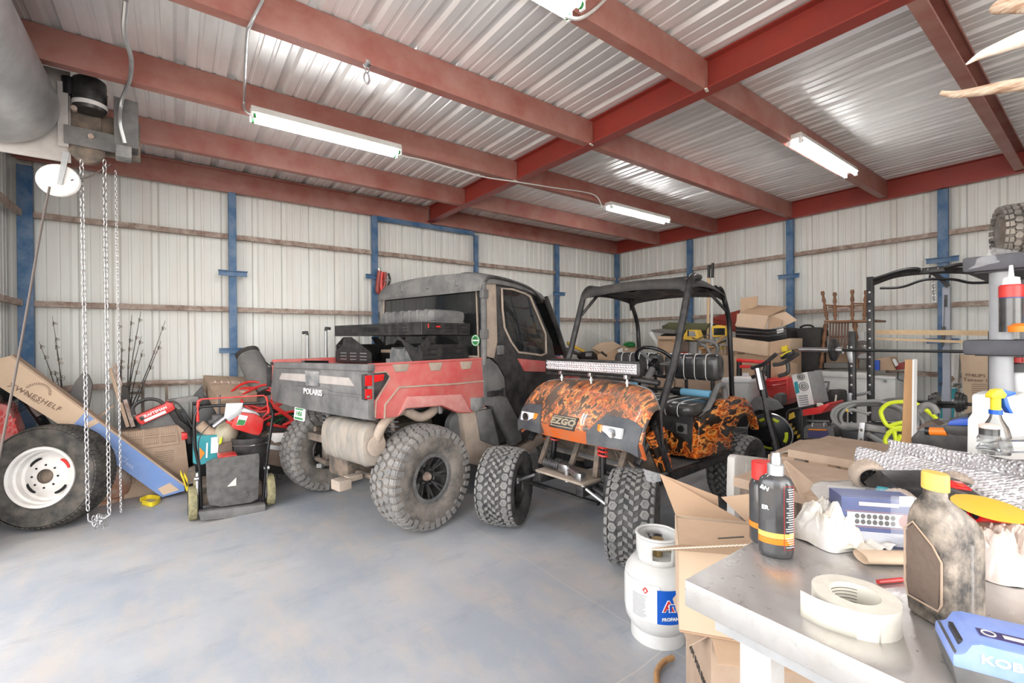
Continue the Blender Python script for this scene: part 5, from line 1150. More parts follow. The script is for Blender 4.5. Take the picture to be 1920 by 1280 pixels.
b = MB(); b.prism(AY([(499, 812), (545, 815), (546, 830), (536, 878), (495, 870), (488, 845)], 4.72), (0, .18, 0), .02); b.build('body', M['brown_cloth'], t)
sub_slab('foil_flap', t, [(502, 812), (544, 811), (540, 826), (515, 830), (506, 822)], 4.715, .02, 'white_steel', .004); sub_slab('foil_band', t, [(494, 832), (541, 838), (539, 846), (492, 840)], 4.715, .01, 'galv')
slab('dark_duffel', [(500, 800), (560, 808), (560, 892), (510, 888), (495, 870)], 4.86, .22, 'dark_cloth', 'black duffel bag behind the brown tote', 'bag', bev=.02)
wire('carry_cord', [at(518, 885, 'y', 4.7), at(521, 897, 'y', 4.68), at(528, 897, 'y', 4.68), at(527, 886, 'y', 4.7)], .004, 'black_clean', 'thin black cord loop hanging under the duffel', 'cord')
t = thing('leaf_blower', 'old beige and brown leaf blower lying behind the mower handle', 'leaf blower', (0, 0, 0))
b = MB(); b.tube(bez([tuple(p) for p in AY([(374, 796), (395, 812), (412, 815), (430, 800)], 4.85)], 5), [.045]*5+[.05]*5+[.06]*6, 12); b.build('nozzle', M['card_dusty'], t)
b = MB(); c = at(424, 812, 'y', 4.85); b.lathe([(0, .10), (.06, .09), (.09, .04), (.10, -.02), (.08, -.09), (.04, -.14), (0, -.15)], c, M=Euler((0, .5, 0)).to_matrix(), n=24); b.build('tank', mat('beige_plastic', (.40, .36, .26), .5, dirt=(.3, .26, .2), damt=.4), t)
b = MB(); c = at(424, 842, 'y', 4.82); b.lathe([(0, .07), (.09, .04), (.10, 0), (.09, -.05), (0, -.08)], c, axis='x', n=24); b.build('fan_housing', M['brown_cloth'], t)
b = MB(); b.tube([at(400, 800, 'y', 4.75), at(428, 778, 'y', 4.75)], .018, 8); b.build('shaft', M['galv'], t)
b = MB(); c = at(410, 781, 'y', 4.95); b.lathe([(0, .02), (.05, .02), (.055, -.02), (.08, -.03), (.08, -.05), (0, -.05)], c, n=20); b.tube([c, at(412, 740, 'y', 4.95)], .010, 6); tag(b.build('oil_lantern', M['dust_plastic']), 'small dark lantern with a tall stem behind the mower handle bar', 'lantern')
for k, (pts, l) in enumerate((([(412, 823), (417, 818), (416, 830), (411, 834)], 'small yellow cap beside the teal carton'), ([(443, 838), (452, 830), (461, 833), (455, 852), (447, 842)], 'yellow-green plastic scrap beside the bucket'))):
    slab('yellow_scrap', pts, 4.74, .03, 'lime_hose', l, 'plastic scrap')
t = slab('red_toolbox', [(409, 856), (444, 852), (450, 862), (410, 868)], 4.5, .16, 'red', 'low red and grey parts tray just above the mower flap', 'parts tray')
slab('red_tool', [(340, 812), (351, 812), (352, 822), (341, 826)], 5.1, .08, 'red', 'small red tool end right of the diagram carton', 'tool')
slab('parts_heap_board', [(352, 880), (366, 874), (368, 905), (352, 908)], 4.9, .06, 'iron', 'small dark iron part by the left mower wheel', 'metal part')
# ---------------------------------------------------------------- red strap hanging on the post
t = thing('ratchet_straps', 'bundle of red straps and hooks hanging from the blue post bracket', 'strap', (0, 0, 0))
for k, (pts, r, mt) in enumerate((([(712, 508), (709, 530), (708, 545), (712, 548)], .03, 'red_steel_clean'), ([(716, 510), (714, 530), (716, 545)], .028, 'red'), ([(722, 510), (722, 528), (719, 542)], .022, 'red_steel_clean'), ([(728, 512), (731, 525), (726, 538)], .014, 'dark_cloth'))):
    b = MB(); b.tube(bez([tuple(p) for p in AY(pts, 5.78)], 5), r, 8); b.build('strap_loop', M[mt], t)
b = MB(); b.tube([at(710, 503, 'y', 5.80), at(712, 509, 'y', 5.79)], .02, 8); b.tube(bez([tuple(p) for p in AY([(722, 527), (727, 522), (732, 527)], 5.74)], 5), .007, 6); b.build('metal_hook', M['steel'], t)
# ---------------------------------------------------------------- work table at the right
TZ = .90; TX, TY = .843, .541
tb = thing('work_table', 'scuffed stainless steel work table with a thick edge, near right', 'table', (TX, TY, 0))
def top_mat():
    m = mat('scuffed_steel', (.58, .575, .565), .30, .7, dirt=(.47, .43, .39), damt=.35, dscale=7, contrast=.2)
    nt = m.node_tree; N = nt.nodes; L = nt.links; p = N['Principled BSDF']; tc = N.new('ShaderNodeTexCoord')
    n = N.new('ShaderNodeTexNoise'); n.inputs['Scale'].default_value = 14; n.inputs['Detail'].default_value = 6; n.inputs['Distortion'].default_value = 3.5; L.new(tc.outputs['Object'], n.inputs[0])
    r = N.new('ShaderNodeMapRange'); r.inputs[1].default_value = .35; r.inputs[2].default_value = .65; r.inputs[3].default_value = .27; r.inputs[4].default_value = .40; L.new(n.outputs['Fac'], r.inputs[0]); L.new(r.outputs[0], p.inputs['Roughness'])
    return m
b = MB(); b.box((.53, -.75, TZ-.0275), (1.06, 1.5, .055), bev=.004); b.build('tabletop', top_mat(), tb)
b = MB(); b.box((.045, -.75, TZ-.075), (.03, 1.4, .03)); b.build('apron', M['galv'], tb)
for x, y in ((.12, -.10), (.12, -.80), (.96, -.10), (.96, -1.3)):
    b = MB(); b.box((x, y, .42), (.06, .06, .85)); b.build('leg', M['white_steel'], tb, smooth=0)
b = MB(); b.box((.53, -.75, .22), (.92, 1.3, .03)); b.build('lower_shelf', M['galv'], tb, smooth=0)
tb['label'] = 'scuffed stainless steel work table with a thick pale edge, near right'
def TP(px, py, z=TZ): return at(px, py, 'z', z)
# cleaner bottles
def bottle(loc, lbl, rz):
    t = thing('spray_bottle', lbl, 'spray bottle', loc, (0, 0, rz), 'dark cleaner bottles on the work table')
    def ov(k, z): return [Vector((.036*k*cos(a), .023*k*sin(a)*(1 if k > .6 else 1.3), z)) for a in [i*2*pi/32 for i in range(32)]]
    b = MB(); b.loft([ov(.86, 0), ov(.97, .004), ov(1, .015), ov(1, .155), ov(.98, .168), ov(.86, .178), ov(.62, .184), ov(.42, .188)]); bd = b.build('body', mat('dark_gloss_label', (.035, .034, .036), .18, dirt=(.10, .10, .10), damt=.2, dscale=4, coat=.6) if 'dgl' not in M else M['dgl'], t, smooth=60); M['dgl'] = bd.data.materials[0]
    for nm, z0, z1, mt in (('yellow_band', .046, .058, 'oil_cap'), ('red_band', .032, .045, 'orange')):
        b = MB(); N_ = 28; ring = lambda k, z: [Vector((.036*k*cos(a), .023*k*sin(a), z)) for a in [-pi*.98+i*(pi*1.35)/N_ for i in range(N_+1)]]
        a_, c_ = ring(1.012, z0), ring(1.012, z1); b.loft([[p, q] for p, q in zip(a_, c_)], cap=False, closed=False); b.build(nm, M[mt], bd)
    b = MB()
    for r in range(26): 
        z = .028+r*.0052; wd = .0145*random.uniform(.6, 1)
        a0 = .38; a1 = a0+.72*wd/.0145
        b.tube([Vector((.0366*cos(-a), .0236*sin(-a), z)) for a in [a0+(a1-a0)*i/5 for i in range(6)]], .0009, 4)
    b.build('fine_print', M['print_white'], bd)
    b = MB(); b.tube([Vector((.0366*cos(-a), .0236*sin(-a), z)) for a, z in [(1.2, .022), (1.2, .09), (1.2, .165), (.9, .165), (.6, .165), (.34, .165), (.34, .09), (.34, .022), (.6, .022), (.9, .022)]], .0006, 4, closed=True); b.build('print_border', M['red'], bd)
    o = text_mb('ER', .013, depth=.0004, bold=.0004).build('lettering', M['print_white'], bd, smooth=0); o.location = (-.0245, -.0200, .114); o.rotation_euler = (0, 0, -.42)
    o = text_mb('&N', .013, depth=.0004, bold=.0005).build('lettering', M['print_white'], bd, smooth=0); o.location = (-.0255, -.0195, .158); o.rotation_euler = (0, .3, -.42)
    b = MB(); b.lathe([(0, .186), (.017, .186), (.0172, .188), (.0172, .209), (.015, .211), (0, .211)], n=40); b.build('collar', M['galv'], t)
    b = MB(); b.lathe([(0, .211), (.0115, .211), (.0115, .227), (.0100, .229), (.0098, .236), (.0, .238)], n=24); b.build('pump_top', M['steel'], t); return t
bl = TP(1455, 1040)
bottle((bl.x, bl.y, TZ), 'dark cleaner bottle with silver pump and orange bands, front one of two', radians(-58))
t = thing('cleaner_bottle', 'dark bottle with a red cap standing right behind the silver pump bottle', 'bottle', (bl.x+.058, bl.y+.052, TZ)); t.scale = (.92, .92, .90)
b = MB(); b.lathe([(0, 0), (.034, 0), (.036, .004), (.036, .15), (.030, .165), (.024, .17), (0, .17)], n=30); b.build('body', M['dgl'], t)
b = MB(); b.lathe([(0, .17), (.030, .17), (.030, .215), (0, .218)], n=30); b.build('cap', M['red'], t, label='red cap')
b = MB(); b.lathe([(.0365, .04), (.0365, .055)], n=30); b.build('orange_band', M['orange'], t)
# masking tape
c = TP(1603, 1160)
tp = thing('masking_tape', 'large roll of cream masking tape with a loose end on the table', 'tape', (c.x, c.y, TZ), (0, 0, 0))
b = MB(); b.lathe([(.040, 0), (.0645, 0), (.0645, .046), (.040, .046)], n=64, closed=True); b.m(M['tape_side'])
rl_ = b.build('tape_roll', None, tp) if b.mats and False else b.build('tape_roll', M['tape'], tp)
b = MB(); b.lathe([(.0405, .0462), (.0640, .0462)], n=64); b.build('tape_edge', M['tape_side'], tp, label='greyish side of the wound tape')
b = MB(); b.lathe([(.0375, .0), (.040, .0), (.040, .0462), (.0375, .0462)], n=48, closed=True); b.build('core', M['cream'], tp)
b = MB()
for r in range(5): b.tube([Vector((.0372*cos(a), .0372*sin(a), .012+r*.006)) for a in [.2+i*.1 for i in range(14)]], .0006, 4)
b.build('core_print', M['print_dark'], tp)
b = MB(); sd = Vector((-.70, .72, 0)).normalized()
st_ = [Vector((.0645*cos(a), .0645*sin(a), 0)) for a in (radians(228), radians(215), radians(205))]
pts = [st_[0]*1.004, Vector((-.060, -.022, 0)), Vector((-.068, .004, 0)), Vector((-.072, .030, 0)), Vector((-.066, .062, 0))]
pts = bez([tuple(p) for p in pts], 6)
b.loft([[p, p+Vector((0, 0, .046))] for p in pts], cap=False, closed=False); b.build('loose_end', M['tape'], tp, solid=.0008)
b = MB(); q = TP(1672, 1092); b.tube([q+Vector((-.03, .015, .005)), q+Vector((.02, -.012, .005))], .0045, 8); tag(b.build('red_pencil', M['red']), 'red pencil lying behind the tape roll', 'pencil')
# rag
from mathutils import noise as MN
def cloth(name, c, rx, ry, h, mt, lbl, cat, seed=1, n=90):
    b = MB()
    def fn(u, v):
        a = 2*pi*u; r = v; d = Vector((cos(a), sin(a), 0)); q = Vector((d.x*r*1.6+seed, d.y*r*1.6, seed*.7))
        e = 1+.28*MN.noise(Vector((cos(a)*1.3+seed, sin(a)*1.3, 2)))
        k = MN.turbulence(q*1.3, 3, True); fold = abs(MN.noise(Vector((cos(a)*2.2, sin(a)*2.2, seed+r*.6))))
        z = h*(1-r**2.6)**.8*(.62+.55*k)+h*.22*fold*(1-abs(r-.55)*1.6)
        w_ = 1-.12*sin(r*pi)*fold*3
        return (rx*e*r**.8*d.x*w_, ry*e*r**.8*d.y*w_, max(z, .001))
    b.grid(fn, n, 40, cu=True); bmesh.ops.remove_doubles(b.bm, verts=b.bm.verts[:], dist=1e-5)
    o = b.build(name, M[mt] if isinstance(mt, str) else mt, None, smooth=60); o.location = c
    return tag(o, lbl, cat)
def blob(name, c, rx, ry, rz, mt, lbl, cat, seed=1, amp=.22, n=44, fl=.0, par=None, rot=0, freq=1):
    rnd = random.Random(seed); ks = [(rnd.uniform(1, 5)*freq, rnd.uniform(1, 5)*freq, rnd.uniform(0, 6), rnd.uniform(.3, 1)) for _ in range(9)]
    b = MB()
    def fn(u, v):
        a = 2*pi*u; t_ = pi*v; d = Vector((sin(t_)*cos(a), sin(t_)*sin(a), cos(t_))); s = 0
        for k1, k2, ph, w_ in ks: s += w_*sin(k1*d.x*2.2+k2*d.y*2.7+ph+d.z*(k1+k2))*.25
        s = 1+amp*(s-.9*abs(s)*(.6)); z = max(d.z*rz*s, -rz*.92 if fl == 0 else -fl)
        return (d.x*rx*s*(1+.15*max(0, -d.z)), d.y*ry*s, z)
    b.grid(fn, n, n, cu=True); bmesh.ops.remove_doubles(b.bm, verts=b.bm.verts[:], dist=1e-5)
    o = b.build(name, M[mt] if isinstance(mt, str) else mt, par, smooth=80); o.location = c; o.rotation_euler = (0, 0, rot)
    if lbl: tag(o, lbl, cat)
    return o
c = TP(1560, 1010)
rg = cloth('rag', (c.x, c.y+.01, TZ), .088, .078, .10, 'rag', 'crumpled white cloth rag stained yellow on the work table', 'rag', 11)
b = MB(); c = TP(1645, 1032); b.grid(lambda u, v: (c.x-.07+.10*u, c.y+.05-.05*v-.03*u, TZ+.006+.012*sin(3+u*9+v*3)**2), 16, 8); tag(b.build('rag_tail', M['rag'], solid=.002, smooth=80), 'loose flat corner of the white rag pointing right', 'rag')
# light bar box
t = thing('light_bar_box', 'blue and white printed box picturing an LED light, wrapped in clear film', 'box', TP(1660, 1042)+Vector((.070, .045, 0)), (0, 0, radians(-50))); t.scale = (.82, .9, .96)
b = MB(); b.box((0, 0, .06), (.19, .075, .12), bev=.002); bx = b.build('carton', mat('box_navy', (.010, .032, .16), .35, dirt=(.03, .06, .22), damt=.2), t, smooth=0)
b = MB(); b.box((-.005, -.0382, .067), (.15, .001, .032)); b.build('led_panel_print', M['print_white'], bx)
b = MB()
for r in range(2):
    for i in range(7): b.lathe([(0, 0), (.0065, 0), (0, -.001)], (-.055+i*.015, -.0388, .060+r*.014), axis='y', n=12)
b.build('led_print', M['print_dark'], bx)
b = MB(); b.lathe([(0, 0), (.017, 0), (0, -.001)], (.066, -.0388, .067), axis='y', n=24); b.tube([(-.085, -.0385, .086), (.08, -.0385, .086)], .001, 4); b.tube([(-.085, -.0385, .048), (.08, -.0385, .048)], .001, 4); b.build('lamp_end_print', M['red_steel'], bx)
b = MB(); b.box((.0, -.0384, .105), (.10, .001, .009)); b.build('title_print', M['print_pink'], bx)
b = MB()
for i in range(16): b.box((0, -.0384, .005+i*.0020), (.17, .001, .0009))
b.build('mesh_print', M['print_white'], bx)
b = MB(); b.box((0, 0, .062), (.196, .081, .128), bev=.003); b.build('shrink_film', M['film'], t)
# brown paper roll
c = TP(1640, 1055); 
t = thing('brown_paper_roll', 'flattened tube of brown kraft paper lying in front of the blue box', 'paper roll', c+Vector((0, 0, .013)))
dr_ = Vector((.76, -.64, 0)).normalized(); sd_ = Vector((.64, .76, 0))
b = MB(); b.loft([[Vector(dr_*u)+sd_*(.024*cos(a))+Vector((0, 0, .011*sin(a))) for a in [i*2*pi/24 for i in range(24)]] for u in (-.03, .05, .15)], cap=False); b.build('paper', M['card_light'], t, solid=.0012, smooth=80)
# oil jug
c = TP(1782, 1178)
oj = thing('oil_jug', 'dusty dark motor oil jug with a yellow cap on the work table', 'oil jug', (c.x+.03, c.y+.012, TZ), (0, 0, radians(-30)))
oj.scale = (.62, .86, .90)
def rr_(hx, hy, z, cx_=0, e=.42):
    return [Vector((cx_+hx*math.copysign(abs(cos(a))**e, cos(a)), hy*math.copysign(abs(sin(a))**e, sin(a)), z)) for a in [i*2*pi/40 for i in range(40)]]
b = MB(); b.loft([rr_(.062, .040, 0), rr_(.068, .044, .006), rr_(.070, .046, .03), rr_(.070, .046, .165), rr_(.067, .045, .185, -.002), rr_(.055, .042, .205, -.010), rr_(.040, .036, .222, -.020, .6), rr_(.028, .026, .236, -.028, .8), rr_(.022, .022, .242, -.030, 1), rr_(.021, .021, .262, -.030, 1)])
jb = b.build('body', M['oil_jug'], oj, smooth=60)
b = MB(); b.lathe([(0, .256), (.0245, .256), (.025, .259), (.0245, .286), (.022, .289), (0, .289)], (-.030, 0, 0), n=48); b.build('cap', M['oil_cap'], oj, label='yellow screw cap')
b = MB(); b.prism([(-.0705, y, z) for y, z in ((-.03, .04), (.03, .04), (.034, .06), (.034, .165), (.02, .182), (-.02, .15), (-.034, .13))], (-.0015, 0, 0)); b.build('side_label', M['brown_cloth'], jb, label='worn side label')
b = MB(); b.tube([(-.072, y, z) for y, z in ((-.03, .035), (.03, .035), (.037, .06), (.037, .168), (.02, .187), (-.02, .155), (-.037, .13), (-.037, .05))], .0022, 6, closed=True); b.build('label_ridge', M['card_dusty'], jb)
b = MB(); b.tube([(.005, -.0475, .01), (.005, -.0475, .165)], .003, 6); b.build('sight_strip', M['film'], jb)
# kobalt battery
c = TP(1885, 1300)
kb = thing('battery_pack', 'blue and black power tool battery with white lettering at the table corner', 'battery', (c.x+.03, c.y-.01, TZ), (0, 0, radians(-68)))
b = MB(); b.prism([(x, -.045, z) for x, z in ((-.075, .004), (-.08, .03), (-.078, .05), (.10, .05), (.10, .004))], (0, .09, 0), .004); b.build('base', M['dust_plastic'], kb)
b = MB(); b.prism([(x, -.047, z) for x, z in ((-.080, .030), (-.08, .048), (-.068, .052), (-.060, .068), (-.05, .072), (.11, .072), (.11, .018), (.02, .020), (-.02, .03))], (0, .094, 0), .005); kt = b.build('shell', M['kobalt_blue'], kb)
lettering('KOBALT', .016, M['print_white'], kt, (-.012, -.0475, .052), (0, 0, 0), bold=.0004, sx=1.3, depth=.0006)
b = MB(); b.box((-.010, -.012, .0725), (.07, .020, .001)); b.build('gauge_plate', M['purple_plastic'], kt)
b = MB(); b.box((-.000, -.012, .0734), (.038, .008, .001), bev=.0004); b.lathe([(.006, .0732), (.008, .0732), (.008, .074), (.006, .074)], (-.034, -.012, 0), n=20, closed=True); b.build('charge_gauge', M['white_steel'], kt)
b = MB(); b.box((.052, -.046, .048), (.035, .006, .026), bev=.002); b.box((.052, .046, .048), (.035, .006, .026), bev=.002); b.build('release_button', M['grey_plastic'], kt)
b = MB(); b.box((-.060, 0, .055), (.018, .05, .012), bev=.002); b.build('terminal_block', M['black_plastic'], kb)
# plastic bag right edge
c = TP(1905, 1100)
cloth('plastic_bag', (c.x+.07, c.y+.02, TZ), .08, .08, .11, mat('bag_film', (.75, .66, .60), .18, dirt=(.60, .48, .40), damt=.35, dscale=10, coat=.4), 'clear plastic bag of pale goods at the right edge of the table', 'bag', 5)
# white fuse carton, screwdriver box, red marker etc behind jug
t = thing('instruction_box', 'small white and brown box printed with text behind the oil jug', 'box', Vector((*at(1895, 988, 'z', .984)[:2], TZ)), (0, 0, radians(-42)))
b = MB(); b.box((0, 0, .04), (.14, .10, .08), bev=.002); b.build('carton', M['white'], t, smooth=0); b = MB(); b.box((0, 0, .081), (.141, .101, .002)); b.build('lid', M['card_light'], t, smooth=0)
b = MB()
for i in range(9): b.box((-.02+random.uniform(-.01, .01), -.0505, .068-i*.006), (.07, .001, .0015))
b.build('text_print', M['print_dark'], t)
t = thing('red_flare', 'red tube flashlight lying on the small box behind the oil jug', 'flashlight', at(1895, 985, 'z', .984), (0, radians(3), radians(-42)))
b = MB(); b.cyl((-.07, 0, .02), (.08, 0, .02), .016, 20); b.build('barrel', M['red'], t); b = MB(); b.lathe([(.0125, 0), (.0175, 0), (.0175, .02), (.016, .022)], (-.075, 0, .02), axis='x', n=20); b.build('lens_ring', M['red_gloss'], t); b = MB(); b.cyl((-.071, 0, .02), (-.069, 0, .02), .012, 16); b.build('lens', M['black_clean'], t)
t = thing('black_orange_tool', 'black and orange tool handle sticking up behind the oil jug', 'tool', Vector((*at(1832, 990, 'z', .96)[:2], TZ)), (0, 0, radians(-40)))
b = MB(); b.box((0, 0, .06), (.035, .04, .11), (0, .3, 0), .008); b.build('handle', M['black_gloss'], t); b = MB(); b.box((.0, 0, .02), (.04, .045, .04), (0, .3, 0), .006); b.box((-.02, 0, .12), (.04, .03, .02), (0, .3, 0), .004); b.build('grip_ring', M['orange'], t)
# ---------------------------------------------------------------- second surface: low bench behind the table with insulation, rc car
BZ = .80
bench = thing('low_bench', 'low bench under the silver insulation, mostly hidden by clutter', 'bench', (2.18, .40, 0))
b = MB(); b.box((0, 0, BZ-.02), (.50, 1.2, .04)); b.build('top', M['card_dusty'], bench, smooth=0)
for x in (-.22, .22):
    for y in (-.55, .55): b = MB(); b.box((x, y, (BZ-.04)/2), (.05, .05, BZ-.04)); b.build('leg', M['iron'], bench, smooth=0)
def foil_mat():
    m = mat('bubble_foil', (.92, .91, .92), .25, .55); nt = m.node_tree; N = nt.nodes; L = nt.links; p = N['Principled BSDF']; tc = N.new('ShaderNodeTexCoord')
    v = N.new('ShaderNodeTexVoronoi'); v.inputs['Scale'].default_value = 75; v.inputs['Randomness'].default_value = .35; L.new(tc.outputs['Object'], v.inputs[0])
    r = N.new('ShaderNodeMapRange'); r.inputs[1].default_value = 0; r.inputs[2].default_value = .55; r.inputs[3].default_value = 1; r.inputs[4].default_value = 0; L.new(v.outputs['Distance'], r.inputs[0])
    n = N.new('ShaderNodeTexNoise'); n.inputs['Scale'].default_value = 14; L.new(tc.outputs['Object'], n.inputs[0]); a = N.new('ShaderNodeMath'); a.operation = 'ADD'; L.new(r.outputs[0], a.inputs[0]); L.new(n.outputs['Fac'], a.inputs[1])
    bn = N.new('ShaderNodeBump'); bn.inputs['Strength'].default_value = 1; bn.inputs['Distance'].default_value = .006; L.new(a.outputs[0], bn.inputs['Height']); L.new(bn.outputs[0], p.inputs['Normal']); return m
M['bubble'] = foil_mat()
fq = [at(1608, 838, 'x', 2.05), at(1935, 900, 'x', 1.75), at(1935, 1010, 'x', 1.50), at(1605, 912, 'x', 1.90)]
b = MB()
def sheetfn(q, wv=.006, seed=0):
    def fn(u, v):
        p = q[0].lerp(q[1], u).lerp(q[3].lerp(q[2], u), v); return tuple(p+Vector((wv*sin(u*17+seed)*cos(v*5), wv*sin(u*11+v*6+seed), 0)))
    return fn
b.grid(sheetfn(fq, .006), 40, 14); tag(b.build('bubble_insulation', M['bubble'], solid=.008, smooth=80), 'silver bubble foil insulation sheet standing behind the toy car, front fold', 'insulation', 'silver insulation sheets')
fq2 = [at(1668, 824, 'x', 2.25), at(1935, 868, 'x', 1.95), at(1935, 930, 'x', 1.90), at(1660, 858, 'x', 2.2)]
b = MB(); b.grid(sheetfn(fq2, .006, 2), 40, 10); tag(b.build('bubble_insulation', M['bubble'], solid=.008, smooth=80), 'silver bubble foil insulation, upper fold behind the front one', 'insulation', 'silver insulation sheets')
fq3 = [at(1700, 935, 'x', 1.62), at(1935, 960, 'x', 1.5), at(1935, 1010, 'x', 1.42), at(1700, 985, 'x', 1.5)]
# rc car
rc = thing('toy_truck', 'dusty black radio controlled toy truck lying behind the blue box', 'toy car', at(1732, 922, 'x', 1.62), (radians(12), radians(6), radians(-50)))
b = MB(); b.prism([(x, -.05, z) for x, z in ((-.12, -.02), (-.09, .025), (-.03, .035), (.02, .045), (.10, .03), (.14, -.01), (.13, -.03), (-.10, -.03))], (0, .10, 0), .006); b.build('body_shell', M['black_metal'], rc)
b = MB(); b.box((0, 0, -.035), (.24, .06, .02), bev=.004); b.build('chassis', M['black_clean'], rc)
b = MB(); b.box((.05, -.02, .043), (.05, .04, .006), bev=.002); b.build('red_panel', M['red_gloss'], rc)
b = MB(); b.box((-.115, -.05, .0), (.03, .03, .03), bev=.004); b.build('teal_corner', M['teal'], rc)
wt = tyre(rc, .052, .026, .045, 'rc', 'dust_tan', 'dust_tan', name='wheel'); wt.location = (-.095, -.085, -.012)
b = MB(); b.lathe([(0, -.018), (.007, -.020), (.009, -.009), (.022, -.006), (.026, -.019)], axis='y', n=24)
for i in range(8): a = i*pi/4; b.tube([(.006*cos(a), -.015, .006*sin(a)), (.024*cos(a), -.018, .024*sin(a))], .0022, 4)
b.build('rim', M['black_metal'], wt)
for x, y in ((.13, -.075), (-.095, .08), (.12, .08)):
    w_ = copy_tree(wt, rc); w_.location = (x, y, -.012)
t = thing('price_label', 'white paper label strip stuck on clear film beside the blue box', 'label', at(1700, 940, 'x', 1.32), (0, 0, radians(-40)))
b = MB(); b.box((0, 0, 0), (.028, .004, .022)); b.build('paper', M['print_white'], t)
b = MB(); c = at(1700, 940, 'x', 1.30); b.box(c+Vector((0, .004, -.035)), (.05, .015, .09), (0, 0, radians(-40)), .004); tag(b.build('film_roll', M['film']), 'crumpled clear film strip between the blue box and the oil jug', 'film')
c = at(1855, 952, 'x', 1.42)
b = MB(); b.lathe([(0, .004), (.04, .003), (.062, 0), (.04, -.003), (0, -.004)], c, M=Euler((.12, -.1, 0)).to_matrix(), n=32); tag(b.build('yellow_sponge', M['work_yellow']), 'flat oval yellow pad behind the oil jug', 'pad')
# open carton with raised flaps, under table edge
oc = thing('open_carton', 'open brown cardboard box with raised flaps beside the work table', 'cardboard box', (0, 0, 0))
OB = Fr(1.275, .835, -54); oc.location = OB.o; oc.rotation_euler = (0, 0, OB.a)
x0, x1, y0, y1, zb, zt = 0, .40, 0, .27, .475, .742
b = MB(); T_ = .004
for c_, d_ in ((((x0+x1)/2, y0, (zb+zt)/2), (x1-x0, T_, zt-zb)), (((x0+x1)/2, y1, (zb+zt)/2), (x1-x0, T_, zt-zb)), ((x0, (y0+y1)/2, (zb+zt)/2), (T_, y1-y0, zt-zb)), ((x1, (y0+y1)/2, (zb+zt)/2), (T_, y1-y0, zt-zb)), (((x0+x1)/2, (y0+y1)/2, zb), (x1-x0, y1-y0, T_))): b.box(c_, d_)
b.build('box_body', M['card_light'], oc, smooth=0)
def flap(nm, pts, mt='card', d=(0, .004, 0), par=oc):
    b = MB(); b.prism(pts, d); return b.build(nm, M[mt], par, smooth=0)
flap('back_flap', [Vector((.0, y1, zt)), Vector((.235, y1, zt)), OB.at(1352, 1003, 'y', y1+.01), OB.at(1346, 930, 'y', y1+.05), OB.at(1237, 888, 'y', y1+.04)], 'card_in')
flap('right_flap', [Vector((.24, y1, zt)), Vector((.42, y1, zt)), OB.at(1440, 922, 'y', y1+.02), OB.at(1352, 932, 'y', y1+.02)], 'card')
f0, f1 = OB.at(1222, 1031, 'y', -.10), OB.at(1445, 1020, 'y', -.11)
flap('front_flap', [Vector((x0, y0, zt)), Vector((x1, y0, zt)), f1, f0], 'card', (0, 0, .005))
flap('inner_flap', [Vector((x0, y0+.01, zt)), Vector((x1, y0+.01, zt)), Vector((x1, y0+.15, zt+.03)), Vector((x0, y0+.15, zt+.03))], 'card', (0, 0, .004))
b = MB(); N_ = 60; b.tube([f0.lerp(f1, i/N_)+Vector((0, -.001, .002+.0012*(-1)**i)) for i in range(N_+1)], .0018, 4); b.build('corrugated_edge', M['cream'], oc)
b = MB(); b.tube([OB.at(1346, 1009, 'y', -.03), OB.at(1395, 1006, 'y', -.03)], .0022, 5); b.build('hand_slit', M['print_dark'], oc)
b = MB(); p = [OB.at(px, py, 'y', y1+.035) for px, py in ((1237, 888), (1225, 885), (1205, 878), (1212, 900), (1222, 905), (1240, 902))]; b.prism(p, (0, .002, 0)); b.build('torn_tape', M['film'], oc)
b = MB(); b.tube([(x0, y0-.003, zb), (x1, y0-.003, zb)], .004, 5); b.build('bottom_edge', M['card_in'], oc)
lc = thing('lower_carton', 'brown carton printed in black along its side, under the open box', 'cardboard box', (1.335, .765, 0), (0, 0, radians(-44)))
b = MB(); b.box((.17, .16, .235), (.34, .32, .47), bev=.003); b.build('carton', M['card_dusty'], lc, smooth=0)
b = MB(); b.prism([(0, -.002, .47), (.34, -.002, .47), (.345, -.075, .42), (.0, -.07, .43)], (0, 0, .004)); b.build('loose_flap', M['card'], lc, smooth=0)
b = MB(); b.prism([(-.003, .30, .47), (-.003, -.0, .47), (-.06, .03, .41), (-.055, .28, .42)], (0, 0, .004)); b.build('loose_flap', M['card_dusty'], lc, smooth=0)
o = text_mb('NOT FOR BAL', .035, depth=.0005, bold=.001).build('lettering', M['print_dark'], lc, smooth=0); o.location = (-.002, .16, .27); o.rotation_euler = (0, radians(0), -pi/2)
# rubber mat/cord ring and can lid at the bottom edge
wire('cord_loop', [at(px, py, 'z', .02) for px, py in ((1262, 1232), (1245, 1240), (1232, 1258), (1232, 1285))], .012, 'wood', 'brown cord loop on the floor under the lower carton', 'cord')
t = thing('plastic_bucket', 'rim of a white bucket at the bottom edge beside the table leg', 'bucket', (1.03, .70, 0))
b = MB(); b.lathe([(0, .0), (.12, 0), (.14, .30), (.148, .30), (.148, .315), (.138, .315), (.118, .02), (0, .02)], n=40); b.build('shell', M['white_plastic'], t)
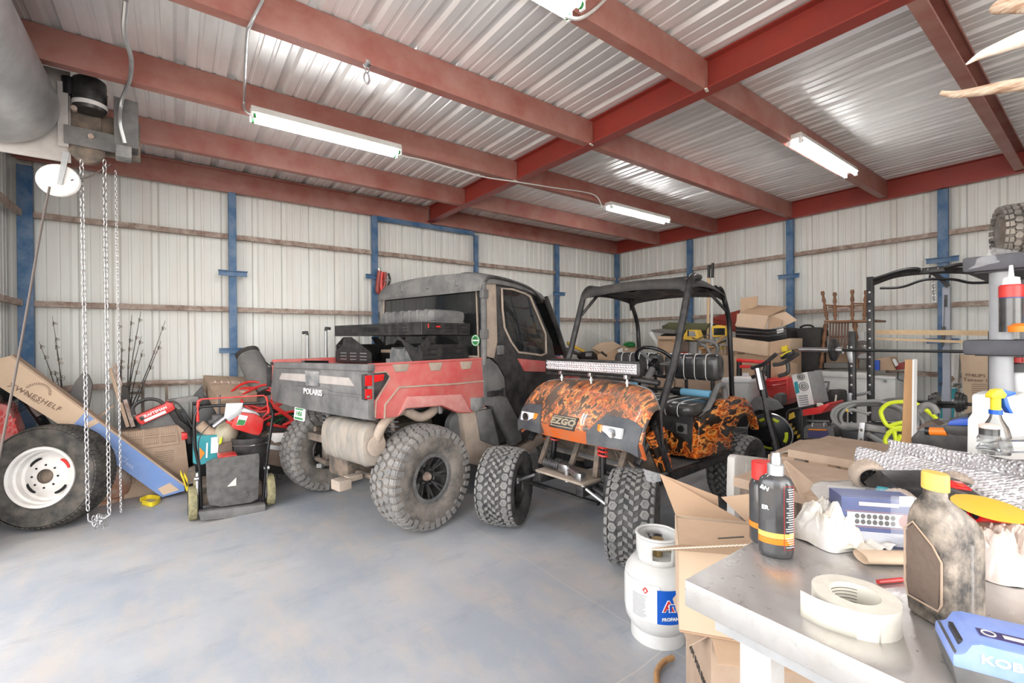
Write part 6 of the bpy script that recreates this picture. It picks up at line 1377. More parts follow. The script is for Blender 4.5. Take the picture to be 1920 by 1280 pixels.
# propane tank
pc_ = at(1240, 1213, 'z', 0); pt_ = thing('propane_tank', 'white propane gas tank with blue and white label, front of the open box', 'gas tank', (1.83, 1.315, 0))
b = MB(); b.lathe([(0, .035), (.09, .038), (.125, .06), (.148, .10), (.154, .14), (.154, .27), (.148, .31), (.125, .345), (.08, .365), (.03, .37), (0, .37)], n=56); b.build('shell', M['white_plastic'], pt_)
b = MB(); b.lathe([(.118, 0), (.124, 0), (.124, .065), (.118, .065)], n=48, closed=True); b.build('foot_ring', M['white_plastic'], pt_)
b = MB(); NN = 48; zz = (.355, .385, .41, .435, .475); G_ = [[b.bm.verts.new((.096*cos(2*pi*i/NN), .096*sin(2*pi*i/NN), z)) for z in zz] for i in range(NN)]
for i in range(NN):
    for j in range(4):
        if (i % 24 in range(3, 10) and j in (1, 2)) or (i % 24 in range(14, 20) and j == 0): continue
        b.face((G_[i][j], G_[(i+1) % NN][j], G_[(i+1) % NN][j+1], G_[i][j+1]))
b.tube([(.096*cos(a), .096*sin(a), .475) for a in [i*2*pi/40 for i in range(40)]], .0055, 6, closed=True)
b.build('collar', M['white_plastic'], pt_, solid=.004)
b = MB(); b.cyl((0, 0, .36), (0, 0, .42), .022, 14); b.cyl((0, 0, .40), (.05, -.04, .40), .014, 10); b.lathe([(0, .45), (.028, .45), (.03, .43), (0, .43)], n=10); b.build('valve', mat('brass', (.55, .40, .18), .35, .9), pt_)
def wrap(nm, a0, a1, z0, z1, mt, par, r=.1550, n=20):
    b = MB(); A = [[Vector((r*cos(a0+(a1-a0)*i/n), r*sin(a0+(a1-a0)*i/n), z)) for z in (z0, z1)] for i in range(n+1)]; b.loft(A, cap=False, closed=False); return b.build(nm, M[mt], par, smooth=60)
va = atan2(-1.315, -1.83)   # towards the viewer
lb = wrap('white_label', va-1.15, va+.05, .135, .30, 'print_white', pt_); wrap('blue_label', va-.02, va+1.2, .135, .285, 'label_blue', pt_, .1556)
b = MB()
for i in range(20):
    z = .245-i*.0052; a0 = va-.78; a1 = a0+random.uniform(.35, .5)
    b.tube([(.1560*cos(a0+(a1-a0)*k/6), .1560*sin(a0+(a1-a0)*k/6), z) for k in range(7)], .0008, 4)
b.build('fine_print', M['print_dark'], lb)
a = va-.35; o = MB(); u_ = Vector((-sin(a), cos(a), 0)); c = Vector((.1565*cos(a), .1565*sin(a), .272)); o.prism([c+u_*.014, c+Vector((0, 0, .016)), c-u_*.014, c-Vector((0, 0, .016))], Vector((cos(a), sin(a), 0))*.0006); hz_ = o.build('flame_diamond', M['red'], lb, smooth=0)
o = MB(); c = c+Vector((cos(a), sin(a), 0))*.0010; o.prism([c+u_*.004-Vector((0, 0, .006)), c+u_*.005, c+Vector((0, 0, .008)), c-u_*.004, c-u_*.004-Vector((0, 0, .006))], Vector((cos(a), sin(a), 0))*.0004); o.build('flame_mark', M['print_white'], hz_, smooth=0)
for k, (ch, cl) in enumerate(zip('Am', ('red', 'label_blue'))):
    a = va+.30+k*.17; o = text_mb(ch, .066, depth=.0012, bold=.0035, sx=1.1).build('lettering', M['print_white'], pt_, smooth=0); o.location = (.1563*cos(a), .1563*sin(a), .215); o.rotation_euler = (0, 0, a+pi/2)
    o = text_mb(ch, .064, depth=.0016, bold=.0012, sx=1.1).build('lettering', M[cl], pt_, smooth=0); o.location = (.1568*cos(a), .1568*sin(a), .215); o.rotation_euler = (0, 0, a+pi/2)
a = va+.38; o = text_mb('PROPANE', .020, depth=.0008, bold=.0006).build('lettering', M['print_white'], pt_, smooth=0); o.location = (.1566*cos(a), .1566*sin(a), .160); o.rotation_euler = (0, 0, a+pi/2)
# grey folding table panel, big torn carton
ft = thing('folding_table', 'dusty white plastic folding table edge between the open box and the big torn carton', 'table', (0, 0, 0))
b = MB(); b.prism([at(px, py, 'y', 1.35) for px, py in ((1378, 858), (1384, 853), (1540, 872), (1548, 880), (1548, 935), (1376, 935))], (0, .05, -.0), .015); b.build('tabletop', mat('dusty_white', (.60, .575, .54), .6, dirt=(.5, .47, .43), damt=.35), ft)
b = MB(); b.prism([at(px, py, 'y', 1.345) for px, py in ((1400, 868), (1520, 884), (1520, 930), (1398, 930))], (0, .01, 0), .008); b.build('recess_panel', bpy.data.materials['dusty_white'], ft)
b = MB(); b.tube([at(1376, 935, 'y', 1.375), at(1376, 1075, 'y', 1.375)], .012, 8); b.tube([at(1540, 935, 'y', 1.375), at(1540, 1075, 'y', 1.375)], .012, 8); b.build('folded_leg', M['galv'], ft)
b = MB(); b.prism([Vector((2.62, 1.352, .0)), Vector((3.35, 1.352, .0)), Vector((3.35, 1.352, .55)), Vector((2.62, 1.352, .55))], (0, .045, 0)); b.build('lower_panel', bpy.data.materials['dusty_white'], ft)
bc = thing('torn_carton', 'big brown carton with torn flaps beside the silver insulation', 'cardboard box', (0, 0, 0))
tz = .665
q0, q1, q2, q3 = at(1440, 852, 'z', tz), at(1552, 866, 'z', tz), at(1606, 862, 'z', tz), at(1500, 824, 'z', tz)
q2b = at(1600, 832, 'z', tz)
b = MB(); top = [q0, q1, at(1606, 862, 'z', tz), q2b, q3]; b.prism(top, (0, 0, -tz+.005)); b.build('carton', M['card'], bc, smooth=0)
b = MB(); b.prism([at(1455, 846, 'z', tz+.01), at(1512, 852, 'z', tz+.01), at(1552, 828, 'z', tz+.02), at(1560, 822, 'z', tz+.022), at(1500, 826, 'z', tz+.012)], (0, 0, .005)); b.build('torn_flap', M['card_dusty'], bc, smooth=0)
b = MB(); b.prism([at(1530, 860, 'z', tz+.012), at(1600, 858, 'z', tz+.012), at(1600, 835, 'z', tz+.012), at(1560, 830, 'z', tz+.014)], (0, 0, .003)); b.build('torn_flap', M['card_light'], bc, smooth=0)
b = MB(); b.tube(bez([tuple(at(px, py, 'z', tz+.02)) for px, py in ((1462, 850), (1480, 846), (1505, 850), (1530, 858))], 4), .004, 4); b.build('torn_tape', M['cream'], bc)
b = MB(); b.grid(sheetfn([at(1520, 905, 'x', 1.55), at(1635, 895, 'x', 1.75), at(1640, 925, 'x', 1.55), at(1530, 938, 'x', 1.40)], .008, 5), 20, 10); tag(b.build('plastic_film', mat('dusty_film', (.70, .68, .65), .25, alpha=.75, dirt=(.55, .52, .48), damt=.4), solid=.002, smooth=80), 'crumpled dusty plastic film between the rag and the torn carton', 'film')
b = MB(); b.prism([at(1470, 866, 'y', .80), at(1474, 862, 'y', .80), at(1560, 935, 'y', .70), at(1505, 935, 'y', .72)], (0.0, .003, 0)); tag(b.build('card_sheet', M['card_dusty'], smooth=0), 'stiff triangular card sheet standing behind the white rag', 'card')
# ---------------------------------------------------------------- bench two: black case, brush, jug, spray bottle
cb = thing('side_bench', 'rear bench carrying the black case and spray bottle, hidden by the silver insulation', 'bench', (2.92, .72, 0))
b = MB(); b.box((0, 0, .78), (.56, .70, .04)); b.build('top', M['card_dusty'], cb, smooth=0)
for x in (-.24, .24):
    for y in (-.30, .30): b = MB(); b.box((x, y, .38), (.05, .05, .76)); b.build('leg', M['iron'], cb, smooth=0)
t = thing('tool_case', 'black plastic tool case with a grey lid under the blue brush', 'tool case', (0, 0, 0))
b = MB(); b.prism([at(px, py, 'x', 2.72) for px, py in ((1708, 820), (1722, 806), (1728, 803), (1818, 806), (1818, 870), (1708, 850))], (.34, 0, 0), .01); b.build('body', M['black_metal'], t)
b = MB(); b.prism([at(px, py, 'x', 2.71) for px, py in ((1722, 807), (1728, 802), (1818, 805), (1818, 812), (1730, 808))], (.34, 0, 0), .003); b.build('lid', M['grey_plastic'], t)
t = thing('dusting_brush', 'black hand brush with blue bristles and an orange tipped handle on the case', 'brush', (0, 0, 0))
b = MB(); b.prism([at(px, py, 'x', 2.70) for px, py in ((1767, 800), (1775, 796), (1818, 799), (1818, 817), (1785, 815), (1772, 810))], (.08, 0, 0), .006); b.build('head', M['black_plastic'], t)
b = MB(); b.prism([at(px, py, 'x', 2.69) for px, py in ((1776, 797), (1780, 789), (1800, 785), (1818, 785), (1818, 798))], (.07, 0, 0), .004); b.build('bristles', M['blue_plastic'], t)
b = MB(); b.tube([at(1775, 809, 'x', 2.72), at(1743, 808, 'x', 2.72)], .018, 14); b.build('orange_grip', M['orange'], t)
b = MB(); b.tube([at(1743, 808, 'x', 2.72), at(1735, 807, 'x', 2.72)], .0185, 14); b.build('grip_end', M['black_clean'], t)
slab('canvas_pouch', [(1717, 806), (1728, 795), (1746, 788), (1768, 800), (1766, 808)], 2.82, .10, 'brown_cloth', 'brown canvas pouch slumped on the black case', 'pouch', ax='x', bev=.01)
slab('black_tray', [(1775, 788), (1815, 776), (1819, 786), (1800, 787)], 2.86, .12, 'black_clean', 'small black tray of brass fittings behind the blue brush', 'tray', ax='x')
t = thing('white_jug', 'white plastic jug standing behind the blue and yellow spray bottle', 'jug', (0, 0, 0))
b = MB(); b.prism([at(px, py, 'x', 2.22) for px, py in ((1813, 862), (1814, 785), (1822, 775), (1822, 742), (1826, 738), (1908, 741), (1914, 750), (1924, 790), (1930, 862))], (.16, 0, 0), .015); b.build('body', M['white_plastic'], t)
sb = at(1867, 850, 'x', 2.02); t = thing('trigger_sprayer', 'clear spray bottle with a yellow and blue trigger head before the white jug', 'spray bottle', (sb.x, sb.y, sb.z))
s_ = (at(1867, 850, 'x', 2.02)-at(1867, 770, 'x', 2.02)).length/80
def sp(dx, dy): return Vector((dx*s_*.75, -dx*s_*.66, dy*s_))
b = MB(); b.lathe([(0, 0), (.032, 0), (.034, 6*s_), (.034, 34*s_), (.028, 50*s_), (.015, 66*s_), (.012, 74*s_)], n=30); b.build('bottle', M['clear'], t)
b = MB(); b.lathe([(0, .002), (.031, .002), (.031, 5*s_), (.031, 22*s_), (0, 22*s_)], n=30); b.build('liquid', mat('pink_liquid', (.85, .68, .62), .1, trans=.5), t)
b = MB(); b.lathe([(0, 74*s_), (.0155, 74*s_), (.0155, 82*s_), (0, 82*s_)], n=24); b.build('neck_ring', M['label_blue'], t)
b = MB(); b.lathe([(0, 82*s_), (.012, 82*s_), (.012, 104*s_), (0, 104*s_)], n=20); b.prism([sp(-12, 104)+Vector((.008, .009, 0)), sp(10, 104)+Vector((.008, .009, 0)), sp(14, 110)+Vector((.008, .009, 0)), sp(6, 122)+Vector((.008, .009, 0)), sp(-4, 120)+Vector((.008, .009, 0)), sp(-13, 110)+Vector((.008, .009, 0))], (-.016, -.018, 0), .003); b.build('head', M['yellow'], t)
b = MB(); b.prism([sp(8, 104)+Vector((.007, .008, 0)), sp(20, 108)+Vector((.007, .008, 0)), sp(30, 112)+Vector((.007, .008, 0)), sp(30, 116)+Vector((.007, .008, 0)), sp(18, 118)+Vector((.007, .008, 0)), sp(6, 122)+Vector((.007, .008, 0))], (-.014, -.016, 0), .003); b.prism([sp(9, 104)+Vector((.006, .007, 0)), sp(15, 106)+Vector((.006, .007, 0)), sp(20, 88)+Vector((.006, .007, 0)), sp(26, 76)+Vector((.006, .007, 0)), sp(20, 76)+Vector((.006, .007, 0)), sp(12, 90)+Vector((.006, .007, 0))], (-.012, -.014, 0), .002); b.build('trigger', M['label_blue'], t)
t = thing('clear_cup', 'small clear plastic jar standing before the spray bottle', 'jar', at(1855, 850, 'x', 1.92))
b = MB(); b.lathe([(0, 0), (.024, 0), (.026, .01), (.026, .045), (.022, .055), (.022, .075)], n=26); b.build('jar', M['clear'], t); b = MB(); b.lathe([(0, .055), (.02, .055), (.023, .085), (.0, .09)], n=20); b.build('pink_sponge', M['print_pink'], t)
b = MB(); b.prism([at(px, py, 'x', 1.85) for px, py in ((1826, 842), (1832, 833), (1870, 828), (1935, 826), (1935, 850), (1880, 850))], (.10, 0, 0), .01); tag(b.build('clear_tray', M['clear']), 'clear plastic tray lying on the silver insulation at the right edge', 'tray')
t = thing('pine_post', 'orange-brown timber post standing upright behind the black tool case', 'timber', (0, 0, 0))
b = MB(); b.prism([at(px, py, 'x', 3.35) for px, py in ((1697, 674), (1711, 674), (1709, 830), (1690, 830))], (.06, 0, 0)); b.build('board', M['wood'], t, smooth=0)
b = MB(); b.prism([at(px, py, 'x', 3.345) for px, py in ((1711, 673), (1714, 675), (1712, 828), (1709, 830))], (.07, 0, 0)); b.build('white_edge', M['white'], t, smooth=0)
b = MB(); p = [at(1702, 829, 'x', 3.37)]; b.box((p[0].x, p[0].y, p[0].z/2), (.09, .07, p[0].z)); b.build('post_foot', M['wood'], t, smooth=0)
# ---------------------------------------------------------------- grey plastic shelving unit, right edge
SHX = 2.50
def shp(px, py, x=SHX): return at(px, py, 'x', x)
sh = thing('storage_shelf', 'grey plastic shelving unit with dark shelves at the right edge', 'shelf', (0, 0, 0))
yp = shp(1877, 600).y; ztop = shp(1870, 484).z; zmid = shp(1870, 640).z
for k, (x, y) in enumerate(((SHX, yp), (SHX+.42, yp-.04), (SHX, yp-.78), (SHX+.42, yp-.78))):
    b = MB(); b.cyl((x, y, 0), (x, y, ztop-.02), .032 if k != 1 else .03, 24); b.build('post', M['grey_post'] if 'grey_post' in M else D('grey_post', (.36, .37, .39), .5, dirt=(.30, .30, .31), damt=.3), sh)
for z in (ztop, zmid, .55):
    b = MB(); b.box((SHX+.21, yp-.37, z-.022), (.56, .93, .058), bev=.012); b.box((SHX+.21, yp-.37, z-.05), (.50, .87, .01)); b.build('shelf_board', D('shelf_dark', (.045, .045, .055), .55, dirt=(.09, .09, .10), damt=.3) if 'shelf_dark' not in M else M['shelf_dark'], sh)
c = shp(1925, 480); ty = thing('knobby_tire', 'small knobbly tyre lying on top of the grey shelving', 'tyre', (SHX+.12, c.y+.03, ztop+.012+.098), (0, 0, radians(20)))
tr_ = tyre(ty, .108, .045, .10, 'mud', 'rubber_dust', 'rubber_dust', n=22, name='tire_casing')
b = MB(); b.lathe([(0, -.03), (.03, -.03), (.047, -.04), (.047, .04), (0, .03)], axis='y', n=20); b.build('rim', M['iron'], ty)
b = MB(); b.grid(sheetfn([shp(1815, 505, 2.3), shp(1862, 462, 2.45), shp(1935, 478, 2.6), shp(1870, 492, 2.42)], .006, 3), 12, 8); tag(b.build('plastic_sheet', M['film'], solid=.002, smooth=80), 'loose clear plastic sheet sticking out under the small tyre', 'plastic sheet')
def jar(nm, lbl, px, py, x, parts, cat='bottle', rz=0):
    """parts: (name, [(r,z)...], material)"""
    p = at(px, py, 'x', x); t = thing(nm, lbl, cat, (p.x, p.y, p.z), (0, 0, rz))
    for n_, pr, m_ in parts: b = MB(); b.lathe(pr, n=30); b.build(n_, M[m_], t)
    return t
jar('spray_can', 'black and red can with a white nozzle on the middle shelf', 1896, 622, 2.42, [('can', [(0, 0), (.030, 0), (.031, .004), (.031, .125), (0, .13)], 'purple_plastic'), ('label_stripe', [(.0312, .0), (.0313, .12)], 'dgl'), ('red_band', [(0, .125), (.032, .125), (.032, .165), (.028, .17), (0, .17)], 'red'), ('nozzle', [(0, .17), (.024, .17), (.022, .195), (.008, .20), (.005, .24), (0, .24)], 'white')])
jar('orange_cap', 'flat orange jar lid lying on the middle shelf at the edge', 1918, 622, 2.35, [('lid', [(0, 0), (.035, 0), (.037, .02), (.02, .03), (0, .03)], 'orange')], 'lid')
jar('small_bottle', 'small blue and red bottle at the right edge on the middle shelf', 1926, 618, 2.48, [('body', [(0, 0), (.03, 0), (.03, .05), (0, .055)], 'label_blue'), ('cap', [(0, .055), (.02, .055), (.022, .09), (0, .095)], 'red')])
jar('ribbed_container', 'grey ribbed plastic container behind the spray bottle on the right edge', 1905, 790, 2.62, [('body', [(0, 0), (.05, 0)]+[(.052+.002*(i % 2), .01+i*.008) for i in range(24)]+[(.03, .225), (0, .23)], 'galv'), ('cap', [(0, .23), (.02, .23), (.02, .25), (0, .25)], 'red')], 'container')
jar('teal_sprayer', 'white bottle with a teal trigger at the far right edge', 1922, 700, 2.70, [('body', [(0, 0), (.03, 0), (.03, .06), (.015, .08), (0, .08)], 'white'), ('trigger_head', [(0, .08), (.02, .08), (.026, .10), (.02, .12), (0, .12)], 'teal')])
# ---------------------------------------------------------------- antlers hanging upper right
def horn(pts, rs, mt, lbl):
    b = MB(); P_ = bez([tuple(p) for p in pts], 8); n_ = len(P_); R_ = []
    for i in range(n_):
        f = i/(n_-1)*(len(rs)-1); k = min(int(f), len(rs)-2); R_.append(rs[k]+(rs[k+1]-rs[k])*(f-k))
    b.tube(P_, R_, 14); return tag(b.build('antler', M[mt], smooth=80), lbl, 'antler', 'antler tines at the upper right')
HX = 1.15
horn([at(1811, 121, 'x', HX), at(1840, 103, 'x', HX), at(1880, 87, 'x', HX), at(1925, 70, 'x', HX), at(1985, 52, 'x', HX)], [.0015, .007, .011, .014, .015], 'ivory', 'pale ivory antler tine, middle of the three at the upper right')
horn([at(1764, 174, 'x', HX), at(1790, 177, 'x', HX), at(1830, 172, 'x', HX), at(1880, 163, 'x', HX), at(1925, 157, 'x', HX), at(1990, 150, 'x', HX)], [.004, .006, .008, .010, .011, .012], 'antler', 'brown streaked antler tine, lowest of the three at the upper right')
horn([at(1864, 10, 'x', HX), at(1872, 13, 'x', HX), at(1900, 11, 'x', HX), at(1925, 10, 'x', HX), at(1990, 6, 'x', HX)], [.008, .011, .011, .012, .013], 'antler', 'blunt brown antler piece, topmost of the three at the upper right')
# ---------------------------------------------------------------- right side clutter
def XS(name, pts, x, th, mt, lbl, cat, **k): return slab(name, pts, x, th, mt, lbl, cat, ax='x', **k)
def XT(name, lbl, cat, group=None): return thing(name, lbl, cat, (0, 0, 0), (0, 0, 0), group)
def XP(nm, par, pts, x, th, mt, bev=0, label=None): return sub_slab(nm, par, pts, x, th, mt, bev, 'x', label)
def XW(nm, par, pts, x, r, mt, n=8, curve=True, cl=False, label=None):
    b = MB(); P_ = AX(pts, x); b.tube(bez([tuple(p) for p in P_], 5) if curve else P_, r, n, closed=cl); return b.build(nm, M[mt], par, label=label)
def R4(x0, y0, x1, y1): return [(x0, y0), (x1, y0), (x1, y1), (x0, y1)]
# supports hidden in the heap
t = XT('storage_rack', 'dark steel rack along the right wall buried under the heap of boxes', 'rack')
b = MB(); b.box((6.45, 3.6, .62), (.8, 1.9, .04)); b.build('shelf_board', M['iron'], t, smooth=0)
for x in (6.1, 6.8):
    for y in (2.72, 4.5): b = MB(); b.box((x, y, .3), (.05, .05, .6)); b.build('leg', M['iron'], t, smooth=0)
t = XT('work_bench', 'wooden bench along the back wall buried under boxes, right of the truck', 'bench')
b = MB(); b.box((6.25, 5.45, .88), (1.35, .8, .05)); b.build('top', M['card_dusty'], t, smooth=0)
for x in (5.62, 6.88):
    for y in (5.1, 5.8): b = MB(); b.box((x, y, .43), (.07, .07, .86)); b.build('leg', M['wood'], t, smooth=0)
for k, (yy_, l) in enumerate(((3.12, 'nearest the freezer'), (3.75, 'in the middle'), (4.38, 'nearest the back corner'))):
    carton('base_carton', 'plain brown carton on the buried rack under the heap, '+l, (6.45, yy_, .64), (.7, .60, .52), mt='card_dusty', group='cartons under the heap')
# --- back corner on the bench
def YS(name, pts, y, th, mt, lbl, cat, **k): return slab(name, pts, y, th, mt, lbl, cat, **k)
t = thing('bench_carton', 'opened brown carton with white stickers on the back bench', 'cardboard box')
b = MB(); b.prism(AY([(1118, 668), (1128, 660), (1168, 652), (1172, 690), (1130, 700), (1120, 700)], 5.15), (0, .3, 0), .004); b.build('carton', M['card'], t)
b = MB(); b.prism(AY([(1112, 654), (1128, 642), (1150, 640), (1166, 648), (1134, 664)], 5.14), (0, .05, 0), .002); b.build('flap', M['card_light'], t)
sub_slab('sticker', t, [(1158, 656), (1167, 651), (1168, 659), (1160, 663)], 5.135, .003, 'print_white')
t = thing('bench_carton', 'plain brown carton with one small label right of the stickered carton', 'cardboard box')
b = MB(); b.prism(AY([(1168, 648), (1196, 650), (1196, 690), (1172, 694)], 5.2), (0, .25, 0), .004); b.build('carton', M['card'], t); sub_slab('sticker', t, R4(1172, 653, 1177, 656), 5.195, .003, 'print_white')
t = thing('wire_mesh', 'sheet of galvanised wire mesh rising to a point behind the back cartons', 'wire mesh')
b = MB(); q = AY([(1098, 618), (1152, 640), (1136, 690), (1078, 684)], 5.6)
for i in range(17):
    k = i/16; b.tube([q[0].lerp(q[1], k), q[3].lerp(q[2], k)], .0028, 4); b.tube([q[0].lerp(q[3], k), q[1].lerp(q[2], k)], .0024, 4)
b.build('mesh', M['galv'], t, smooth=0)
YS('spirit_level', [(1066, 640), (1070, 642), (1098, 657), (1094, 660), (1076, 653), (1066, 646)], 5.3, .04, 'work_yellow', 'yellow spirit level leaning behind the handlebar', 'spirit level')
t = thing('quad_bike', 'black handlebar and gauge of a small quad bike parked behind the light bar', 'quad bike')
for nm, pts, r in (('left_grip', [(1055, 656), (1075, 661), (1088, 664)], .022), ('right_bar', [(1128, 660), (1137, 667)], .02), ('cable', [(1056, 650), (1068, 655), (1082, 660)], .01), ('brake_lever', [(1040, 640), (1043, 652), (1052, 664)], .02)):
    b = MB(); b.tube(bez([tuple(p) for p in AY(pts, 4.75)], 4), r, 8); b.build(nm, M['black_plastic'], t)
b = MB(); b.prism(AY([(1092, 660), (1112, 658), (1120, 664), (1122, 676), (1094, 677), (1088, 668)], 4.75), (0, .08, 0), .01); g_ = b.build('gauge_housing', M['black_clean'], t)
sub_slab('gauge_screen', g_, [(1098, 661), (1110, 661), (1109, 668), (1098, 668)], 4.745, .004, 'grey_plastic')
b = MB(); b.prism(AY([(1034, 669), (1048, 668), (1075, 678), (1085, 686), (1040, 686)], 4.72), (0, .30, 0), .02); b.build('fender', M['dusty_red'], t)
b = MB(); b.box((5.0, 4.9, .45), (1.1, .5, .9), bev=.05); b.build('body', M['black_plastic'], t)
for x in (4.6, 5.4): b = MB(); b.lathe([(.09, -.09), (.25, -.09), (.27, 0), (.25, .09), (.09, .09)], (x, 4.78, .27), axis='y', n=30, closed=True); b.build('wheel', M['rubber_dust'], t)
blob('plastic_bag', at(1186, 634, 'y', 5.3), .16, .10, .10, M['film'], 'clear and white plastic bag heaped on the corner cartons', 'bag', 8, .3)
blob('green_bag', at(1180, 646, 'y', 5.22), .14, .08, .05, 'green', 'green plastic sack under the clear plastic bag in the corner', 'bag', 9, .3)
p0, p1 = at(1192, 555, 'y', 5.75), at(1222, 665, 'y', 5.2); b = MB(); b.tube([p0, p1], .013, 8); tag(b.build('wood_pole', M['wood']), 'thin brown wooden pole leaning into the back corner', 'pole')
XS('white_board', [(1216, 624), (1221, 621), (1240, 650), (1233, 650)], 6.2, .03, 'white', 'short white board sticking up behind the steering wheel', 'board')
# --- heap behind the seat
t = XT('green_case', 'long olive green hard case on top of the heap behind the cart', 'case'); XP('body', t, [(1241, 611), (1254, 604), (1330, 606), (1322, 620), (1241, 617)], 6.3, .25, 'olive', .006); XW('latch', t, [(1243, 610), (1250, 609)], 6.29, .012, 'steel', 6, False)
XS('rolled_cloth', [(1220, 618), (1240, 616), (1272, 620), (1270, 626), (1240, 625), (1222, 622)], 6.25, .10, 'grey_cloth', 'dark rolled cloth under the green case', 'cloth', bev=.015)
XS('dark_jacket', [(1238, 628), (1262, 618), (1300, 622), (1300, 640), (1240, 640)], 6.4, .2, 'dark_cloth', 'dark cloth heap under the green case', 'cloth', bev=.01)
t = XT('lettered_carton', 'brown carton printed with a line of words behind the steering wheel', 'cardboard box'); XP('carton', t, R4(1233, 630, 1268, 668), 6.15, .3, 'card', .004)
XW('word_print', t, [(1236, 637), (1264, 637)], 6.14, .012, 'print_brown', 4, False)
for k, (pts, lq) in enumerate((([(1279, 632), (1288, 618), (1306, 618), (1312, 635), (1308, 639), (1280, 636)], 'trapezoid yellow work light lying tilted behind the cart seat'), ([(1334, 612), (1342, 609), (1360, 611), (1361, 630), (1336, 632)], 'square yellow work light with a dark glass, below the red panels'))):
    t = XT('work_light', lq, 'work light'); XP('housing', t, pts, 6.0, .12, 'work_yellow', .008)
    if k: XP('glass', t, R4(1338, 615, 1359, 628), 5.995, .01, 'glass_dark')
    else: XP('lens', t, [(1291, 621), (1302, 621), (1305, 630), (1290, 630)], 5.995, .01, 'galv'); XP('strap', t, R4(1289, 619, 1291, 630), 5.99, .008, 'black_clean')
for k, (x0_, x1_, mt, l) in enumerate(((1329, 1325, 'wood_light', 'long pale wooden handle standing upright beside the white one'), (1336, 1331, 'white_plastic', 'long white handle standing upright beside the wooden one'))):
    t = XT('broom_pole', l, 'pole'); XW('shaft', t, [(x0_, 520), (x1_, 760)], 6.35, .02, mt, 8, False); XW('black_tip', t, [(x0_+.5, 493 if k else 497), (x0_, 521)], 6.35, .021, 'black_clean', 8, False)
t = XT('red_metal_sheet', 'red painted ribbed metal panel leaning on the right wall', 'metal sheet'); XP('sheet', t, [(1334, 596), (1386, 581), (1379, 622), (1360, 618), (1336, 604)], 6.75, .03, 'red_steel_clean'); XW('rib', t, [(1340, 598), (1384, 606)], 6.74, .012, 'red_steel_clean', 6, False); XW('rib', t, [(1352, 612), (1378, 621)], 6.74, .012, 'red_steel_clean', 6, False)
t = XT('wood_rack', 'small slatted rack with yellow clips hanging under the square work light', 'rack')
for x_ in (1344, 1351, 1358): XW('slat', t, [(x_, 633), (x_+2, 662)], 6.2, .008, 'cream', 6, False)
for y_ in (642, 652): XW('yellow_clip', t, [(1343, y_+1), (1358, y_)], 6.19, .009, 'yellow', 6, False)
t = XT('grey_saw_handle', 'grey looped plastic tool handle above the black seat back', 'tool'); XW('loop', t, [(1312, 640), (1320, 638), (1338, 642), (1346, 652), (1342, 664), (1332, 663), (1326, 652), (1314, 645)], 6.0, .024, 'grey_plastic', 8)
XS('dark_pack', [(1304, 622), (1315, 606), (1324, 604), (1326, 632), (1310, 634)], 6.45, .15, 'grey_cloth', 'crumpled dark grey pack beside the upright handles', 'bag', bev=.01)
for k, (x0_, y0_, x1_, y1_, mt, l) in enumerate(((1274, 640, 1290, 660, 'brown_cloth', 'brown cloth lump'), (1290, 640, 1306, 668, 'galv', 'grey metal box'), (1262, 655, 1292, 668, 'red', 'round red item'), (1299, 655, 1313, 668, 'white', 'white and blue can'), (1312, 648, 1330, 668, 'wood', 'wooden crate side'), (1330, 648, 1362, 672, 'card_dusty', 'tilted brown carton'), (1345, 662, 1378, 700, 'card', 'dark brown carton'), (1268, 640, 1276, 662, 'grey_plastic', 'grey plastic strip'))):
    XS('heap_item', R4(x0_, y0_, x1_, y1_), 6.05+.03*k, .15, mt, l+' in the heap behind the cart seat back', 'clutter', bev=.01)
for k in range(10):
    a = at(random.uniform(1270, 1350), random.uniform(632, 665), 'x', 6.0); c = a+Vector((0, random.uniform(-.25, .25), random.uniform(.02, .14))); b = MB(); b.tube([a, c], random.uniform(.008, .018), 6)
    tag(b.build('scrap_rod', M[random.choice(['iron', 'dark_cloth', 'wood', 'steel'])]), 'short rod or pipe end in the heap behind the cart seat back', 'rod', 'rods in the heap behind the cart')
# --- stack of boxes
t = XT('flap_carton', 'open cardboard box with its flaps spread on top of the box stack', 'cardboard box')
XP('front_side', t, [(1382, 588), (1441, 592), (1436, 617), (1380, 612)], 5.85, .01, 'card_light')
XP('right_side', t, [(1442, 592), (1466, 600), (1464, 612), (1440, 617)], 5.90, .01, 'card')
b = MB(); b.prism([at(1388, 588, 'x', 5.86), at(1441, 592, 'x', 5.86), at(1476, 575, 'x', 6.15), at(1410, 572, 'x', 6.25)], (0, 0, -.01)); b.build('dark_inside', M['card_in'], t, smooth=0)
XP('back_flap', t, [(1388, 559), (1421, 555), (1419, 574), (1388, 586)], 6.1, .006, 'card')
XP('far_side', t, [(1409, 571), (1464, 574), (1472, 584), (1442, 592), (1410, 588)], 6.2, .006, 'card_in')
XP('right_flap', t, [(1442, 592), (1473, 584), (1495, 600), (1468, 612)], 5.95, .006, 'card_light')
XP('front_flap', t, [(1386, 587), (1441, 592), (1432, 617), (1378, 610)], 5.83, .006, 'card_light')
t = XT('black_crate', 'black wire crate between the open box and the sealed carton', 'crate'); XP('body', t, [(1379, 613), (1436, 618), (1474, 614), (1476, 634), (1440, 640), (1379, 632)], 5.95, .3, 'black_clean', .004)
for y_ in (620, 627): XW('side_rail', t, [(1380, y_-1), (1440, y_+3), (1474, y_-1)], 5.93, .006, 'steel', 5, False)
XP('paper_label', t, [(1456, 618), (1469, 615), (1469, 622), (1457, 625)], 5.94, .004, 'print_white')
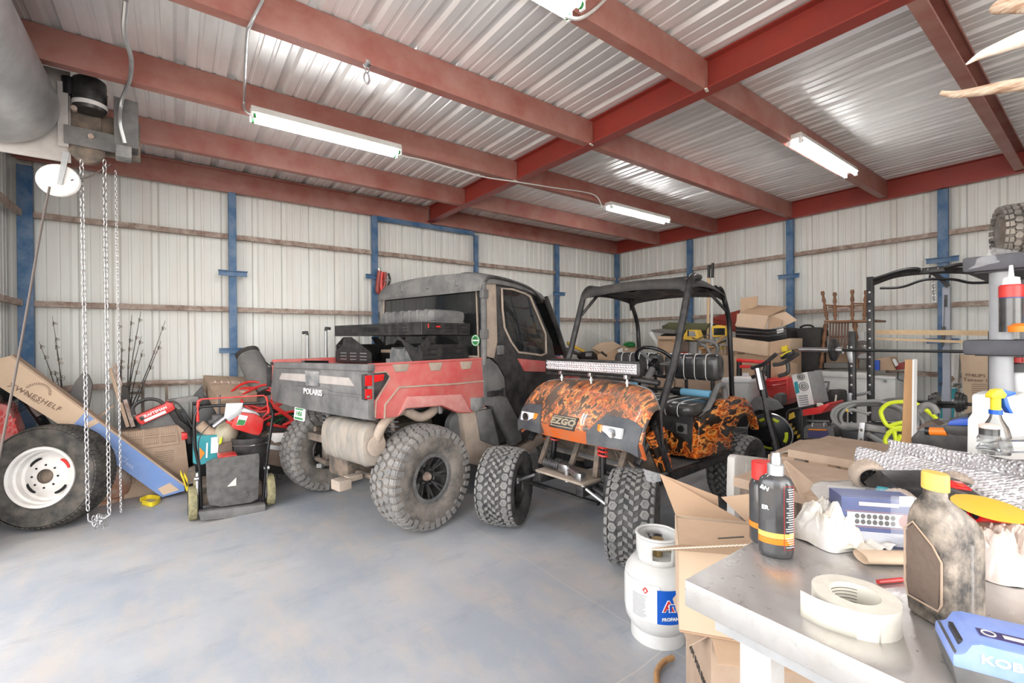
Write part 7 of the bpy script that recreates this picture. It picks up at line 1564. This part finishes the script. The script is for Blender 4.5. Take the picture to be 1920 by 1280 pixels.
t = XT('stacked_carton', 'long brown sealed carton directly under the black crate', 'cardboard box'); XP('carton', t, [(1372, 632), (1442, 641), (1482, 634), (1482, 655), (1440, 668), (1372, 657)], 5.92, .35, 'card_light', .003); XW('edge', t, [(1442, 641), (1440, 668)], 5.91, .006, 'card', 5, False); XP('darker_side', t, [(1443, 642), (1481, 635), (1481, 654), (1442, 667)], 5.912, .004, 'card')  # right-hand face drawn in the darker card tone
t = XT('stacked_carton', 'brown carton with a printed corner mark at the bottom of the stack', 'cardboard box'); XP('carton', t, [(1378, 658), (1440, 668), (1480, 656), (1480, 715), (1378, 715)], 5.98, .35, 'card', .003); XP('corner_print', t, R4(1382, 661, 1396, 664), 5.975, .004, 'print_brown')
XS('yellow_tag', [(1464, 650), (1475, 647), (1476, 658), (1466, 660)], 5.88, .05, 'yellow', 'bright yellow plastic piece hanging right of the sealed carton', 'plastic piece')
t = XT('barcode_carton', 'brown carton with a white barcode label inside the red cart frame', 'cardboard box'); XP('carton', t, R4(1390, 690, 1445, 712), 5.5, .3, 'card', .004); XP('barcode_label', t, R4(1392, 699, 1404, 706), 5.49, .004, 'print_white')
XS('small_carton', R4(1447, 682, 1478, 712), 5.6, .25, 'card', 'plain carton behind the exercise bike grips', 'cardboard box')
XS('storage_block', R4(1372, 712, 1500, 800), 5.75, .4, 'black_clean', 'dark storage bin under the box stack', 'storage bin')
# --- soft case, freezer, chairs
t = XT('soft_case', 'tall black soft case with a top handle standing by the freezer', 'case'); XP('body', t, [(1478, 622), (1485, 616), (1530, 613), (1540, 618), (1541, 740), (1478, 740)], 6.45, .25, 'dark_cloth', .02); XW('handle', t, [(1500, 614), (1508, 610), (1520, 610), (1526, 614)], 6.46, .012, 'black_clean')
t = thing('chest_freezer', 'white chest freezer against the right wall behind the squat rack', 'freezer')
yf0, yf1 = at(1527, 692, 'x', 6.25).y, at(1627, 692, 'x', 6.25).y
b = MB(); b.box((6.58, (yf0+yf1)/2, .50), (.64, yf0-yf1, .86), bev=.01); b.box((6.58, (yf0+yf1)/2, .04), (.6, yf0-yf1-.04, .06)); b.build('cabinet', M['white_plastic'], t)
b = MB(); b.box((6.57, (yf0+yf1)/2, .965), (.66, yf0-yf1+.01, .07), bev=.012); b.build('lid', M['white_plastic'], t)
t = thing('mini_freezer', 'second smaller white freezer right of the rack upright', 'freezer')
yg0, yg1 = at(1629, 700, 'x', 6.25).y, at(1678, 700, 'x', 6.25).y
b = MB(); b.box((6.58, (yg0+yg1)/2, .48), (.62, yg0-yg1, .92), bev=.01); b.build('cabinet', M['white_plastic'], t); b = MB(); b.box((6.57, (yg0+yg1)/2, .955), (.64, yg0-yg1+.01, .03), bev=.006); b.build('lid', M['white_plastic'], t); XP('badge', t, R4(1657, 712, 1662, 717), 6.24, .01, 'grey_plastic')
def legs(t, L, x, mt='wood_chair', r=.017):
    for a, c in L:
        pa, pc = at(*a, 'x', x), at(*c, 'x', x+.0); b = MB(); Q = [pa.lerp(pc, i/12) for i in range(13)]; b.tube(Q, [r*(1+.35*sin(i*2.1)) for i in range(13)], 10); b.build('leg', M[mt], t)
t = XT('dining_chair', 'turned brown wooden chair upside down on top of the other chair', 'chair')
legs(t, [((1542, 546), (1551, 600)), ((1565, 548), (1566, 600)), ((1598, 543), (1598, 600)), ((1624, 544), (1620, 600))], 6.5)
for a, c in (((1549, 572), (1600, 575)), ((1553, 576), (1622, 572)), ((1600, 569), (1622, 569))): XW('stretcher', t, [a, c], 6.5, .009, 'wood_chair', 8, False)
XP('seat', t, [(1544, 601), (1640, 599), (1640, 603), (1546, 605)], 6.35, .42, 'wood_chair', .004)
t = XT('dining_chair', 'turned brown wooden chair standing on the freezer under the upturned chair', 'chair')
legs(t, [((1549, 606), (1539, 690)), ((1603, 604), (1607, 690))], 6.42, r=.022)
for k in range(7): XW('spindle', t, [(1557+k*5.5, 604), (1556+k*5.5, 650)], 6.5, .009, 'wood_chair', 6, False)
XP('seat', t, [(1543, 652), (1608, 652), (1612, 658), (1540, 658)], 6.45, .4, 'wood_chair', .006)
t = XT('white_sack', 'white printed paper sack on the freezer behind the chair spindles', 'sack'); XP('sack', t, [(1547, 632), (1560, 627), (1588, 626), (1586, 655), (1545, 655)], 6.62, .12, 'white', .01); XW('word_print', t, [(1555, 632), (1586, 631)], 6.61, .010, 'red_steel_clean', 4, False)
XS('brown_box_low', [(1548, 650), (1592, 648), (1590, 684), (1542, 684)], 6.6, .15, 'card', 'brown box on the freezer behind the chair legs', 'cardboard box')
XS('cloth_roll', [(1544, 680), (1590, 680), (1590, 690), (1544, 690)], 6.35, .12, 'grey_cloth', 'grey cloth roll on the freezer top under the chair', 'cloth', bev=.015)
XS('white_box_tall', [(1607, 622), (1620, 622), (1620, 652), (1604, 650)], 6.6, .12, 'white', 'narrow white box beside the rack upright', 'box')
t = XT('glass_jar', 'clear ribbed glass jar lying on the freezer behind the barbell', 'jar'); c = at(1614, 656, 'x', 6.3); b = MB(); b.lathe([(.05, -.12), (.09, -.10), (.11, -.02), (.10, .08), (.06, .12)], c, axis='y', n=26); b.build('glass', M['clear'], t)
XS('parcel_box', [(1640, 672), (1668, 669), (1680, 694), (1640, 694)], 6.4, .25, 'card', 'brown parcel box with a dark curved arrow on the small freezer', 'cardboard box')
XS('blue_packet', R4(1640, 675, 1648, 694), 6.35, .04, 'blue_plastic', 'blue packet beside the parcel box', 'packet')
XS('red_net_bag', [(1682, 682), (1694, 678), (1696, 692), (1680, 693)], 6.4, .1, 'red_steel_clean', 'small dark red net bag right of the parcel box', 'bag', bev=.01)
XS('paper_roll', [(1672, 674), (1677, 672), (1684, 684), (1679, 687)], 6.38, .04, 'print_white', 'short white roll leaning on the parcel box', 'roll')
# --- squat rack
sr = XT('squat_rack', 'black squat rack with drilled uprights and a curved pull-up bar', 'squat rack')
RX = 5.75
for nm, px0, y0_, x_, zb_ in (('upright', 1632, 519, RX, 0), ('upright', 1598, 621, RX-.25, 0), ('upright', 1871, 519, RX, 0), ('upright', 1862, 621, RX-.25, 0)):
    p = at(px0, y0_, 'x', x_); b = MB(); b.box((x_, p.y, p.z/2), (.055, .055, p.z), bev=.004); u = b.build(nm, M['black_metal'], sr)
    b = MB()
    for k in range(18):
        z = p.z-.16-k*.095
        if z > .3: b.cyl((x_-.0285, p.y, z), (x_-.0295, p.y, z), .0095, 10)
    hl = b.build('bolt_hole', M['white_steel'], u); hl['kind'] = 'stuff'
XW('pullup_bar', sr, [(1637, 530), (1680, 515), (1740, 508), (1800, 507), (1860, 512)], RX, .030, 'black_metal', 8); XW('pullup_grip', sr, [(1637, 524), (1690, 507), (1718, 504), (1724, 507)], RX-.05, .018, 'black_clean'); XW('pullup_grip', sr, [(1770, 502), (1800, 496), (1830, 497), (1858, 500)], RX-.05, .018, 'black_clean')
XP('center_plate', sr, [(1722, 503), (1770, 498), (1772, 508), (1724, 513)], RX-.04, .02, 'black_clean', .003)
for x_, y_ in ((1727, 505), (1739, 505), (1758, 503), (1770, 500)): XW('plate_bolt', sr, [(x_, y_), (x_+2.5, y_)], RX-.05, .012, 'steel', 6, False)
for p_ in ((1590, 658), (1868, 668)): XP('bar_hook', sr, [(p_[0]-4, p_[1]-1), (p_[0]+8, p_[1]-3), (p_[0]+9, p_[1]+22), (p_[0]+2, p_[1]+22), (p_[0]-2, p_[1]+8)], RX-.29, .04, 'galv', .003)
XP('safety_hook', sr, [(1584, 738), (1596, 736), (1597, 760), (1588, 758)], RX-.29, .04, 'galv', .003); XW('storage_peg', sr, [(1599, 742), (1632, 735)], RX-.15, .014, 'galv', 8, False)
b = MB(); ya, yb = at(1632, 800, 'x', RX).y, at(1871, 800, 'x', RX).y; b.box((RX, (ya+yb)/2, .03), (.06, ya-yb, .06)); b.box((RX-.1, ya, .03), (.9, .06, .06)); b.box((RX-.1, yb, .03), (.9, .06, .06)); b.build('base_frame', M['black_metal'], sr)
bb = XT('barbell', 'long barbell with small plates resting across the rack hooks', 'barbell')
BX = RX-.36; pa, pb = at(1572, 656, 'x', BX), at(1900, 664, 'x', BX); zc_ = pa.z
b = MB(); b.cyl((BX, pa.y, zc_), (BX, pb.y, zc_), .014, 12); b.build('bar', M['black_clean'], bb)
p9 = at(1499, 656, 'x', BX); b = MB(); b.cyl((BX, p9.y, zc_), (BX, pa.y, zc_), .024, 16); b.cyl((BX, pa.y+.0, zc_), (BX, pa.y-.04, zc_), .038, 16); b.build('sleeve', M['steel'], bb)
b = MB(); b.lathe([(.0, -.02), (.10, -.02), (.115, -.012), (.115, .012), (.10, .02), (0, .02)], (BX, at(1570, 656, 'x', BX).y+.03, zc_), axis='y', n=36); b.build('weight_plate', M['black_metal'], bb)
b = MB(); b.cyl((BX, pb.y, zc_), (BX, pb.y-.3, zc_), .024, 16); b.build('sleeve', M['steel'], bb)
# lat machine
lm = XT('lat_tower', 'grey steel post with a black curved lat pull bar and chain', 'exercise machine')
p = at(1775, 538, 'x', 6.2); b = MB(); b.box((6.2, p.y, p.z/2), (.06, .055, p.z)); b.build('post', D('lat_grey', (.34, .36, .42), .45), lm, smooth=0)
b = MB(); b.box((6.165, p.y, p.z-.14), (.012, .022, .12)); b.build('pulley_slot', M['black_clean'], lm); XW('top_arm', lm, [(1751, 512), (1764, 522), (1778, 537)], 6.1, .028, 'black_clean', 4, False)
XW('pull_bar', lm, [(1650, 540), (1690, 538), (1730, 525), (1760, 523), (1790, 524), (1820, 530), (1860, 529)], 6.05, .013, 'black_clean'); XW('bar_clip', lm, [(1743, 524), (1744, 515), (1752, 513)], 6.05, .008, 'black_clean', 6)
chain('hook_chain', at(1750, 528, 'x', 6.03), at(1752, 568, 'x', 6.03), 'short bright chain hanging from the lat pull bar', .03, .012, .004)
XW('cable', lm, [(1771, 560), (1769, 625)], 6.14, .003, 'black_clean', 5, False); XP('cable_hook', lm, [(1765, 612), (1772, 612), (1771, 640), (1766, 652), (1764, 640)], 6.14, .02, 'black_clean')
db = XT('dumbbell_bar', 'short black bar with stacked dumbbell plates behind the timber post', 'dumbbell'); DX = 5.2
pa, pb = at(1719, 752, 'x', DX), at(1822, 758, 'x', DX); b = MB(); b.cyl(pa, pb, .014, 12); b.build('bar', M['black_clean'], db); dv = (pb-pa).normalized()
for fr_ in ((1746, 1, .06), (1752, 1, .075), (1757, 1, .085), (1797, 1, .085), (1803, 1, .075), (1808, 1, .06)):
    c = at(fr_[0], 753.5, 'x', DX); b = MB(); b.cyl(c-dv*.012, c+dv*.012, fr_[2], 28); b.build('weight_plate', M['black_metal'], db)
XP('stand', db, R4(1757, 756, 1797, 765), DX+.1, .08, 'black_clean')
for y_, mt in ((618, 'wood_light'), (633, 'wood_light')):
    a, c = at(1642, y_, 'x', 6.0), at(1862, y_+(1 if y_ < 630 else 7), 'x', 6.0); b = MB(); b.prism([a, c, c-Vector((0, 0, .05 if y_ < 630 else .028)), a-Vector((0, 0, .05 if y_ < 630 else .02))], (.05, 0, 0)); tag(b.build('pine_board', M[mt], smooth=0), 'long pine board laid across the rack, '+('upper one' if y_ < 630 else 'lower one'), 'board')
t = XT('lamp_carton', 'narrow white and teal carton standing behind the lat post', 'cardboard box'); XP('carton', t, [(1781, 664), (1799, 664), (1788, 872), (1752, 872), (1768, 710)], 6.5, .12, 'white_plastic', .003)
XP('teal_print', t, [(1768, 728), (1795, 728), (1791, 748), (1766, 748)], 6.49, .008, 'teal'); XP('teal_print', t, [(1764, 760), (1790, 760), (1788, 784), (1762, 784)], 6.49, .008, 'teal'); XP('brown_print', t, [(1785, 704), (1790, 710), (1784, 717), (1780, 711)], 6.49, .008, 'print_brown')
o = text_mb('PHILIPS', .055, depth=.0005, bold=.001).build('lettering', M['print_dark'], t, smooth=0); o.location = at(1782, 722, 'x', 6.485); o.rotation_euler = (0, 0, -pi/2)
t = XT('worn_carton', 'tall worn brown carton with printed lines behind the dumbbell plates', 'cardboard box'); XP('carton', t, [(1800, 664), (1856, 662), (1858, 838), (1812, 838), (1806, 740)], 6.4, .2, 'card_light', .004)
o = text_mb('PHILIPS', .045, depth=.0005).build('lettering', M['print_brown'], t, smooth=0); o.location = at(1829, 704, 'x', 6.39); o.rotation_euler = (0, 0, -pi/2)
o = text_mb('Tensor Light', .05, depth=.0005).build('lettering', M['print_brown'], t, smooth=0); o.location = at(1840, 713, 'x', 6.39); o.rotation_euler = (0, 0, -pi/2)
for k in range(5): XW('text_line', t, [(1822, 720+k*4), (1854, 720+k*4)], 6.39, .003, 'print_brown', 4, False)
t['label'] = 'tall worn brown carton with printed lines, behind the dumbbell plates'
# --- white tote, red cart, PC, bike, bags
t = XT('storage_tote', 'white plastic tote with a lid behind the golf cart rear post', 'tote'); XP('tub', t, [(1355, 717), (1404, 717), (1398, 768), (1360, 768)], 5.0, .35, 'white_plastic', .01); XP('lid', t, [(1352, 708), (1409, 709), (1407, 717), (1353, 717)], 4.98, .4, 'white', .005)
t = XT('red_tool_cart', 'glossy red tool chest behind the exercise bike', 'tool chest'); XP('shell', t, [(1408, 712), (1440, 708), (1478, 708), (1479, 748), (1470, 760), (1398, 760), (1402, 740)], 5.35, .3, 'red', .02); XW('drawer_rib', t, [(1434, 716), (1474, 713)], 5.34, .008, 'red_gloss', 6, False); XW('drawer_rib', t, [(1434, 724), (1474, 720)], 5.34, .008, 'red_gloss', 6, False)
t = XT('red_hand_truck', 'red and black folding cart frame around the barcode carton', 'hand truck'); XW('top_bar', t, [(1382, 675), (1410, 677), (1442, 680)], 5.35, .022, 'red', 8, False); XW('lower_bar', t, [(1388, 687), (1408, 687)], 5.35, .02, 'red', 8, False)
for x_ in (1386, 1440): XW('side_post', t, [(x_, 678), (x_, 708)], 5.37, .03, 'black_clean', 8, False)
XW('base_bar', t, [(1380, 709), (1400, 708)], 5.33, .02, 'red', 8, False)
pcx = 4.7
t = XT('computer_tower', 'white-backed desktop computer tower tilted on the red tray', 'computer'); XP('case', t, [(1483, 702), (1513, 697), (1527, 758), (1497, 765)], pcx, .35, 'galv', .004)
XP('back_plate', t, [(1484, 703), (1512, 698), (1525, 757), (1498, 763)], pcx-.004, .006, 'white_steel')
for cx_, cy_, r in ((1502, 706, .030), (1507, 724, .038)):
    c = at(cx_, cy_, 'x', pcx-.006); b = MB()
    for q_ in (.3, .6, 1): b.tube([c+Vector((0, r*q_*cos(a), r*q_*sin(a))) for a in [i*2*pi/20 for i in range(20)]], .003, 4, closed=True)
    b.build('fan_grille', M['black_clean'], t)
XP('port_block', t, [(1489, 716), (1495, 715), (1499, 736), (1492, 738)], pcx-.008, .006, 'teal')
for k in range(5): XP('slot_cover', t, [(1497+k*.6, 742+k*4), (1514+k*.6, 740+k*4), (1514+k*.6, 742+k*4), (1497+k*.6, 744+k*4)], pcx-.008, .004, 'grey_plastic')
eb = XT('exercise_bike', 'black exercise bike with yellow-green flywheel decals beside the cart', 'exercise bike'); EX = 4.45
XW('frame_tube', eb, [(1424, 695), (1442, 790), (1458, 850)], EX, .035, 'black_metal', 8, False); XW('seat_post', eb, [(1420, 690), (1428, 730)], EX-.02, .032, 'steel', 8, False)
for pts in ([(1409, 690), (1432, 682), (1456, 663)], [(1410, 707), (1430, 700), (1436, 684)], [(1450, 684), (1470, 680), (1497, 662)], [(1460, 705), (1477, 698), (1477, 680)]): XW('handlebar', eb, pts, EX, .018, 'black_plastic')
XP('console', eb, [(1462, 668), (1472, 659), (1484, 655), (1487, 662), (1474, 672), (1464, 674)], EX, .05, 'black_clean', .008); XW('console_trim', eb, [(1464, 668), (1474, 661), (1484, 657)], EX-.005, .006, 'yellow', 6, False)
c = at(1443, 812, 'x', EX+.08); r_ = (at(1443, 776, 'x', EX+.08)-c).length
b = MB(); b.lathe([(0, .02), (r_*.9, .025), (r_, .015), (r_, -.015), (r_*.9, -.025), (0, -.02)], c, M=Matrix.Rotation(radians(-70), 3, 'Z') @ Matrix.Rotation(-pi/2, 3, 'X'), n=48); fwh = b.build('flywheel', M['black_clean'], eb)
b = MB(); Rf = Matrix.Rotation(radians(-70), 3, 'Z')
b.tube([c+Rf@Vector((r_*cos(a), 0, r_*sin(a))) for a in [i*2*pi/48 for i in range(48)]], .012, 6, closed=True); b.build('chrome_rim', M['steel'], fwh)
for a0, a1 in ((1.0, 2.2), (4.1, 5.2), (-.5, .2)):
    b = MB(); A = [[c+Rf@Vector((r_*k*cos(a), -.028, r_*k*sin(a))) for k in (.68, .84)] for a in [a0+(a1-a0)*i/12 for i in range(13)]]; b.loft(A, cap=False, closed=False); b.build('lime_decal', M['lime_hose'], fwh, solid=.002)
XP('shroud', eb, [(1397, 765), (1414, 745), (1428, 742), (1450, 752), (1462, 766), (1450, 770), (1420, 768), (1402, 775)], EX-.03, .10, 'dust_plastic', .01)
XP('rear_foot', eb, [(1404, 792), (1440, 803), (1448, 828), (1440, 830), (1404, 815)], EX-.05, .06, 'black_gloss', .006)
XW('floor_bar', eb, [(1412, 838), (1470, 858)], EX, .03, 'black_metal', 8, False)
b = MB(); p = at(1446, 850, 'x', EX); b.box((EX, p.y, p.z/2), (.3, .08, p.z), bev=.01); b.build('base', M['black_metal'], eb)
t = XT('red_tray', 'red plastic sled tray holding the computer tower', 'tray'); XP('tray', t, [(1504, 768), (1530, 764), (1552, 755), (1556, 757), (1540, 775), (1505, 780)], 4.6, .35, 'red', .006); XW('yellow_pull', t, [(1532, 757), (1541, 757), (1541, 760), (1532, 760)], 4.62, .008, 'cream', 6)
XS('tool_bag', [(1524, 734), (1560, 732), (1572, 734), (1572, 800), (1526, 800)], 5.2, .25, 'dark_cloth', 'large black tool bag with a pale cord, before the freezer', 'tool bag', bev=.02)
XW('picture_frame', None, [(1531, 732), (1532, 716), (1554, 716), (1551, 733)], 5.1, .012, 'dust_plastic', 6, False); o = bpy.context.scene.collection.objects[-1]; tag(o, 'empty dark square frame standing on the black tool bag', 'frame'); o.name = 'square_frame'
XW('pale_cord', None, [(1568, 740), (1564, 770), (1561, 798)], 5.15, .008, 'cream', 6); o = bpy.context.scene.collection.objects[-1]; tag(o, 'pale rope hanging down the black tool bag', 'rope'); o.name = 'hanging_rope'
t = XT('battery_charger', 'black wheeled battery charger with a top handle behind the torn carton', 'battery charger'); XP('body', t, [(1506, 803), (1512, 797), (1562, 800), (1566, 822), (1506, 822)], 4.35, .25, 'dust_plastic', .01); XP('front_panel', t, [(1514, 808), (1552, 808), (1552, 820), (1516, 820)], 4.34, .015, 'purple_plastic'); XW('handle', t, [(1513, 797), (1513, 789), (1555, 790), (1555, 797)], 4.38, .014, 'black_clean', 6, False); XW('orange_line', t, [(1516, 805), (1550, 806)], 4.335, .006, 'orange', 5, False)
for x_ in (1523, 1545): XW('latch', t, [(x_, 799), (x_, 793), (x_+4, 793)], 4.33, .006, 'steel', 6, False)
t = XT('generator', 'small black framed generator with a yellow cover beside the bike wheel', 'generator'); XP('body', t, [(1478, 775), (1502, 768), (1503, 826), (1478, 834)], 4.75, .25, 'black_clean', .01); XP('yellow_cover', t, [(1479, 776), (1488, 772), (1491, 782), (1478, 788)], 4.74, .02, 'work_yellow', .004); XW('roll_bar', t, [(1474, 836), (1475, 775), (1480, 769), (1500, 765), (1504, 770), (1504, 825)], 4.7, .012, 'black_metal', 8, False)
for k in range(4): XP('yellow_part', t, [(1479+k*5, 795+k*7), (1484+k*5, 793+k*7), (1484+k*5, 799+k*7), (1479+k*5, 801+k*7)], 4.73, .02, 'work_yellow')
XS('grey_helmet', [(1449, 742), (1458, 736), (1466, 740), (1466, 760), (1450, 758)], 5.2, .14, 'grey_cloth', 'dark grey rounded item beside the bike post', 'helmet', bev=.02)
# --- hoses on a stand
t = XT('grey_hose', 'thick grey hose coiled in big loops on a low stand', 'hose')
for k in range(8):
    c = at(1632+random.uniform(-6, 6), 782+k*1.2, 'x', 4.2); ry = random.uniform(.20, .27); b = MB()
    b.tube([c+Vector((.10*sin(a)+.01*k, ry*cos(a), .12*sin(a)*random.uniform(.9, 1.0))) for a in [i*2*pi/36 for i in range(36)]], .013, 8, closed=True); b.build('coil', M['hose_grey'], t, smooth=80)
XW('free_end', t, [(1592, 770), (1600, 768), (1630, 776)], 4.1, .013, 'hose_grey'); XW('brass_end', t, [(1587, 769), (1593, 770)], 4.1, .012, 'work_yellow', 6, False)
t = XT('yellow_hose', 'bright yellow-green air hose looped beside the timber post', 'hose')
for pts in ([(1655, 785), (1652, 770), (1665, 757), (1690, 753), (1720, 758), (1745, 775), (1756, 785)], [(1655, 785), (1665, 798), (1690, 806)], [(1662, 835), (1660, 822), (1672, 808), (1692, 803)], [(1675, 800), (1680, 826)], [(1668, 798), (1690, 792), (1715, 795)], [(1682, 828), (1690, 815)], [(1664, 812), (1680, 802), (1700, 800)]): XW('loop', t, pts, 3.9, .013, 'lime_hose')
t = XT('pipe_stand', 'low grey metal stand with a bolted strap under the grey hose', 'stand'); XW('cross_bar', t, [(1580, 797), (1620, 800), (1660, 806)], 4.0, .025, 'grey_plastic', 8, False); XP('strap', t, [(1611, 792), (1622, 792), (1618, 832), (1607, 832)], 3.95, .015, 'galv', .002)
for y_ in (806, 824): XW('strap_bolt', t, [(1613, y_), (1616, y_)], 3.94, .010, 'iron', 6, False)
XW('brace', t, [(1625, 812), (1660, 832)], 4.05, .02, 'grey_plastic', 6, False)
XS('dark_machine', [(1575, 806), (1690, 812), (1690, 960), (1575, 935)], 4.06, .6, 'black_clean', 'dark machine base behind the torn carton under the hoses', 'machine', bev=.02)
XS('round_stool', [(1632, 758), (1640, 752), (1668, 750), (1690, 754), (1690, 790), (1632, 790)], 4.6, .3, 'grey_cloth', 'grey padded seat behind the coiled hoses', 'stool', bev=.03)
t = XT('tube_frame', 'arched grey tube frame right of the timber post', 'frame'); XW('arch', t, [(1716, 1010), (1716, 790), (1722, 770), (1734, 760), (1748, 762), (1756, 775)], 3.6, .020, 'grey_plastic', 10)
XW('black_cable', None, [(1684, 696), (1684, 710), (1694, 714)], 6.3, .006, 'black_clean', 6); o = bpy.context.scene.collection.objects[-1]; tag(o, 'thin black cable drooping beside the small freezer', 'cable'); o.name = 'drooping_cable'
t = thing('deer_antler', 'small pale deer antler hanging right of the truck cab', 'antler')
for pts in ([(1016, 602), (1022, 590), (1024, 578)], [(1016, 602), (1030, 598), (1034, 592)]): b = MB(); b.tube(bez([tuple(p) for p in AY(pts, 5.85)], 4), .012, 7); b.build('tine', M['ivory'], t)
